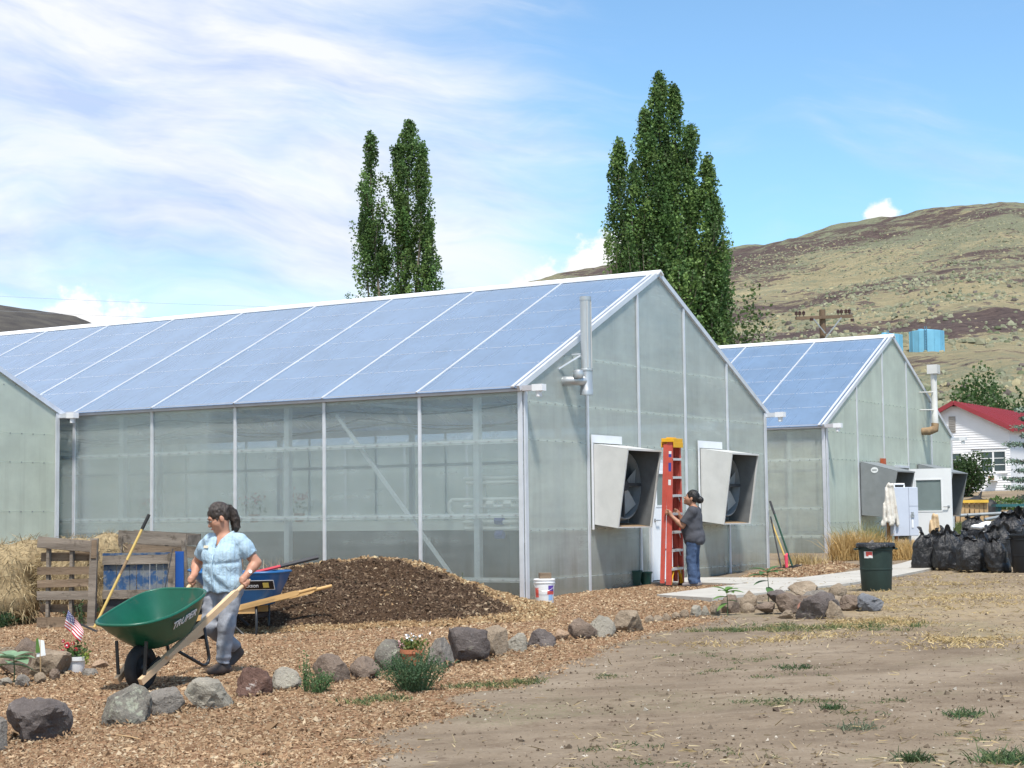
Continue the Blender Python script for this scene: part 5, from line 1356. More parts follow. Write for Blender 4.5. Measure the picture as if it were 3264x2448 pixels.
# ------------------------------------------------------------------ step ladder and the woman who holds it
pm('ladder_red', (.50, .085, .060), .55, .14, 6, alt=((.40, .10, .08), 9, .5, .75))
pm('ladder_yellow', (.72, .38, .015), .5, .08, 5)
pm('ladder_step', (.62, .63, .64), .4, .1, 6, metal=.3)
pm('sticker_blue', (.05, .06, .30), .5, .1, 6)
LADX, LADY = 2.62, 28.55
def ladder():
    z0 = sz(LADX, LADY)
    root = empty('step_ladder', (LADX, LADY, z0), R(38), 'red step ladder with yellow top cap held upright before the white door', 'ladder')
    tilt = R(1.5); Hh = 2.36
    def wid(z): return .275-.055*z/1.2*1.0
    # front frame (steps) in the plane y=0, rear frame folded behind at y=+.11
    for s_ in (-1, 1):
        m = MB(); a = Vector((s_*.275, -.02, 0)); b = Vector((s_*.165, .0, Hh)); dx = s_*.014
        m.beam(a, b, .010, .095, (0, 1, 0)); m.beam(a+Vector((-s_*.018, -.038, 0)), b+Vector((-s_*.018, -.038, 0)), .034, .009, (0, 1, 0)); m.beam(a+Vector((-s_*.018, .038, 0)), b+Vector((-s_*.018, .038, 0)), .034, .009, (0, 1, 0)); make('front_rail', m, 'ladder_red', root)
        m = MB(); a = Vector((s_*.285, .088, .06)); b = Vector((s_*.170, .075, Hh-.03)); m.beam(a, b, .010, .078, (0, 1, 0)); m.beam(a+Vector((-s_*.016, .03, 0)), b+Vector((-s_*.016, .03, 0)), .03, .008, (0, 1, 0)); make('rear_rail', m, 'ladder_red', root)
        m = MB(); m.beam((s_*.262, -.02, .02), (s_*.235, -.02, .26), .016, .05, (0, 1, 0)); m.beam((s_*.255, -.05, .27), (s_*.11, -.02, .30), .012, .045); m.beam((s_*.258, -.045, .03), (s_*.10, -.03, .285), .012, .04, (0, 1, 0)); make('foot_brace', m, 'ladder_yellow', root)
        m = MB(); m.b2((s_*.275-.03, -.075, -.005), (s_*.275+.03, .035, .035)); make('foot', m, 'black_rubber', root)
    for k in range(7):
        z = .30+k*.2985; hw = .275-.110*z/Hh-.012
        m = MB(); m.b2((-hw, -.060, z-.005), (hw, .030, z+.006)); m.b2((-hw, -.062, z-.032), (hw, -.055, z+.0055)); m.b2((-hw, .0245, z-.028), (hw, .0315, z+.0055)); make('step', m, 'ladder_step', root)
        if k < 5:
            for s_ in (-1, 1): m = MB(); m.beam((s_*(hw-.004), -.03, z-.11), (s_*(hw-.10), -.03, z-.008), .018, .008, (0, 1, 0)); make('gusset', m, 'ladder_step', root)
    for z in (.6, 1.2, 1.8):
        hw = .285-.135*z/Hh-.02; m = MB(); m.beam((-hw, .115, z), (hw, .115, z), .02, .03); make('rear_brace', m, 'ladder_step', root)
    m = MB(); m.b2((-.195, -.075, Hh), (.195, .145, Hh+.06)); m.b2((-.10, .0, Hh+.061), (.10, .10, Hh+.078)); m.b2((-.20, -.08, Hh-.09), (.20, -.070, Hh-.0005)); m.b2((-.20, .138, Hh-.09), (.20, .148, Hh-.0005)); make('top_cap', m, 'ladder_yellow', root, bevel=.012)
    for z, h_, mt in ((2.16, .10, 'sticker_white'), (2.14, .05, 'sticker_blue'), (1.95, .14, 'sticker_blue'), (1.93, .06, 'sticker_white'), (1.70, .09, 'sticker_white')):
        hx = -(.275-.110*z/Hh); m = MB(); m.b2((hx-.0075-.002*(mt == 'sticker_blue'), -.030, z-h_/2), (hx-.0055, .016, z+h_/2)); make('sticker', m, mt, root)
    root.rotation_euler = (R(1.5), R(-1.0), R(62))
    return root
ladder()
def woman_ladder():
    ox, oy = 2.93, 28.32; oz = sz(ox, oy)
    root = empty('person', (ox, oy, oz), 0, 'woman in dark grey tee shirt and blue jeans steadying the red ladder', 'person', 'people at work')
    tf = unit((-.95, .30, 0)); ts = np.array([-tf[1], tf[0], 0]); tu = np.array([0, 0, 1.]); ax = [tf, ts, tu]
    B = lambda f, s, z: tf*f+ts*s+tu*z
    fh, sh_, uh = head_frame((-.92, .12, .36)); hc = B(.025, 0, 1.425); neck = B(-.02, 0, 1.25)
    shl, shr = B(-.02, .17, 1.215), B(-.02, -.17, 1.215)
    gl = np.array([-.43, -.04, 1.20]); gr = np.array([-.28, .22, 1.21]); a = unit((.03, 0, 1))
    ell_ = np.array([-.19, -.13, .98]); elr = np.array([-.14, .26, 1.02])
    wl = gl+np.array([.075, -.02, -.055]); wr_ = gr+np.array([.075, .01, -.05])
    hl, hr = B(0, .085, .79), B(0, -.085, .79); kl, kr = B(.03, .09, .43), B(.02, -.09, .43); fl, fr_ = B(-.01, .10, .075), B(.0, -.12, .075)
    S_ = SDF((-.62, -.4, -.02), (.42, .48, 1.66), .0085)
    H = add_head(S_, hc, fh, sh_, uh, neck)
    S_.cap(neck, B(0, 0, 1.10), .06, .10, .04); S_.cap(shl*.92+shr*.08, shr*.92+shl*.08, .055, None, .05)
    S_.ell(B(.02, 0, 1.02), (.11, .15, .2), ax, .05); S_.ell(B(.02, 0, .88), (.12, .155, .16), ax, .05)
    for h_, k_, f_ in ((hl, kl, fl), (hr, kr, fr_)): S_.cap(h_, k_, .085, .055, .04); S_.cap(k_, f_, .055, .036, .02)
    for h_, e_, w_ in ((shl, ell_, wl), (shr, elr, wr_)): add_arm(S_, h_, e_, w_, (.050, .042, .040, .028))
    add_hand(S_, gl, a, wl, .022); add_hand(S_, gr, a, wr_, .022)
    S_.obj('body', 'skin_tan2', root); face_details(root, H, fh, sh_, uh)
    C = SDF((-.5, -.45, .6), (.42, .45, 1.36), .0085)
    C.cap(B(-.02, .145, 1.225), B(-.02, -.145, 1.225), .076, None, .0); C.ell(B(-.005, 0, 1.12), (.145, .19, .17), ax, .05)
    for b in (-1, 1): C.ell(B(.085, b*.08, 1.06), (.085, .09, .085), ax, .05)
    C.ell(B(.015, 0, .93), (.175, .195, .20), ax, .06); C.ell(B(-.015, 0, .78), (.185, .20, .15), ax, .06)
    for h_, e_ in ((shl, ell_), (shr, elr)): C.cap(h_, h_+(e_-h_)*.80, .080, .082, .035, clip=True)
    C.plane((0, 0, -1), -.68); C.cap(B(-.01, 0, 1.26), B(.0, 0, 1.42), .066, .07, 0, op='sub')
    C.wrinkle(lambda P: .007*np.sin(30*P[:, 2]-16*P[:, 0]+3*vnoise(P, 8, 1))*sstep(1.15, .8, P[:, 2])+.004*vnoise(P, 20, 2))
    C.obj('tee_shirt', 'tee_grey', root)
    T_ = SDF((-.35, -.4, 0), (.35, .4, .9), .0085); T_.ell(B(-.02, 0, .79), (.145, .18, .13), ax, .0)
    for h_, k_, f_ in ((hl, kl, fl), (hr, kr, fr_)): T_.cap(h_, k_, .108, .080, .04); T_.cap(k_, f_+[0, 0, -.03], .080, .084, .03, clip=True)
    T_.plane((0, 0, 1), .84); T_.wrinkle(lambda P: .006*vnoise(P*[1, 1, 1.5], 15, 5)+.004*np.sin(55*P[:, 2]+20*P[:, 0])*sstep(.3, .1, P[:, 2])); T_.obj('jeans', 'jeans_blue', root)
    for an in (fl, fr_):
        Q = SDF(an-np.array([.26, .2, .1]), an+np.array([.2, .2, .06]), .008); Q.cap([an[0]-tf[0]*.06, an[1]-tf[1]*.06, .04], [an[0]+tf[0]*.06, an[1]+tf[1]*.06, .04], .042, .045, 0); Q.cap([an[0]+tf[0]*.05, an[1]+tf[1]*.05, .035], [an[0]+tf[0]*.16, an[1]+tf[1]*.16, .03], .043, .034, .03); Q.plane((0, 0, -1), -.002); Q.obj('shoe', 'shoe_grey', root)
    G = SDF(hc-np.array([.2, .2, .2]), hc+np.array([.3, .25, .25]), .007); axh = [fh, sh_, uh]
    G.ell(H(-.018, 0, .042), (.110, .087, .115), axh, .0); nrm = unit(fh*.80-uh*.58); G.plane(nrm, float(nrm@H(0, 0, 0))+.046); G.plane(-uh, float(-uh@H(0, 0, -.08)))
    for b in (-1, 1): G.ell(H(.0, b*.086, -.012), (.03, .03, .038), axh, 0, op='sub')
    G.ell(H(-.145, 0, .03), (.055, .058, .058), axh, .015); G.wrinkle(lambda P: .005*vnoise(P, 50, 6)); G.obj('hair', 'hair_black', root)
woman_ladder()
# ------------------------------------------------------------------ timber, straw and tools on the left
pm('wood_grey', (.165, .135, .108), .92, .25, 2.5, .5, 26, stretch=(.4, 4, 4), c2=(.30, .255, .21), alt=((.11, .09, .07), 6, .55, .68))
pm('wood_brown', (.165, .115, .075), .92, .25, 2.5, .5, 26, stretch=(.4, 4, 4), c2=(.285, .21, .145), alt=((.09, .065, .045), 6, .55, .68))
pm('wood_tan', (.44, .30, .16), .8, .2, 2.5, .3, 26, stretch=(.25, 4, 4))
pm('wood_yellow', (.66, .42, .06), .7, .15, 3)
pm('paint_blue', (.022, .070, .17), .6, .2, 5, .2, 20, alt=((.15, .165, .18), 7, .42, .56))
pm('plastic_blue', (.012, .075, .30), .4, .1, 3)
pm('handle_yellow', (.62, .44, .14), .5, .15, 5, stretch=(1, 1, .3))
pm('handle_green', (.02, .07, .045), .5, .15, 5)
pm('tool_red', (.50, .03, .05), .45, .1, 5)
pm('iron', (.05, .05, .055), .6, .2, 8)
pm('tag_pink', (.75, .08, .14), .6, .1, 5)
pm('straw_core', (.28, .205, .11), .95, .3, 9, .6, 30, c2=(.40, .31, .18))
def px_world(px, py, Yd): return (tx(px, Yd), Yd, tz(py, Yd, px))
def board(root, a, b, w, t, mat, name='board', upv=(0, 0, 1), jit=.004):
    """weathered plank between two points, slightly uneven"""
    m = MB(); m.beam(a, b, t, w, upv)
    m.v = [(x+rng.uniform(-jit, jit), y+rng.uniform(-jit, jit), z+rng.uniform(-jit, jit)) for x, y, z in m.v]
    return make(name, m, mat, root)
def left_pallet():
    x0, y0 = -6.62, 24.25; z0 = sz(x0, y0)
    r = empty('wood_pallet', (x0, y0, z0), R(-8), 'weathered pallet standing upright as a gate in front of the straw', 'pallet')
    W_ = .84
    for zc, w, y, mat in ((1.165, .155, -.06, 'wood_grey'), (.985, .12, .06, 'wood_brown'), (.795, .105, -.06, 'wood_brown'), (.62, .105, -.06, 'wood_brown'), (.455, .12, -.06, 'wood_grey'), (.27, .11, .06, 'wood_brown'), (.085, .14, -.06, 'wood_brown')):
        d = -.03 if zc > 1.1 else rng.uniform(-.008, .008)
        board(r, (0, y, zc-d), (W_, y, zc+d*1.6), w, .022, mat)
    for x in (.13, .47, .80): board(r, (x, 0, 0), (x+.01, 0, 1.22), .045, .085, 'wood_grey', 'stringer', (1, 0, 0))
    p = empty('fence_post', (-5.80, 23.85, sz(-5.80, 23.85)), R(5), 'grey weathered post between the upright pallet and blue panel', 'post')
    board(p, (.0, 0, -.1), (.045, 0, 1.22), .105, .09, 'wood_grey', 'shaft', (1, 0, 0)); board(p, (.04, -.055, .95), (.05, -.055, 1.2), .07, .02, 'wood_brown', 'cleat', (1, 0, 0))
left_pallet()
def blue_panel():
    x0, y0 = -5.76, 24.35; r = empty('compost_bin', (x0, y0, sz(x0, y0)), R(4), 'grey framed bin front with flaking blue painted panel', 'bin')
    board(r, (0, 0, .90), (.95, 0, .91), .115, .04, 'wood_grey', 'rail'); board(r, (0, 0, .43), (.95, 0, .43), .12, .04, 'wood_grey', 'rail'); board(r, (.955, -.005, .0), (.955, -.005, .99), .10, .045, 'wood_grey', 'stile', (1, 0, 0))
    for k in range(10): board(r, (.05+k*.092, .035, .45), (.05+k*.092+rng.uniform(-.004, .004), .035, .89), .086, .015, 'paint_blue', 'slat', (1, 0, 0))
    board(r, (0, .03, .985), (.93, .03, .99), .03, .10, 'paint_blue', 'top_board'); board(r, (.0, .05, .18), (.93, .05, .18), .36, .02, 'iron', 'opening_shade')  # last piece: dark sheet painting the shade of the opening under the panel
    b = empty('plank', (-4.71, 24.5, sz(-4.71, 24.5)), R(3), 'bright blue plank standing at the right of the blue panel', 'plank')
    board(b, (0, 0, 0), (0, 0, .99), .12, .05, 'plastic_blue', 'blade', (1, 0, 0))
    r = empty('planter_box', (-5.62, 25.2, sz(-5.62, 25.2)), R(-14), 'open topped grey wooden box behind the blue panel', 'box')
    for z in (1.17, .98): board(r, (0, -.24, z+.05), (1.05, -.24, z-.02), .17, .025, 'wood_grey' if z > 1 else 'wood_brown')
    for z in (1.17, .98): board(r, (0, .24, z+.05), (1.05, .24, z-.02), .17, .025, 'wood_grey')
    for x in (.0, .55, 1.05): board(r, (x, -.225, 1.17+.04-.06*x), (x, .225, 1.17+.04-.06*x), .15, .022, 'wood_grey', 'divider')
    for x in (.05, 1.02): board(r, (x+.10*(x > .5), -.27, -.05), (x, -.27, 1.22-.06*x), .06, .05, 'wood_grey', 'leg', (1, 0, 0))
    board(r, (.05, .27, -.05), (.05, .27, 1.22), .06, .05, 'wood_grey', 'leg', (1, 0, 0)); board(r, (1.02, .27, -.05), (1.02, .27, 1.15), .06, .05, 'wood_grey', 'leg', (1, 0, 0))
    for i, (x, h, tl, mt, lb) in enumerate(((-4.42, .98, .03, 'wood_grey', 'tall grey board standing left of the dark gap behind the woman'), (-4.24, .95, -.02, 'wood_grey', 'grey board with a split top standing behind the woman'), (-3.98, .93, .02, 'wood_brown', 'brown board standing closest behind the woman'))):
        y = 24.9+.1*i; m = MB(); m.prism([(-.055, 0), (.06, 0), (.05+tl, h-.08), (.01+tl, h), (-.06+tl, h-.03)], .03, Matrix.Identity(4)); o = make('board', m, mt, loc=(x, y, sz(x, y)-.03)); tag(o, lb, 'board', 'boards standing behind the woman')
    m = MB(); m.tube([(-4.93, 24.10, sz(-4.93, 24.1)), (-4.75, 24.2, 1.12)], .007, 6); tag(make('iron_rod', m, 'iron'), 'thin iron rod leaning across the blue panel', 'rod')
    m = MB(); m.box((-5.42, 23.55, sz(-5.42, 23.55)+.09), (.17, .12, .20), (0, .05, .3)); tag(make('stone_block', m, 'rock_orange', bevel=.02), 'tan block at the foot of the grey post', 'block')
    m = MB(); m.beam((-5.85, 23.2, sz(-5.85, 23.2)+.03), (-4.9, 23.35, sz(-4.9, 23.35)+.03), .10, .035); tag(make('plank', m, 'wood_tan'), 'plank lying on the ground before the grey post', 'plank')
pm('rock_orange', (.50, .31, .20), .9, .15, 5, .4, 30)
blue_panel()

def straw_tufts(C, N, n, ln, parent, name='straw', r=.003, droop=.3, pal=None, bend=.25):
    """n thin bent stalks rooted at points C (m,3) growing along N"""
    i = rng.integers(0, len(C), n); P = C[i]+rng.normal(0, .02, (n, 3)); D = N[i]+rng.normal(0, .45, (n, 3)); D[:, 2] -= droop*rng.random(n); D /= np.linalg.norm(D, axis=1)[:, None]
    L = ln*rng.uniform(.4, 1.3, n)[:, None]; S_ = np.cross(D, rng.normal(0, 1, (n, 3))); S_ /= np.linalg.norm(S_, axis=1)[:, None]; S_ = S_*r*rng.uniform(.7, 1.6, (n, 1))
    mid = P+D*L*.55+rng.normal(0, bend*.2, (n, 3))*L; tip = P+D*L+np.array([0, 0, -1])*L*bend*rng.random((n, 1))
    V = np.stack([P-S_, P+S_, mid+S_*.9, mid-S_*.9, tip], 1).reshape(-1, 3); b = np.arange(n)*5
    F = np.concatenate([np.c_[b, b+1, b+2], np.c_[b, b+2, b+3], np.c_[b+3, b+2, b+4]])
    pal = np.array([(.38, .295, .165), (.46, .37, .22), (.30, .225, .12), (.52, .43, .27), (.22, .155, .08)]) if pal is None else pal
    c = pal[rng.integers(0, len(pal), n)]*rng.uniform(.8, 1.15, (n, 1))
    o = fast(name, V, F, 'vcol_straw', parent, np.repeat(c, 5, 0)); o['kind'] = 'stuff'; return o
def straw_heap(loc, lumps, n, label, ln=.18):
    r = empty('straw_bale', loc, 0, label, 'straw')
    lo = np.min([np.array(c)-np.array(q) for c, q in lumps], 0)-.1; hi = np.max([np.array(c)+np.array(q) for c, q in lumps], 0)+.1
    S_ = SDF(lo, hi, .03)
    for c, q in lumps: S_.ell(c, q, None, .08)
    S_.plane((0, 0, -1), .05); S_.wrinkle(lambda P: .03*vfbm(P, 5, 3, 4)); V, F = S_.mesh(); fast('core', V, F, 'straw_core', r, smooth=True)
    C = V; ctr = V.mean(0); N_ = V-ctr; N_ /= np.linalg.norm(N_, axis=1)[:, None]
    straw_tufts(C, N_*.6, n, ln, r, droop=.9)
    return r
straw_heap((-7.15, 25.3, sz(-7.15, 25.3)), [((-.25, 0, .62), (.45, .5, .52)), ((.1, .1, .85), (.42, .45, .35)), ((-.75, .1, .55), (.5, .5, .52)), ((-.1, -.15, .35), (.38, .4, .35))], 5200, 'shaggy straw bale slumping at the left frame edge')
straw_heap((-6.2, 25.1, sz(-6.2, 25.1)), [((-.15, 0, .70), (.55, .32, .50)), ((.35, 0, .82), (.34, .30, .45)), ((.1, .05, .4), (.6, .3, .4))], 3800, 'straw bale packed behind the upright pallet', .13)

def long_tool(name, a, b, r, mats, label, cat, grip=0., head=None, band=None):
    a, b = Vector(a), Vector(b); L = (b-a).length
    o = empty(name, a, 0, label, cat); d = (b-a)
    m = MB(); m.tube([d*0.02, d*(1-grip)], r, 8); make('shaft', m, mats[0], o, smooth='auto')
    if grip: m = MB(); m.tube([d*(1-grip), d*(1-grip)*.0+d], r*1.25, 8); make('grip', m, mats[1], o, smooth='auto')
    if band: m = MB(); m.tube([d*band[0], d*band[1]], r*1.08, 8); make('band', m, band[2], o, smooth='auto')
    if head:
        s = d.cross(Vector((0, 1, .2))).normalized(); m = MB()
        if head == 'shovel': m.prism([(-.09, .0), (-.10, .18), (-.03, .24), (.03, .24), (.10, .18), (.09, 0), (0, -.05)], .012, Matrix.Translation(d.normalized()*-.2) @ d.to_track_quat('Z', 'Y').to_matrix().to_4x4())
        else:
            m.beam(-s*.18, s*.18, .02, .025)
            for k in range(9): m.beam(s*(-.18+k*.045), s*(-.18+k*.045)+Vector((.02, -.06, -.0)), .006, .008)
        make('head', m, 'iron', o)
    return o
x, y, z = px_world(321, 1112, 22.9); long_tool('long_handled_hoe', (-5.45, 22.55, sz(-5.45, 22.55)+.03), (x, y, z), .018, ('handle_yellow', 'black_rubber'), 'long yellow handled tool with black grip leaning by the post', 'tool', .13, 'rake', (.48, .60, 'rust'))
# shovel lying in the blue barrow
long_tool('shovel', (-3.45, 21.40, .80), (-2.45, 21.75, 1.03), .020, ('tool_red', 'iron'), 'red handled shovel lying across the blue wheelbarrow', 'shovel', .45, 'shovel')
# tools at the far corner of the near greenhouse
long_tool('garden_rake', (5.37, 33.52, sz(5.37, 33.52)+.02), (5.01, 33.86, 1.76), .018, ('handle_green', 'iron'), 'tall dark green handled tool leaning on the far greenhouse corner', 'tool', .2, 'rake')
long_tool('garden_hoe', (5.16, 33.62, sz(5.16, 33.62)+.02), (5.01, 33.82, 1.46), .014, ('iron', 'iron'), 'thin dark handled tool leaning beside the tall green one', 'tool', 0, 'rake')
long_tool('garden_fork', (5.30, 33.56, sz(5.30, 33.56)+.02), (5.02, 33.84, 1.38), .017, ('handle_yellow', 'iron'), 'yellow handled tool leaning between the two dark ones', 'tool', 0, 'rake')
m = MB(); m.tube([(5.25, 33.5, sz(5.25, 33.5)+.03), (5.24, 33.5, sz(5.25, 33.5)+.26), (5.27, 33.5, sz(5.25, 33.5)+.30)], [.03, .035, .012], 8); tag(make('pink_bottle', m, 'tag_pink'), 'small pink red bottle at the foot of the leaning tools', 'bottle')

# ------------------------------------------------------------------ bucket, pots and cans
pm('bucket_white', (.78, .79, .80), .4, .03, 4)
pm('label_red', (.65, .10, .08), .5, .15, 9)
pm('label_purple', (.10, .05, .32), .5, .15, 9)
pm('label_ltblue', (.25, .42, .68), .5, .15, 9)
def curved_patch(r0, r1, z0, z1, a0, a1, n=8, off=.002):
    m = MB(); vs = []
    for i in range(n+1):
        a = a0+(a1-a0)*i/n
        for z, r in ((z0, r0), (z1, r1)): vs.append(((r+off)*math.cos(a), (r+off)*math.sin(a), z))
    m.add(vs, [(2*i, 2*i+2, 2*i+3, 2*i+1) for i in range(n)]); return m
def bucket():
    x, y = .44, 25.45; o = empty('bucket', (x, y, sz(x, y)-.01), 0, 'white plastic bucket with coloured labels and a wood block on top', 'bucket')
    m = MB(); m.lathe([(.128, 0), (.132, .01), (.146, .30), (.155, .305), (.155, .335), (.148, .345), (.148, .36), (.0, .362)], 28); make('shell', m, 'bucket_white', o, smooth='auto')
    m = MB(); m.lathe([(.158, .335), (.160, .338), (.160, .358), (.150, .366), (0, .368)], 28); make('lid', m, 'bucket_white', o, smooth='auto')
    rr = lambda z: .132+.014*z/.3
    make('label', curved_patch(rr(.10), rr(.24), .10, .24, R(-158), R(-128)), 'label_red', o); make('label', curved_patch(rr(.17), rr(.27), .17, .27, R(-68), R(-28)), 'label_purple', o); make('label', curved_patch(rr(.06), rr(.165), .06, .165, R(-66), R(-36)), 'label_ltblue', o)
    make('label', curved_patch(rr(.14), rr(.19), .14, .19, R(-74), R(-24), off=.003), 'label_red', o)
    m = MB(); m.tube([(.158*math.cos(a), .158*math.sin(a)-.01, .32-.13*math.sin(-a)) for a in np.linspace(0, -math.pi, 15)], .003, 5); make('bail', m, 'steel', o)
    m = MB(); m.box((x+.01, y, sz(x, y)+.398), (.17, .14, .085), (0, 0, .15)); tag(make('wood_block', m, 'wood_brown', bevel=.006), 'brown wood block sitting on the white bucket lid', 'block')
bucket()
pm('pot_green', (.015, .06, .045), .5, .15, 5)
for x, y, s, lb in ((2.02, 29.30, 1.0, 'dark green plant pot by the white door, left one'), (2.22, 29.45, .85, 'dark green plant pot by the white door, right one')):
    m = MB(); m.lathe([(0, .0), (.10*s, 0), (.13*s, .22*s), (.145*s, .22*s), (.145*s, .25*s), (.125*s, .25*s), (.12*s, .20*s), (0, .20*s)], 20, (x, y, sz(x, y))); tag(make('plant_pot', m, 'pot_green', smooth='auto'), lb, 'pot', 'pots by the door')
pm('can_green', (.018, .035, .030), .55, .2, 4, .05, 12)
pm('can_black', (.010, .011, .014), .45, .2, 4)
def mat_bag():
    m, N = new_mat('bag_black'); v = N.n('ShaderNodeTexCoord').outputs['Object']
    n = N.noise(N.mapping(v, (1, 1, .45)), 9, 6, .65, 1.2); n2 = N.noise(v, 30, 4, .6, .6)
    bp = N.n('ShaderNodeBump', {'Strength': 1.0, 'Distance': .035, 'Height': N.m('ADD', n, N.m('MULTIPLY', n2, .35))})
    p = N.n('ShaderNodeBsdfPrincipled', {'Base Color': (.012, .012, .014, 1), 'Roughness': .30, 'Specular IOR Level': .55, 'Normal': bp.outputs[0]})
    N.n('ShaderNodeOutputMaterial', {'Surface': p.outputs[0]})
mat_bag()
def can(name, x, y, h, rt_, rb_, mat, label, logo):
    o = empty(name, (x, y, sz(x, y)-.01), 0, label, 'trash can', 'round plastic trash cans')
    m = MB(); m.lathe([(0, 0), (rb_-.01, 0), (rb_, .02), (rb_+(rt_-rb_)*.45, h*.45), (rb_+(rt_-rb_)*.46+.006, h*.455), (rb_+(rt_-rb_)*.47+.006, h*.475), (rb_+(rt_-rb_)*.48, h*.48), (rt_-.005, h*.86), (rt_+.006, h*.87), (rt_+.006, h*.90), (rt_-.002, h*.905), (rt_+.004, h*.96), (rt_+.022, h*.965), (rt_+.022, h), (rt_-.005, h), (rt_-.03, h*.6), (0, h*.55)], 36); make('shell', m, mat, o, smooth='auto')
    for s in (-1, 1):
        m = MB(); m.tube([(s*(rt_), -.07, h*.90), (s*(rt_+.05), -.06, h*.885), (s*(rt_+.05), .06, h*.885), (s*rt_, .07, h*.90)], .014, 6); make('handle', m, mat, o, smooth=True)
    if logo == 'red':
        rr = lambda z: rb_+(rt_-rb_)*z/h
        make('label', curved_patch(rr(h*.70), rr(h*.84), h*.70, h*.84, R(-144), R(-112), off=.004), 'sticker_white', o); make('label', curved_patch(rr(h*.74), rr(h*.835), h*.74, h*.835, R(-136), R(-113), off=.0055), 'label_red', o); make('label', curved_patch(rr(h*.71), rr(h*.76), h*.71, h*.76, R(-126), R(-115), off=.007), 'sticker_white', o)
        # bag folded over the rim
        n = 60; m = MB(); vs = []
        for i in range(n):
            a = 2*math.pi*i/n; d = h*(.045+.05*max(0, math.sin(a*3+1))+.035*rng.random())
            for r_, z in ((rt_-.02, h-.03), (rt_+.006, h+.012), (rt_+.032, h+.004), (rt_+.03+.008*rng.random(), h-d)): vs.append((r_*math.cos(a), r_*math.sin(a), z))
        m.add(vs, [(4*i+k, 4*((i+1) % n)+k, 4*((i+1) % n)+k+1, 4*i+k+1) for i in range(n) for k in range(3)]); make('bag_liner', m, 'bag_black', o, smooth=True)
        m = MB(); m.beam((-.14, -.05, h-.05), (-.02, .05, h+.03), .02, .05); make('stick', m, 'wood_grey', o)
    else:
        rr = lambda z: rb_+(rt_-rb_)*z/h; make('label', curved_patch(rr(h*.72), rr(h*.80), h*.72, h*.80, R(-110), R(-76), off=.004), 'label_ltblue', o); make('label', curved_patch(rr(h*.735), rr(h*.785), h*.735, h*.785, R(-106), R(-100), off=.006), 'sticker_white', o)
can('trash_can', 5.20, 25.0, .68, .245, .212, 'can_green', 'dark green trash can with red label standing alone by the path', 'red')
can('trash_can', 8.52, 28.9, .64, .27, .225, 'can_black', 'black trash can cut by the right frame edge', 'blue')

def trash_bag(x, y, w, h, lean, seed, label, z=0., d=None, tuft=1.0):
    o = empty('trash_bag', (x, y, sz(x, y)+z), 0, label, 'trash bag', 'filled black trash bags')
    h *= 1.0; w *= 1.08; nA, nZ = 60, 30; d = d or w*.85; V = []; rs = np.random.default_rng(seed); ph = rs.uniform(0, 6.28, 6)
    for i in range(nZ):
        t = i/(nZ-1)
        prof = np.interp(t, [0, .04, .15, .40, .62, .76, .85, .92, 1.0], [.74, .93, 1.0, 1.0, .94, .80, .58, .44, .62*tuft])
        for j in range(nA):
            a = 2*math.pi*j/nA
            f = 1+.05*math.sin(2*a+ph[0])+.04*math.sin(3*a+ph[1]+2*t)+.13*sstep(.40, .95, t)*math.sin(7*a+ph[2]+1.5*t)+.12*sstep(.55, 1, t)*math.sin(13*a+ph[3])
            r = prof*f; zz = t*h*(1+.07*math.sin(5*a+ph[4])*sstep(.8, 1, t)+.10*math.sin(2*a+ph[5])*sstep(.85, 1, t))
            V.append((r*w/2*math.cos(a)+lean[0]*t*h, r*d/2*math.sin(a)+lean[1]*t*h, zz))
    V = np.array(V); C = V.copy(); k = vfbm(V, 6/w*.5, 4, seed)*.10*w*.6+np.abs(vnoise(V*[1, 1, .6], 14, seed+3))*.03
    nrm = V.copy(); nrm[:, 2] = 0; nrm /= np.linalg.norm(nrm, axis=1)[:, None]+1e-6; V = V+nrm*k[:, None]
    F = [(i*nA+j, i*nA+(j+1) % nA, (i+1)*nA+(j+1) % nA, (i+1)*nA+j) for i in range(nZ-1) for j in range(nA)]
    fast('bag', V, np.array(F), 'bag_black', o, smooth=True)
    m = MB(); m.lathe([(w*.10, -.02), (w*.115, 0), (w*.10, .02)], 14, (lean[0]*h*.885, lean[1]*h*.885, h*.885)); make('tie', m, 'bag_black', o)
    m = MB(); m.lathe([(0, .0), (w*.30, .0)], 16); make('bottom', m, 'bag_black', o)
    return o
trash_bag(7.33, 31.0, .46, .66, (.10, .0), 1, 'leftmost black trash bag leaning at the path edge', d=.42)
trash_bag(7.62, 30.6, .44, .70, (.0, .0), 2, 'second black trash bag from the left in the front row')
trash_bag(7.88, 29.8, .56, .62, (.02, .0), 3, 'widest black trash bag in the middle of the front row')
trash_bag(8.20, 29.35, .36, .60, (-.20, .05), 4, 'narrow black trash bag leaning next to the black can')
trash_bag(8.05, 31.6, .5, .66, (.02, 0), 5, 'black trash bag behind the gap of the second and widest ones')
trash_bag(8.62, 31.0, .55, .72, (.0, 0), 6, 'black trash bag stacked behind the narrow leaning one')
trash_bag(9.0, 31.6, .62, .50, (.05, 0), 7, 'shiny black trash bag lying on top of the heap', z=.42, d=.7)
trash_bag(9.05, 31.4, .6, .64, (.0, 0), 8, 'black trash bag under the shiny one by the right frame edge')
trash_bag(9.5, 32.6, .6, .9, (.0, 0), 9, 'tall black trash bag at the back by the right frame edge')
trash_bag(8.75, 33.2, .40, .40, (.1, 0), 10, 'small black trash bag with loose ends behind the heap', z=.45)
trash_bag(7.95, 32.3, .34, .62, (.04, 0), 12, 'small black trash bag peeking over the second one')
pm('foam_white', (.8, .82, .84), .6, .04, 4)
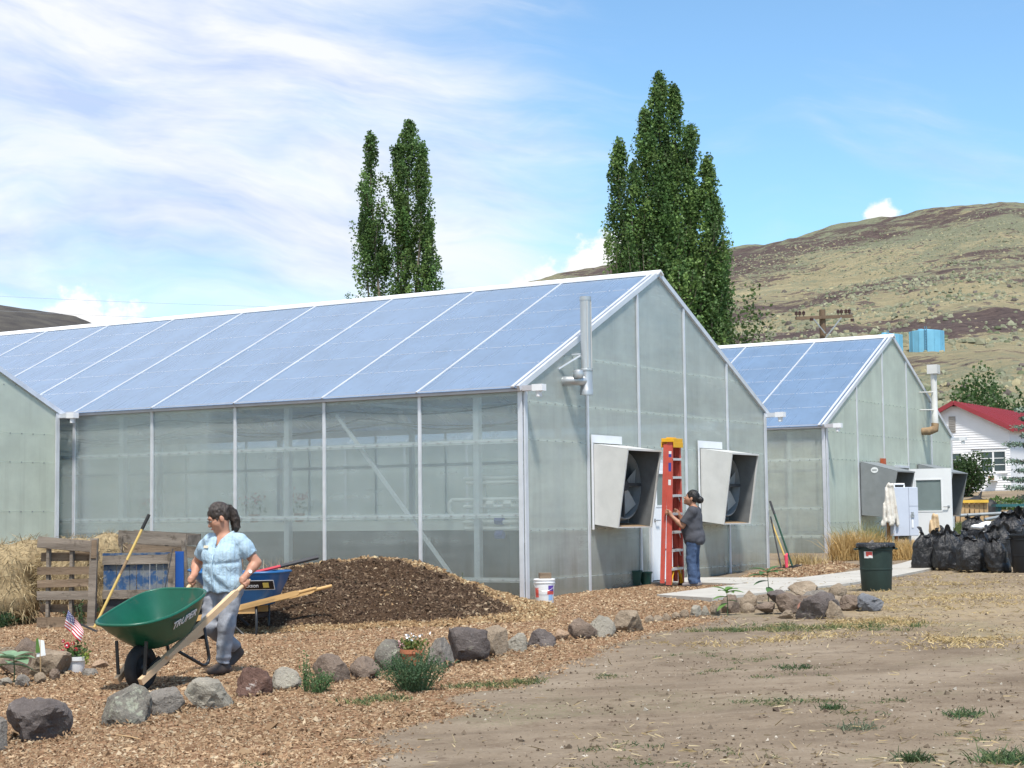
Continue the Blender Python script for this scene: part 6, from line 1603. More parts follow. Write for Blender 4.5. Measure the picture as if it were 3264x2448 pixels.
for x, y, z, s, lb in ((8.60, 32.2, .70, .13, 'white scrap lying on the heap of bags, left one'), (8.82, 32.3, .72, .18, 'white scrap lying on the heap of bags, right one'), (8.72, 32.0, .58, .11, 'small white scrap lower on the heap of bags')):
    S_ = SDF((-.2, -.2, -.15), (.2, .2, .15), .015); S_.ell((0, 0, 0), (s, s*.7, s*.35), None, 0); S_.wrinkle(lambda P: .02*vfbm(P, 9, 3, 5)); V, F = S_.mesh(); o = fast('white_scrap', V+np.array([x, y, sz(x, y)+z]), F, 'foam_white', smooth=True); tag(o, lb, 'scrap', 'white scraps on the bags')
for a, b, lb in (((8.95, 31.2, .72), (9.55, 31.5, 1.38), 'brown stick poking out of the heap of bags, left one'), ((9.15, 31.3, .72), (9.72, 31.6, 1.36), 'brown stick poking out of the heap of bags, right one')):
    m = MB(); g = sz(9, 31.3); m.beam((a[0], a[1], g+a[2]-.3), (b[0], b[1], g+b[2]-.35), .03, .05); tag(make('stick', m, 'wood_tan'), lb, 'stick', 'sticks in the heap')

# ------------------------------------------------------------------ electric cabinet with cloths
pm('cabinet', (.50, .54, .62), .5, .05, 3)
pm('cloth_white', (.62, .59, .53), .9, .10, 6, .3, 20, alt=((.45, .38, .30), 5, .55, .75))
pm('cloth_tan', (.52, .38, .23), .9, .12, 6, .3, 20)
pm('post_rust', (.28, .13, .06), .85, .25, 5, .3, 20)
def cabinet():
    x, y = 8.50, 37.9; z0 = sz(x, y); o = empty('electric_cabinet', (x, y, z0), R(20), 'pale grey electric cabinet on posts before the far greenhouse', 'cabinet')
    m = MB(); m.b2((-.34, -.15, .34), (.29, .17, 1.40)); make('box', m, 'cabinet', o, bevel=.01)
    m = MB(); m.b2((-.33, -.163, .35), (.05, -.151, 1.39)); make('door', m, 'cabinet', o); m = MB(); m.b2((.06, -.166, .35), (.285, -.151, .98)); make('door', m, 'cabinet', o); m = MB(); m.b2((.06, -.166, .99), (.285, -.151, 1.39)); make('door', m, 'cabinet', o)
    m = MB(); m.b2((.11, -.180, .52), (.15, -.167, .70)); make('placard', m, 'sticker_white', o); m = MB(); m.b2((.09, -.190, .74), (.17, -.167, .80)); m.b2((.11, -.20, .801), (.15, -.167, .86)); make('latch', m, 'galv_grey', o)
    m = MB(); m.beam((-.18, 0, -.1), (-.18, 0, .359), .06, .06); make('post', m, 'post_rust', o); m = MB(); m.beam((.15, 0, -.1), (.15, 0, .359), .06, .06); make('post', m, 'galv_grey', o)
    m = MB(); m.beam((-.34, .02, -.1), (-.34, .02, .75), .08, .08); make('post', m, 'post_rust', o)
    m = MB()
    m.tube([(-.2, 0, 1.40), (-.2, 0, 1.47), (.05, 0, 1.47), (.05, 0, 1.40)], .02, 8); make('conduit', m, 'pvc', o)
cabinet()
def cloth(name, x, y, z, w, h, mat, label, seed):
    S_ = SDF((-w, -.15, -h-.05), (w, .15, .08), .016); rs = np.random.default_rng(seed)
    S_.ell((0, 0, 0), (w*.22, .06, .06), None, 0)
    for k in range(5):
        u = (k-2)/2; S_.cap((u*w*.15, 0, 0), (u*w*.42+rs.uniform(-.02, .02), rs.uniform(-.05, .05), -h*rs.uniform(.75, 1.0)), .03, .045, .025)
    S_.wrinkle(lambda P: .012*np.sin(P[:, 0]*70+P[:, 2]*6)+.012*vfbm(P, 9, 3, seed)); V, F = S_.mesh(); o = fast(name, V+np.array([x, y, z]), F, mat, smooth=True); tag(o, label, 'cloth', 'cloths hung up to dry'); return o
cloth('hanging_cloth', 8.17, 37.6, 2.10, .38, .90, 'cloth_white', 'white cloth hanging over the left side of the electric cabinet', 3)
cloth('hanging_cloth', 9.02, 37.2, 1.42, .26, .36, 'cloth_tan', 'tan cloth hanging on the stake right of the electric cabinet', 5)
m = MB(); m.beam((9.02, 37.3, sz(9.02, 37.3)-.05), (9.03, 37.28, 1.46), .045, .045); tag(make('stake', m, 'wood_brown'), 'dark stake that carries the tan cloth', 'stake')

# ------------------------------------------------------------------ pallets, poles and tarp behind the bags
def pallet(x, y, z, rz, mats, label, tilt=None, n=6):
    o = empty('wood_pallet', (x, y, z), rz, label, 'pallet', 'pallets beyond the bags')
    for yy in (-.45, 0, .45): board(o, (-.55, yy, .06), (.55, yy, .06), .09, .045, mats[0], 'stringer')
    for k in range(n):
        xx = -.5+k*1.0/(n-1); board(o, (xx, -.5, .115), (xx, .5, .115), .018, .11, mats[1], 'slat')
    for xx in (-.5, 0, .5): board(o, (xx, -.5, .005), (xx, .5, .005), .018, .11, mats[1], 'slat')
    if tilt: o.rotation_euler = tilt
    return o
g = sz(13.85, 52.5)
cr = empty('slatted_crate', (13.78, 52.4, g), R(3), 'slatted wooden crate standing below the yellow board', 'crate')
for k in range(7): board(cr, (-.44+k*.146, -.2, -.05), (-.44+k*.146+rng.uniform(-.01, .01), -.2, .55), .118, .02, 'wood_tan', 'slat', (1, 0, 0))
for zz in (.08, .46): board(cr, (-.5, -.16, zz), (.5, -.16, zz), .09, .04, 'wood_brown', 'rail')
for k in range(7): board(cr, (-.44+k*.146, .2, -.05), (-.44+k*.146, .2, .55), .118, .02, 'wood_tan', 'slat', (1, 0, 0))
for xx in (-.48, .48): board(cr, (xx, -.15, .3), (xx, .19, .3), .5, .03, 'wood_brown', 'side_board')
m = MB(); m.b2((13.27, 52.1, g+.553), (14.27, 52.44, g+.64)); tag(make('yellow_board', m, 'wood_yellow'), 'yellow board lying along the top of the slatted crate', 'board')
for k, (dx, zz, lb) in enumerate(((0, .0, 'lower pallet of the stack near the right frame edge'), (.06, .15, 'upper pallet of the stack near the right frame edge'))):
    pallet(15.0+dx, 51.0, sz(15, 51)+.04+zz, R(8+3*k), ('wood_yellow', 'wood_tan'), lb)
for a, b, lb in (((12.5, 48.6, .34), (14.6, 48.9, .42), 'grey pole lying level behind the bags'), ((12.75, 47.0, .22), (14.8, 48.2, .52), 'grey pole slanting up behind the bags, upper one'), ((13.0, 46.6, .18), (15.0, 47.8, .50), 'grey pole slanting up behind the bags, lower one')):
    m = MB(); gg = sz(13.6, 48); m.tube([(a[0], a[1], gg+a[2]), (b[0], b[1], gg+b[2])], .045, 8); tag(make('metal_pole', m, 'galv_grey', smooth='auto'), lb, 'pole', 'poles behind the bags')
S_ = SDF((-1.3, -.7, -.2), (1.3, .7, 1.3), .05); S_.ell((-.1, 0, .35), (.85, .5, .55), None, 0); S_.ell((.65, 0, .3), (.5, .45, .5), None, .1); S_.cap((-.9, 0, .5), (-1.0, 0, .95), .1, .03, .1); S_.cap((.1, 0, .8), (.28, 0, 1.12), .1, .03, .1); S_.plane((0, 0, -1), .02); S_.wrinkle(lambda P: .07*vfbm(P, 2.5, 4, 3)); V, F = S_.mesh()
pm('tarp', (.018, .018, .020), .6, .2, 4, .4, 12)
gt = sz(14.9, 56); o = fast('tarp_heap', V*[.62, .7, .75]+np.array([14.95, 56.0, gt-.05]), F, 'tarp', smooth=True); tag(o, 'black tarp heaped behind the slatted crate', 'tarp')
m = MB(); m.b2((14.9, 53.6, sz(15.5, 53.6)+.36), (16.6, 54.1, sz(15.5, 53.6)+.44)); m.b2((15.0, 53.7, sz(15.5, 53.6)), (15.1, 54.0, sz(15.5, 53.6)+.359)); m.b2((16.4, 53.7, sz(15.5, 53.6)), (16.5, 54.0, sz(15.5, 53.6)+.359))
pm('teal', (.02, .10, .11), .6, .15, 4); tag(make('teal_bench', m, 'teal'), 'dark teal bench below the spruce', 'bench')
# ------------------------------------------------------------------ rocks
import bmesh
def mat_rock(name, a, b, lich=None, lo=.55, dark=.4):
    m, N = new_mat(name); tc = N.n('ShaderNodeTexCoord'); v = tc.outputs['Object']
    oi = N.n('ShaderNodeObjectInfo'); off = N.n('ShaderNodeVectorMath', {0: v, 1: N.n('ShaderNodeCombineXYZ', {0: N.m('MULTIPLY', oi.outputs['Random'], 40), 1: N.m('MULTIPLY', oi.outputs['Random'], 17), 2: 0.}).outputs[0]}, operation='ADD').outputs[0]
    n1 = N.noise(off, 5, 6, .65); n2 = N.noise(off, 22, 6, .7, .4); n3 = N.noise(off, 70, 4, .7)
    c = N.ramp(n1, [(.3, a), (.68, b)])
    c = N.mix(N.m('MULTIPLY', N.sm(n2, .55, .70), dark), c, tuple(x*.45 for x in a))
    c = N.mix(N.m('MULTIPLY', N.sm(n3, .52, .68), .35), c, tuple(min(1, x*1.5+.03) for x in b))
    if lich: c = N.mix(N.sm(N.m('ADD', N.m('MULTIPLY', n1, .5), N.m('MULTIPLY', n2, .5)), lo, lo+.06), c, lich)
    h = N.m('ADD', N.m('MULTIPLY', n2, .7), N.m('MULTIPLY', n3, .3))
    bp = N.n('ShaderNodeBump', {'Strength': 1.0, 'Distance': .035, 'Height': h})
    p = N.n('ShaderNodeBsdfPrincipled', {'Base Color': c, 'Roughness': .92, 'Specular IOR Level': .2, 'Normal': bp.outputs[0]}); N.n('ShaderNodeOutputMaterial', {'Surface': p.outputs[0]})
mat_rock('rock_grey', (.155, .140, .125), (.27, .245, .215)); mat_rock('rock_dark', (.082, .068, .064), (.17, .145, .135), (.27, .25, .21), .57); mat_rock('rock_lichen', (.13, .115, .10), (.235, .22, .185), (.34, .345, .27), .52)
mat_rock('rock_pale', (.235, .215, .18), (.345, .315, .26), (.40, .385, .31), .57); mat_rock('rock_red', (.105, .060, .048), (.19, .115, .09), (.52, .46, .42), .575); mat_rock('rock_brown', (.135, .100, .078), (.24, .185, .145), (.28, .25, .20), .60)
mat_rock('rock_tan', (.205, .160, .115), (.335, .265, .195), (.42, .36, .28), .60); mat_rock('rock_slate', (.105, .110, .125), (.21, .215, .23)); mat_rock('rock_pink', (.42, .20, .15), (.52, .28, .21)); mat_rock('rock_orange', (.30, .20, .13), (.42, .30, .21))
_bm = bmesh.new(); bmesh.ops.create_icosphere(_bm, subdivisions=4, radius=1.0); _bm.verts.ensure_lookup_table()
ICO_V = np.array([v.co[:] for v in _bm.verts]); ICO_F = np.array([[v.index for v in f.verts] for f in _bm.faces]); _bm.free()
def rock_shape(seed, w, d, h, rough=1.0):
    rs = np.random.default_rng(seed); V = ICO_V; n = rs.integers(9, 14); N_ = rs.normal(0, 1, (n, 3)); N_ /= np.linalg.norm(N_, axis=1)[:, None]
    D = rs.uniform(.55, .95, n); dots = V@N_.T; r = np.where(dots > .05, D/np.maximum(dots, .05), 9.)
    k = 85.; rr = -np.log(np.exp(-k*np.minimum(r, 1.5)).sum(1)+np.exp(-k*1.05))/k
    P = V*rr[:, None]
    P += V*(vfbm(P, 1.6, 4, seed)*.07+np.abs(vfbm(P, 3.0, 5, seed+5))*-.20*rough+vfbm(P, 9, 3, seed+9)*.035*rough)[:, None]
    lo, hi = P.min(0), P.max(0); P = (P-(lo+hi)/2)/(hi-lo)*np.array([w, d, h*1.22]); P[:, 2] += h*.5-h*.17
    return P
ROCKS_SEED = 100
ROCKS = [
    (-3.44, 11.58, 0.191, 0.153, 0.252, 'rock_grey', 'grey boulder cut by the left frame edge at the bottom'),
    (-3.28, 12.04, 0.474, 0.379, 0.312, 'rock_dark', 'big dark purple grey boulder with a ridged top at lower left'),
    (-2.82, 12.67, 0.386, 0.309, 0.315, 'rock_lichen', 'blocky lichen spotted boulder in front of the green barrow wheel'),
    (-2.62, 13.15, 0.297, 0.238, 0.217, 'rock_grey', 'small angular grey rock right of the blocky lichen boulder'),
    (-2.36, 13.47, 0.400, 0.320, 0.262, 'rock_pale', 'rounded grey rock with dark underside below the woman with the barrow'),
    (-2.12, 14.19, 0.313, 0.250, 0.269, 'rock_red', 'reddish brown rock with white crust beside the small weed'),
    (-1.91, 14.54, 0.267, 0.214, 0.209, 'rock_pale', 'flat pale grey rock between the reddish rock and the small weed'),
    (-1.57, 14.96, 0.361, 0.289, 0.263, 'rock_brown', 'dark brown mottled rock behind the small weed'),
    (-1.30, 15.10, 0.281, 0.225, 0.213, 'rock_brown', 'low brown rock left of the large feathery weed'),
    (-1.09, 15.66, 0.403, 0.322, 0.318, 'rock_lichen', 'tall pale lichen rock behind the large feathery weed'),
    (-0.68, 16.01, 0.256, 0.205, 0.304, 'rock_grey', 'leaning grey slab of rock just right of the white flowers'),
    (-0.43, 16.41, 0.409, 0.328, 0.355, 'rock_dark', 'big round dark rock in the middle of the row'),
    (-0.20, 16.81, 0.313, 0.250, 0.333, 'rock_tan', 'purple brown rock with a flat tan face'),
    (0.01, 17.31, 0.249, 0.199, 0.202, 'rock_pale', 'pale grey rock right of the flat tan faced rock'),
    (0.27, 17.76, 0.335, 0.268, 0.212, 'rock_dark', 'dark jagged rock next to the small orange stone'),
    (0.50, 18.73, 0.185, 0.148, 0.143, 'rock_orange', 'small orange tan stone in the row of rocks'),
    (0.73, 18.79, 0.330, 0.264, 0.255, 'rock_brown', 'rounded dark brown rock leaning against a pale pitted one'),
    (0.95, 19.00, 0.329, 0.263, 0.263, 'rock_pale', 'pale pitted rock behind the rounded dark brown one'),
    (1.28, 19.58, 0.349, 0.279, 0.271, 'rock_tan', 'pyramid shaped tan grey rock ending the run of large rocks'),
    (1.59, 20.60, 0.116, 0.092, 0.112, 'rock_tan', 'first small stone right of the pyramid shaped rock'),
    (1.70, 20.70, 0.122, 0.097, 0.096, 'rock_tan', 'second small stone right of the pyramid shaped rock'),
    (1.82, 20.87, 0.111, 0.089, 0.102, 'rock_tan', 'third small stone right of the pyramid shaped rock'),
    (1.94, 20.97, 0.112, 0.090, 0.103, 'rock_tan', 'fourth small stone right of the pyramid shaped rock'),
    (2.05, 21.07, 0.124, 0.099, 0.115, 'rock_tan', 'fifth small stone right of the pyramid shaped rock'),
    (2.20, 21.16, 0.147, 0.117, 0.161, 'rock_pale', 'sixth small stone right of the pyramid shaped rock'),
    (2.34, 21.41, 0.114, 0.091, 0.140, 'rock_pale', 'seventh small stone right of the pyramid shaped rock'),
    (2.49, 21.59, 0.138, 0.111, 0.147, 'rock_tan', 'eighth small stone right of the pyramid shaped rock'),
    (2.70, 21.80, 0.246, 0.194, 0.267, 'rock_brown', 'brown rock right beside the nearer pepper plant', -0.013),
    (2.89, 21.60, 0.186, 0.147, 0.153, 'rock_tan', 'small tan rock in front of the nearer pepper plant rock', -0.014),
    (2.99, 22.30, 0.237, 0.186, 0.245, 'rock_tan', 'upright tan brown rock just left of the farther pepper plant', 0.019),
    (3.07, 21.30, 0.297, 0.234, 0.124, 'rock_brown', 'low flat brown rock at the left foot of the rock heap', 0.037),
    (3.36, 22.20, 0.295, 0.232, 0.165, 'rock_dark', 'dark brown rock at the upper left of the rock heap', 0.091),
    (3.70, 22.40, 0.431, 0.339, 0.195, 'rock_tan', 'long tan rock on top at the back of the rock heap', 0.149),
    (3.34, 21.20, 0.366, 0.288, 0.239, 'rock_brown', 'brown pyramid rock in the left middle of the rock heap', 0.039),
    (3.53, 20.30, 0.566, 0.445, 0.380, 'rock_dark', 'largest purple grey boulder at the front of the rock heap', -0.030),
    (3.69, 20.10, 0.240, 0.189, 0.259, 'rock_tan', 'tan upright rock at the front right of the rock heap', -0.030),
    (3.77, 21.80, 0.347, 0.273, 0.176, 'rock_grey', 'grey rock in the middle back of the rock heap', 0.085),
    (3.87, 21.50, 0.171, 0.135, 0.146, 'rock_dark', 'small dark rock behind the tan upright one in the heap', 0.085),
    (4.14, 22.30, 0.252, 0.198, 0.201, 'rock_tan', 'tan brown rock alone at the upper right of the heap', 0.090),
    (4.13, 21.40, 0.313, 0.246, 0.180, 'rock_brown', 'flat brown rock left of the blue grey slate', 0.029),
    (4.33, 21.20, 0.324, 0.255, 0.212, 'rock_slate', 'blue grey layered slate at the right end of the heap', 0.024),
    (3.20, 20.50, 0.245, 0.193, 0.112, 'rock_tan', 'low tan stone before the largest boulder', -0.002),
    (3.39, 20.60, 0.103, 0.081, 0.100, 'rock_pink', 'small pink stone in the middle of the heap', 0.093),
    (3.65, 21.70, 0.475, 0.374, 0.210, 'rock_brown', 'brown rock half buried under the middle of the heap', -0.003),
    (3.99, 21.90, 0.378, 0.297, 0.198, 'rock_tan', 'tan rock half buried under the back of the heap', -0.029),
    (-4.72, 16.95, 0.620, 0.496, 0.400, 'rock_brown', 'large brown rock behind the squash plant at the left edge'),
    (-4.42, 16.58, 0.400, 0.320, 0.280, 'rock_tan', 'brown slab leaning next to the white flower pot'),
    (-4.62, 15.85, 0.125, 0.100, 0.085, 'rock_pale', 'small pale stone at the left edge below the squash plant'),
    (-4.44, 15.75, 0.150, 0.120, 0.125, 'rock_grey', 'small grey round stone below the squash plant'),
    (-4.34, 15.95, 0.130, 0.104, 0.120, 'rock_tan', 'small tan block stone right of the small grey round one'),
    (-4.27, 16.20, 0.110, 0.088, 0.120, 'rock_brown', 'little brown stone wedged under the leaning slab'),
    (-4.03, 16.55, 0.170, 0.136, 0.080, 'rock_grey', 'flat grey stone right of the white flower pot'),
    (-4.08, 17.20, 0.170, 0.136, 0.090, 'rock_orange', 'flat peach coloured stone right behind the flat grey one'),
]
for i, (x, y, w, d, h, mt, lb, *lift) in enumerate(ROCKS):
    P = rock_shape(ROCKS_SEED+i*3, w*.98, d, h*.97); a = rng.uniform(-.5, .5); ca, sa = math.cos(a), math.sin(a)
    P = np.c_[P[:, 0]*ca-P[:, 1]*sa*.4, P[:, 0]*sa*.4+P[:, 1]*ca, P[:, 2]]
    o = fast('rock', P, ICO_F, mt, smooth=True); o.location = (x, y, sz(x, y)+(lift[0] if lift else 0)); o.data.set_sharp_from_angle(angle=R(24))
    tag(o, lb, 'rock', 'rocks edging the wood chip bed')

# ------------------------------------------------------------------ mound of wood chips
def mat_pile():
    m, N = new_mat('chip_pile'); v = N.n('ShaderNodeTexCoord').outputs['Object']; at = N.n('ShaderNodeAttribute', attribute_name='Col'); sep = N.n('ShaderNodeSeparateColor', {0: at.outputs['Color']})
    n = N.noise(v, 26, 5, .7); n1 = N.noise(v, 4, 4, .6)
    light = N.ramp(n, [(.3, (.15, .09, .045)), (.5, (.28, .18, .095)), (.7, (.40, .29, .17))]); dark = N.ramp(n, [(.3, (.030, .018, .011)), (.55, (.075, .046, .028)), (.75, (.16, .105, .065))])
    c = N.mix(N.sm(N.m('ADD', sep.outputs[0], N.m('MULTIPLY', N.m('SUBTRACT', n1, .5), .8)), .35, .65), light, dark)
    bp = N.n('ShaderNodeBump', {'Strength': 1.0, 'Distance': .04, 'Height': n}); p = N.n('ShaderNodeBsdfPrincipled', {'Base Color': c, 'Roughness': .95, 'Specular IOR Level': .1, 'Normal': bp.outputs[0]}); N.n('ShaderNodeOutputMaterial', {'Surface': p.outputs[0]})
mat_pile()
def pile_dark(x, y):
    """moist dark material lies open on the dug front"""
    u = x-PILE_C[0]; v = y-PILE_C[1]; h = pile_h(x, y)
    d = sstep(-.05, -.50, v+.12*np.sin(u*3)+.10*u)*sstep(-2.6, -1.8, u)*sstep(1.95, 1.2, u+.25*v)*sstep(.03, .12, h)
    P3 = np.c_[x, y, x*0]
    return np.clip(d+vfbm(P3, 1.6, 4, 30)*.62*(d > .02), 0, 1)
def build_pile():
    xs = np.arange(-5.0, .9, .045); ys = np.arange(21.0, 26.4, .045); X, Y = np.meshgrid(xs, ys); x, y = X.ravel(), Y.ravel()
    h = pile_h(x, y); z = surf_z(x, y)+h-.03*(h < .01)-.02*(h < .004)
    idx = np.arange(len(x)).reshape(X.shape); F = np.c_[idx[:-1, :-1].ravel(), idx[:-1, 1:].ravel(), idx[1:, 1:].ravel(), idx[1:, :-1].ravel()]
    F = F[(h[F] > .004).any(1)]
    dk = pile_dark(x, y)
    used = np.unique(F); rem = np.full(len(x), -1); rem[used] = np.arange(len(used))
    root = empty('chip_mound', (0, 0, 0), 0, 'large mound of dark and tan wood chips against the greenhouse wall', 'mound'); root.location = (PILE_C[0], PILE_C[1], 0)
    V = np.c_[x-PILE_C[0], y-PILE_C[1], z][used]
    fast('heap', V, rem[F], 'chip_pile', root, col=np.c_[dk, dk*0, dk*0][used], smooth=True)
    return root
mound = build_pile()

# ------------------------------------------------------------------ loose chips, pebbles and straw
def shards(name, P, size, col, parent=None, flat=.35, mat='vcol_matte', asp=.45, tilt=.5):
    """small flattened splinters (four corners each)"""
    n = len(P); a = rng.uniform(0, 6.283, n); s = size*rng.lognormal(0, .35, n)
    t = np.c_[np.cos(a), np.sin(a), rng.normal(0, tilt, n)]; t /= np.linalg.norm(t, axis=1)[:, None]
    up_ = np.c_[rng.normal(0, .35, (n, 2)), np.ones(n)]; b = np.cross(up_, t); b /= np.linalg.norm(b, axis=1)[:, None]; u = np.cross(t, b)
    L = s[:, None]; w = L*asp*rng.uniform(.6, 1.4, (n, 1)); hh = L*flat*rng.uniform(.5, 1.3, (n, 1))
    V = np.stack([P-t*L*.5-b*w*.3, P+t*L*.5-b*w*.2, P+t*L*rng.uniform(-.2, .35, (n, 1))+b*w*.6, P+u*hh+t*L*rng.uniform(-.3, .3, (n, 1))], 1).reshape(-1, 3)
    k = np.arange(n)*4; F = np.concatenate([np.c_[k, k+1, k+3], np.c_[k+1, k+2, k+3], np.c_[k+2, k, k+3], np.c_[k, k+2, k+1]])
    o = fast(name, V, F, mat, parent, np.repeat(col, 4, 0)); o['kind'] = 'stuff'; return o
CHIP = np.array([(.27, .175, .102), (.33, .225, .136), (.38, .275, .172), (.205, .127, .072), (.43, .34, .23), (.155, .092, .052), (.295, .190, .112)])
def build_chips():
    n = 210000; y = 9.0+19.5*rng.random(n)**1.25; x = rng.uniform(-1, 1, n)*(.31*y+.6)
    m = mulch_mask(np.c_[x, y]); keep = (rng.random(n) < np.clip(m*1.05, 0, 1)) & (pile_h(x, y) < .03) & (x < 4)
    x, y = x[keep], y[keep]
    gap = (np.abs((x-.1633)*(-.526)-(y-26.239)*.851) > -1) & (((x-.1633)*.526+(y-26.239)*.851 < -.03) | ((x-.1633)*(-.851)+(y-26.239)*.526 < -.03)); x, y = x[gap], y[gap]
    c = CHIP[rng.choice(7, len(x), p=[.2, .2, .18, .14, .10, .08, .10])]*rng.uniform(.8, 1.2, (len(x), 1))
    big = vfbm(np.c_[x, y, x*0], .7, 3, 14)[:, None]; c = c*(1+.22*big)
    sizes = .026*(1+.018*(y-9))
    o = shards('wood_chips', np.c_[x, y, surf_z(x, y)+.002], sizes, c); tag(o, 'tan and brown wood chips covering the planting bed', 'wood chips')
    # drifts banked against the rocks
    X = []; Y = []; Z = []
    for (rx, ry, rw, rd, rh, *_r) in ROCKS:
        if mulch_mask(np.array([[rx, ry]]))[0] < .3: continue
        k = int(420*rw); a = rng.uniform(0, 6.283, k); rr = 1+np.abs(rng.normal(0, .22, k)); X.append(rx+np.cos(a)*rw*.46*rr); Y.append(ry+np.sin(a)*rd*.48*rr); Z.append(.05*rh/.3*np.exp(-(rr-1)*5)*rng.random(k))
    X, Y, Z = np.concatenate(X), np.concatenate(Y), np.concatenate(Z)
    o = shards('chip_drifts', np.c_[X, Y, surf_z(X, Y)+Z], .030*np.ones(len(X)), CHIP[rng.integers(0, 7, len(X))]*rng.uniform(.75, 1.1, (len(X), 1)), tilt=.8); tag(o, 'wood chips banked against the feet of the rocks', 'wood chips')
    # strip by the far corner
    n = 9000; x = rng.uniform(3.6, 7, n); y = rng.uniform(29, 36.5, n); k = poly_sd(np.c_[x, y], STRIP) < .05; x, y = x[k], y[k]
    c = CHIP[rng.integers(0, 7, len(x))]; o = shards('wood_chips', np.c_[x, y, surf_z(x, y)+.002], .05*np.ones(len(x)), c); tag(o, 'wood chips beside the far corner of the near greenhouse', 'wood chips')
    # on the mound
    n = 60000; x = rng.uniform(-4.9, .8, n); y = rng.uniform(21.1, 26.0, n); h = pile_h(x, y); k = h > .01; x, y, h = x[k], y[k], h[k]
    dk = pile_dark(x, y); lt = CHIP[rng.integers(0, 7, len(x))]*1.02*rng.uniform(.8, 1.25, (len(x), 1)); lt[:, 2] *= .9
    dc = np.array([(.055, .034, .022), (.085, .054, .034), (.12, .08, .052), (.18, .125, .08), (.32, .24, .16)])[rng.choice(5, len(x), p=[.34, .30, .2, .11, .05])]
    c = np.where((dk+rng.normal(0, .15, len(x)) > .5)[:, None], dc, lt)
    shards('chips', np.c_[x-PILE_C[0], y-PILE_C[1], surf_z(x, y)+h-.004], .042*np.ones(len(x)), c, mound, tilt=.9)
    # bare yard: pebbles, clods, bits of straw
    n = 16000; y = 8.6+26*rng.random(n)**1.3; x = rng.uniform(-.5, 1, n)*(.33*y+.5); m = mulch_mask(np.c_[x, y]); k = (m < .4) & (rng.random(n) < .35+.65*(vfbm(np.c_[x, y, x*0], .9, 3, 51) > 0)); x, y = x[k], y[k]
    pc = np.array([(.20, .155, .115), (.13, .10, .072), (.28, .23, .18), (.08, .058, .042), (.42, .38, .32)])[rng.choice(5, len(x), p=[.32, .3, .18, .14, .06])]
    o = shards('pebbles', np.c_[x, y, surf_z(x, y)], .018*np.ones(len(x)), pc, asp=.9, flat=.6); tag(o, 'pebbles and clods strewn over the bare yard', 'pebbles')
    n = 9000; y = 8.6+24*rng.random(n)**1.2; x = rng.uniform(-.3, 1, n)*(.33*y+.5); P3 = np.c_[x, y, x*0]; st = vfbm(P3, .33, 4, 21)+.25*sstep(15, 22, y)*sstep(2, 5, x); k = (mulch_mask(np.c_[x, y]) < .6) & (rng.random(n) < sstep(-.1, .35, st)+.10); x, y = x[k], y[k]
    C = np.c_[x, y, surf_z(x, y)+.006]; N_ = rng.normal(0, 1, (len(x), 3)); N_[:, 2] = .10*np.abs(N_[:, 2])
    o = straw_tufts(C, N_*2, len(x)*2, .09, None, 'dry_straw', r=.0028, droop=.1, bend=.05); tag(o, 'dry straw littering the bare yard', 'straw')
build_chips()

# ------------------------------------------------------------------ weeds and plants
def blades(name, C, n, ln, wd, pal, parent=None, spread=.35, mat='vcol_leaf', bend=.5, root_r=.05):
    """grass blades: three-segment bent strips rooted round points C"""
    C = np.asarray(C, float); i = rng.integers(0, len(C), n); P = C[i]+np.c_[rng.normal(0, root_r, (n, 2)), np.zeros(n)]
    D = np.c_[rng.normal(0, spread, (n, 2)), np.ones(n)]; D /= np.linalg.norm(D, axis=1)[:, None]; L = (ln*rng.uniform(.4, 1.2, n))[:, None]
    S_ = np.cross(D, rng.normal(0, 1, (n, 3))); S_ /= np.linalg.norm(S_, axis=1)[:, None]; S_ = S_*wd*rng.uniform(.7, 1.3, (n, 1)); out = np.c_[D[:, :2], -.25*np.ones(n)]
    p1 = P+D*L*.5; p2 = P+D*L*.85+out*L*bend*.3; p3 = P+D*L*1.0+out*L*bend*.8
    V = np.stack([P-S_, P+S_, p1+S_*.8, p1-S_*.8, p2+S_*.45, p2-S_*.45, p3], 1).reshape(-1, 3); k = np.arange(n)*7
    F = np.concatenate([np.c_[k, k+1, k+2], np.c_[k, k+2, k+3], np.c_[k+3, k+2, k+4], np.c_[k+3, k+4, k+5], np.c_[k+5, k+4, k+6]])
    c = pal[rng.integers(0, len(pal), n)]*rng.uniform(.75, 1.25, (n, 1))
    return fast(name, V, F, mat, parent, np.repeat(c, 7, 0))
GRASS = np.array([(.070, .125, .050), (.095, .155, .060), (.055, .100, .048), (.14, .18, .075)])
TAN = np.array([(.44, .33, .16), (.52, .41, .22), (.36, .26, .12)])
WEEDC = np.array([(.060, .125, .055), (.045, .10, .045), (.085, .155, .075), (.12, .19, .10)])
def bushy_weed(x, y, w, h, nst, label, pal=WEEDC, leaf=.03, per=26):
    o = empty('weed', (x, y, sz(x, y)), 0, label, 'weed'); m = MB(); P = []
    for k in range(nst):
        a = rng.uniform(0, 6.283); r = w*.5*math.sqrt(rng.random()); hx = h*rng.uniform(.6, 1.05)*(1-.35*(r/(w*.5))**2)
        b = (r*.35*math.cos(a), r*.35*math.sin(a), 0); t = (r*math.cos(a), r*math.sin(a), hx); mid = (r*.6*math.cos(a), r*.6*math.sin(a), hx*.55)
        m.tube([b, mid, t], [.004, .003, .0015], 4, caps=False)
        for s in rng.random(per)**.7:
            q = np.array(b)*(1-s)**2+2*np.array(mid)*s*(1-s)+np.array(t)*s*s; P.append(q+rng.normal(0, .018, 3))
    make('stems', m, 'weed_stem', o)['kind'] = 'stuff'; leaf_mesh('leaves', np.array(P), leaf, pal, o, aspect=.35, up=.2)['kind'] = 'stuff'
pm('weed_stem', (.10, .15, .07), .8, .2, 9)
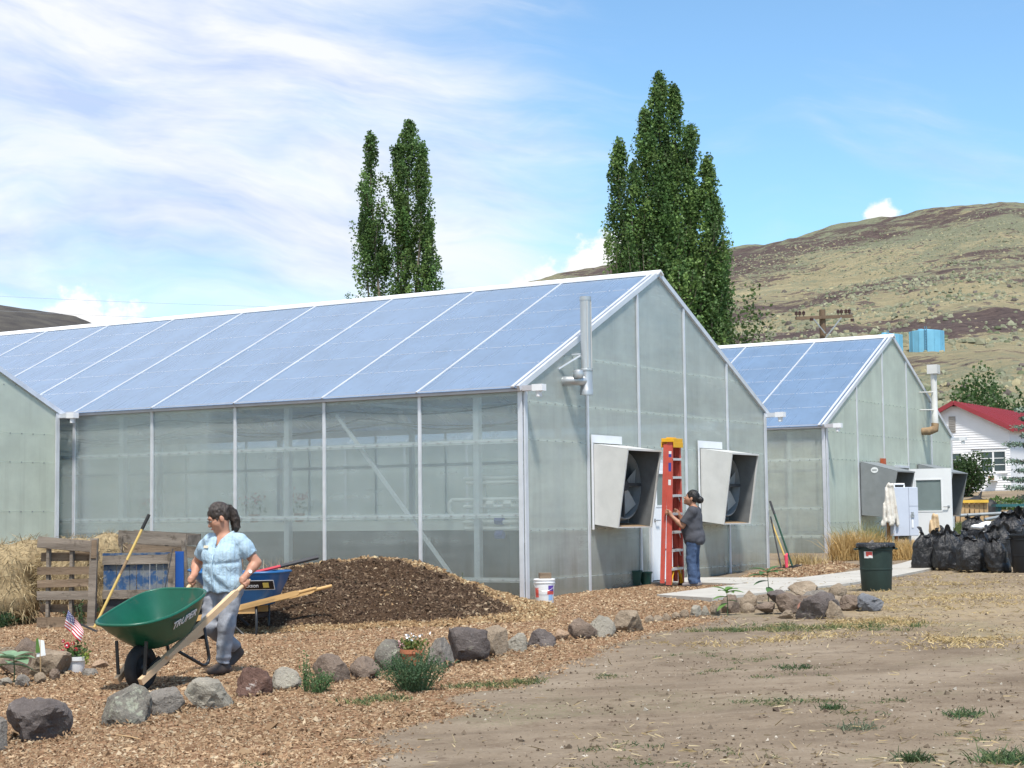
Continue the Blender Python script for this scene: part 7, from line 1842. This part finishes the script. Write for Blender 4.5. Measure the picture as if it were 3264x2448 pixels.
bushy_weed(-.80, 13.95, .66, .36, 90, 'large feathery blue green weed spreading in front of the rocks', leaf=.028, per=40)
bushy_weed(-1.58, 14.05, .30, .20, 26, 'small bright green weed at the foot of the brown rock', np.array([(.09, .17, .06), (.12, .21, .08), (.07, .14, .05)]), leaf=.028, per=26)
bushy_weed(-1.70, 14.15, .10, .36, 6, 'single upright weed stalk left of the small bright weed', np.array([(.11, .19, .07), (.14, .22, .09)]), leaf=.032, per=30)
for (x, y, r, h, n, pal, lb) in ((2.18, 9.62, .07, .07, 160, GRASS*.75, 'dark green weed rosette on the bare yard near the bottom edge'), (2.66, 9.45, .16, .10, 260, GRASS*1.1, 'green grass tuft at the lower right corner'), (2.86, 11.14, .13, .06, 160, GRASS*1.05, 'grey green tuft on the bare yard by the right edge'), (2.36, 14.70, .16, .05, 160, GRASS*.8, 'flat dark green tuft in the middle of the bare yard'), (2.12, 11.72, .08, .05, 110, GRASS*.9, 'small green tuft left of the grey green ones on the yard'), (2.13, 10.86, .12, .05, 130, np.array([(.13, .17, .10), (.17, .20, .13)]), 'pale grey green tuft above the dark rosette')):
    o = empty('grass_tuft', (x, y, sz(x, y)), 0, lb, 'grass', 'tufts on the bare yard'); blades('blades', [(0, 0, 0)], n, h, .004, pal, o, .8, root_r=r*.6)['kind'] = 'stuff'
def small_weeds():
    pts = [(1.59, 14.65), (2.10, 13.96), (2.16, 15.60), (1.81, 12.27), (1.98, 12.22), (2.34, 11.40), (1.34, 10.05), (.86, 9.83), (.73, 10.48), (2.66, 11.99), (1.49, 16.16), (2.75, 10.25), (.71, 14.5), (-1.47, 10.25)]
    C = []
    for x, y in pts:
        k = rng.integers(3, 9); q = rng.normal(0, 1, (k, 2))*[.16, .12]+[x, y]; C += [(a, b, sz(a, b)) for a, b in q]
    o = blades('yard_weeds', C, 1500, .034, .0032, np.r_[GRASS, [(.20, .21, .10), (.30, .26, .14), (.26, .22, .12)]], None, 1.2, root_r=.045); tag(o, 'sparse low green weeds dotted over the bare yard', 'weeds', kind='stuff')
    C = []
    for (x0, y0, x1, y1, w, n) in ((-.55, 14.0, .12, 14.22, .08, 30), (-1.2, 13.1, -.85, 13.4, .07, 18), (2.0, 19.1, 3.2, 18.9, .22, 40), (2.9, 18.9, 4.1, 18.5, .35, 60)):
        for k in range(n):
            t = rng.random(); a, b = x0+(x1-x0)*t+rng.normal(0, w), y0+(y1-y0)*t+rng.normal(0, w*.8); C.append((a, b, sz(a, b)))
    o = blades('low_grass', C, 3000, .06, .004, np.r_[GRASS, [(.19, .22, .085), (.24, .25, .10), (.34, .30, .14), (.40, .32, .16)]], None, .8, root_r=.05); tag(o, 'low green grass along the edge of the rocks', 'grass', kind='stuff')
    C = []
    for (x, y, rx, ry, n) in ((4.0, 19.2, .5, .6, 80), (4.2, 16.4, .45, .8, 60), (5.5, 22.5, 1.2, 1.5, 110), (6.5, 26.5, 1.0, 1.5, 80), (2.6, 17.6, .8, .5, 40)):
        for k in range(n): a, b = rng.normal(x, rx*.6), rng.normal(y, ry*.6); C.append((a, b, sz(a, b)))
    o = blades('dry_grass', C, 6500, .055, .004, TAN, None, 1.3, 'vcol_straw', root_r=.08); tag(o, 'flattened dry grass on the yard near the trash can', 'grass', kind='stuff')
small_weeds()
C = [(rng.uniform(10.2, 14.5), rng.uniform(41, 49.5), 0) for _ in range(420)]; C = [(a, b, sz(a, b)) for a, b, _ in C]
tag(blades('rough_grass', C, 9000, .22, .010, np.array([(.12, .17, .05), (.16, .20, .07), (.20, .22, .09)]), None, .6, root_r=.12), 'rough green grass behind the trash bags', 'grass', kind='stuff')
def dry_clump(x, y, w, h, n, label, pal=TAN, z=0.):
    o = empty('dry_grass_clump', (x, y, sz(x, y)+z), 0, label, 'grass', 'dry grass clumps'); C = [(rng.normal(0, w*.4), rng.normal(0, w*.25), 0) for _ in range(40)]; blades('blades', C, n, h, .005, pal, o, .28, 'vcol_straw', root_r=.06)['kind'] = 'stuff'
dry_clump(6.85, 35.6, .62, .62, 1500, 'tan dry grass clump at the near corner of the far greenhouse', np.array([(.50, .34, .14), (.58, .42, .20), (.42, .27, .10)]))
dry_clump(7.75, 34.9, .55, .45, 900, 'tan dry grass clump behind the green trash can', np.array([(.50, .33, .13), (.56, .40, .18)]))
dry_clump(7.5, 37.4, .55, .75, 320, 'tall yellow green weeds against the far greenhouse gable', np.array([(.26, .24, .08), (.33, .30, .12), (.20, .20, .07)]))
dry_clump(8.0, 38.3, .45, .6, 240, 'yellow green weeds left of the electric cabinet', np.array([(.26, .24, .08), (.33, .30, .12)]))
dry_clump(5.75, 34.6, .6, .25, 500, 'low dry weeds by the leaning tools')
WT = np.array([(.42, .35, .24), (.36, .28, .20), (.48, .42, .30), (.33, .27, .25)])
for i, (u, v, h, lb) in enumerate(((-.45, 6.1, .62, 'pale dry weeds by the wall right behind the blue barrow'), (-.35, 5.2, .66, 'pinkish dry weeds at the left shoulder of the chip mound'), (-.3, 4.5, .72, 'thin dry weed stalks above the left of the mound'), (-.3, 2.6, .70, 'pale dry weeds at the wall behind the mound top'), (-.3, 1.75, .35, 'short pale weeds at the wall near the corner'))):
    p = gh_world(u, v); dry_clump(p.x, p.y, .40, h, 260, lb, WT, z=.0)
p = gh_world(-.25, .95); bushy_weed(p.x, p.y, .34, .46, 10, 'bright green weed growing at the wall near the corner', np.array([(.12, .19, .06), (.15, .23, .08)]), leaf=.07, per=16)
bushy_weed(-7.35, 24.6, .9, .28, 26, 'dark green plants at the foot of the straw bale', np.array([(.03, .07, .03), (.05, .10, .04)]), leaf=.07, per=16)
bushy_weed(-5.95, 24.0, .5, .42, 10, 'leafy weed growing through the bottom of the upright pallet', np.array([(.04, .09, .04), (.07, .13, .05)]), leaf=.06, per=10)
def big_leaf(root, base, tip, w, mat, name='leaf'):
    base, tip = Vector(base), Vector(tip); d = tip-base; s = d.cross(Vector((0, 0, 1)))
    s = s.normalized() if s.length > 1e-4 else Vector((1, 0, 0)); m = MB(); n = 6; vs = []
    for i in range(n+1):
        t = i/n; ww = w*math.sin(math.pi*min(1, t*.92+.08))**.8*(1-.25*t); c = base+d*t+Vector((0, 0, -.25*d.length*t*t)); vs += [c-s*ww/2+Vector((0, 0, .12*ww)), c, c+s*ww/2+Vector((0, 0, .12*ww))]
    fs = []
    for i in range(n): fs += [(3*i, 3*i+1, 3*i+4, 3*i+3), (3*i+1, 3*i+2, 3*i+5, 3*i+4)]
    m.add(vs, fs); return make(name, m, mat, root, smooth=True)
pm('leaf_bright', (.13, .25, .06), .5, .15, 12, trans=.3); pm('leaf_mid', (.08, .17, .06), .5, .15, 12, trans=.3); pm('leaf_pale', (.23, .36, .22), .55, .15, 12, trans=.3)
def leafy_plant(x, y, h, leaves, mat, label, name='pepper_plant', lw=.5):
    o = empty(name, (x, y, sz(x, y)), 0, label, 'plant'); m = MB(); m.tube([(0, 0, -.02), (.006, 0, h*.5), (-.004, 0, h)], [.007, .006, .004], 6); make('stem', m, 'weed_stem', o)
    for (a, z, L, el) in leaves:
        b = (0, 0, h*z); a = R(a); big_leaf(o, b, (L*math.cos(a), L*math.sin(a), h*z+L*el), L*lw, mat)
leafy_plant(2.60, 21.3, .30, [(200, .75, .20, .1), (-20, .95, .22, .2), (170, 1, .20, .5), (-70, .9, .18, .3), (60, 1, .18, .5), (215, .5, .17, -.3), (-10, .6, .14, .1), (120, .95, .18, .3), (-45, 1, .18, .4)], 'leaf_bright', 'nearer small pepper plant with drooping leaves by the low stones', lw=.62)
leafy_plant(3.38, 23.2, .42, [(190, .85, .28, .25), (165, 1, .26, .4), (-15, .95, .24, .35), (20, 1, .22, .6), (-80, .5, .20, -.5), (200, .7, .22, .0), (-30, .25, .18, .2), (240, .95, .26, .2), (-60, .95, .22, .3)], 'leaf_mid', 'farther pepper plant with larger leaves left of the rock heap', lw=.6)
leafy_plant(-4.62, 16.1, .24, [(180, .9, .22, .3), (0, .95, .20, .25), (220, 1, .2, .3), (-40, .9, .21, .1), (40, 1, .2, .4), (140, 1, .21, .45), (-90, .8, .17, .3), (20, .7, .20, -.1), (160, .7, .20, .1)], 'leaf_pale', 'pale green squash plant at the left edge among rocks', 'squash_plant', .85)
def seed_packet():
    x, y = -4.40, 16.2; o = empty('seed_packet', (x, y, sz(x, y)), R(-25), 'white and green seed packet standing on a stick beside the squash', 'packet'); m = MB(); m.beam((0, 0, 0), (-.01, .0, .42), .008, .008); make('stick', m, 'wood_tan', o)
    m = MB(); m.prism([(-.05, .22), (.055, .24), (.035, .375), (-.035, .385)], .004, Matrix.Identity(4)); make('paper', m, 'foam_white', o); m = MB(); m.prism([(-.055, .26), (-.005, .265), (-.03, .40), (-.05, .385)], .006, Matrix.Translation((0, -.006, 0))); make('picture', m, 'leaf_bright', o)
seed_packet()
pm('flag_red', (.45, .03, .045), .7, .1, 9); pm('flag_white', (.74, .72, .74), .7, .05, 9); pm('flag_blue', (.03, .045, .19), .7, .1, 9)
def flag_pot():
    x, y = -4.235, 16.80; z0 = sz(x, y)
    o = empty('flower_pot', (x, y, z0), 0, 'round white pot with red flowers and a small flag in it', 'flower pot'); m = MB(); m.lathe([(0, .005), (.082, .005), (.088, .02), (.098, .115), (.112, .12), (.114, .158), (.105, .158), (.10, .13), (0, .13)], 28); make('pot', m, 'bucket_white', o, smooth='auto')
    P = rng.normal(0, 1, (240, 3))*[.055, .05, .035]+[0, 0, .19]; leaf_mesh('foliage', P, .04, np.array([(.06, .12, .03), (.09, .16, .05)]), o); P = rng.normal(0, 1, (40, 3))*[.02, .02, .03]+[.115, -.03, .16]; leaf_mesh('foliage', P, .035, np.array([(.42, .45, .10), (.30, .38, .08)]), o)
    for (a, b, c, r, mt) in ((-.065, -.04, .265, .030, 'flag_red'), (-.115, -.02, .20, .026, 'flag_red'), (-.07, -.06, .17, .022, 'flag_red'), (-.02, .0, .28, .02, 'flag_red'), (.02, -.05, .225, .018, 'flag_red'), (-.12, .03, .30, .016, 'flag_red')):
        m = MB()
        for k in range(5): aa = k*1.257; m.tube([(a, b, c), (a+r*.9*math.cos(aa), b-.006, c+r*.9*math.sin(aa))], [r*.25, r*.55], 6)
        fl_ = make('blossom', m, mt, o)
        m = MB(); m.lathe([(0, -.004), (r*.3, 0), (0, .004)], 8, (a, b-.018, c), (R(90), 0, 0)); make('eye', m, 'flag_white', fl_)
    f = empty('flag', (x-.02, y-.02, z0+.13), 0, 'small striped flag on a stick planted in the white pot', 'flag')
    m = MB(); m.tube([(.02, 0, -.05), (.0, 0, .2), (-.045, .0, .52)], .004, 6); make('stick', m, 'wood_tan', f)
    # cloth hangs down from the stick: u along the hoist, v along the fly (drooping)
    nu, nv = 26, 24
    def pt(u, v):
        w = Vector((0, -.018*math.sin(7*v+2.5*u)-.012*v, 0))
        return Vector((-.040, -.006, .475))+Vector((-.035, 0, -.165))*u*(1-.25*v)+Vector((.150, -.01, -.185))*v+Vector((.02, 0, .02))*math.sin(math.pi*u)*v+w
    V = [pt(i/nu, j/nv) for i in range(nu+1) for j in range(nv+1)]; m = MB(); m.v = [tuple(p) for p in V]
    for i in range(nu):
        for j in range(nv):
            a = i*(nv+1)+j; m.f.append((a, a+1, a+nv+2, a+nv+1)); st = int(i*13/nu); m.mi.append(2 if (i < nu*7/13 and j < nv*.4) else (st % 2))
    make('cloth', m, ['flag_red', 'flag_white', 'flag_blue'], f, smooth=True)
    m = MB()
    for r in range(5):
        for c in range(5):
            p = pt((r+.5)/5*.53, (c+.5)/5*.39)+Vector((0, -.003, 0)); pts = []
            for k in range(10): rr = .006 if k % 2 == 0 else .0025; aa = k*math.pi/5; pts.append(p+Vector((rr*math.sin(aa), 0, rr*math.cos(aa))))
            m.add(pts, [tuple(range(10))])
    make('stars', m, 'flag_white', f)['kind'] = 'stuff'
flag_pot()
def white_flowers():
    x, y = -.92, 15.6; o = empty('flower_pot', (x, y, sz(x, y)), 0, 'terracotta pot with white and pink flowers behind the large weed', 'flower pot'); m = MB(); m.lathe([(0, 0), (.075, 0), (.10, .16), (.115, .16), (.115, .195), (.10, .195), (.09, .17), (0, .17)], 20); make('pot', m, 'terracotta', o, smooth='auto')
    leaf_mesh('foliage', rng.normal(0, 1, (260, 3))*[.055, .05, .03]+[0, 0, .235], .035, np.array([(.13, .18, .04), (.20, .22, .06), (.09, .14, .04)]), o); leaf_mesh('blossom', rng.normal(0, 1, (26, 3))*[.045, .03, .014]+[.0, -.02, .305], .032, np.array([(.8, .8, .82)]), o, mat='vcol_matte'); leaf_mesh('blossom', rng.normal(0, 1, (26, 3))*[.03, .03, .03]+[-.10, -.02, .24], .026, np.array([(.6, .30, .30), (.7, .45, .42)]), o, mat='vcol_matte')
white_flowers()
m = MB(); m.tube([(-2.72, 11.95, sz(-2.72, 11.95)+.02), (-2.60, 11.85, sz(-2.6, 11.85)+.015), (-2.52, 11.75, sz(-2.52, 11.75)+.02)], [.006, .007, .005], 5); tag(make('twig', m, 'wood_tan'), 'pale twig lying between the two large boulders at lower left', 'twig')
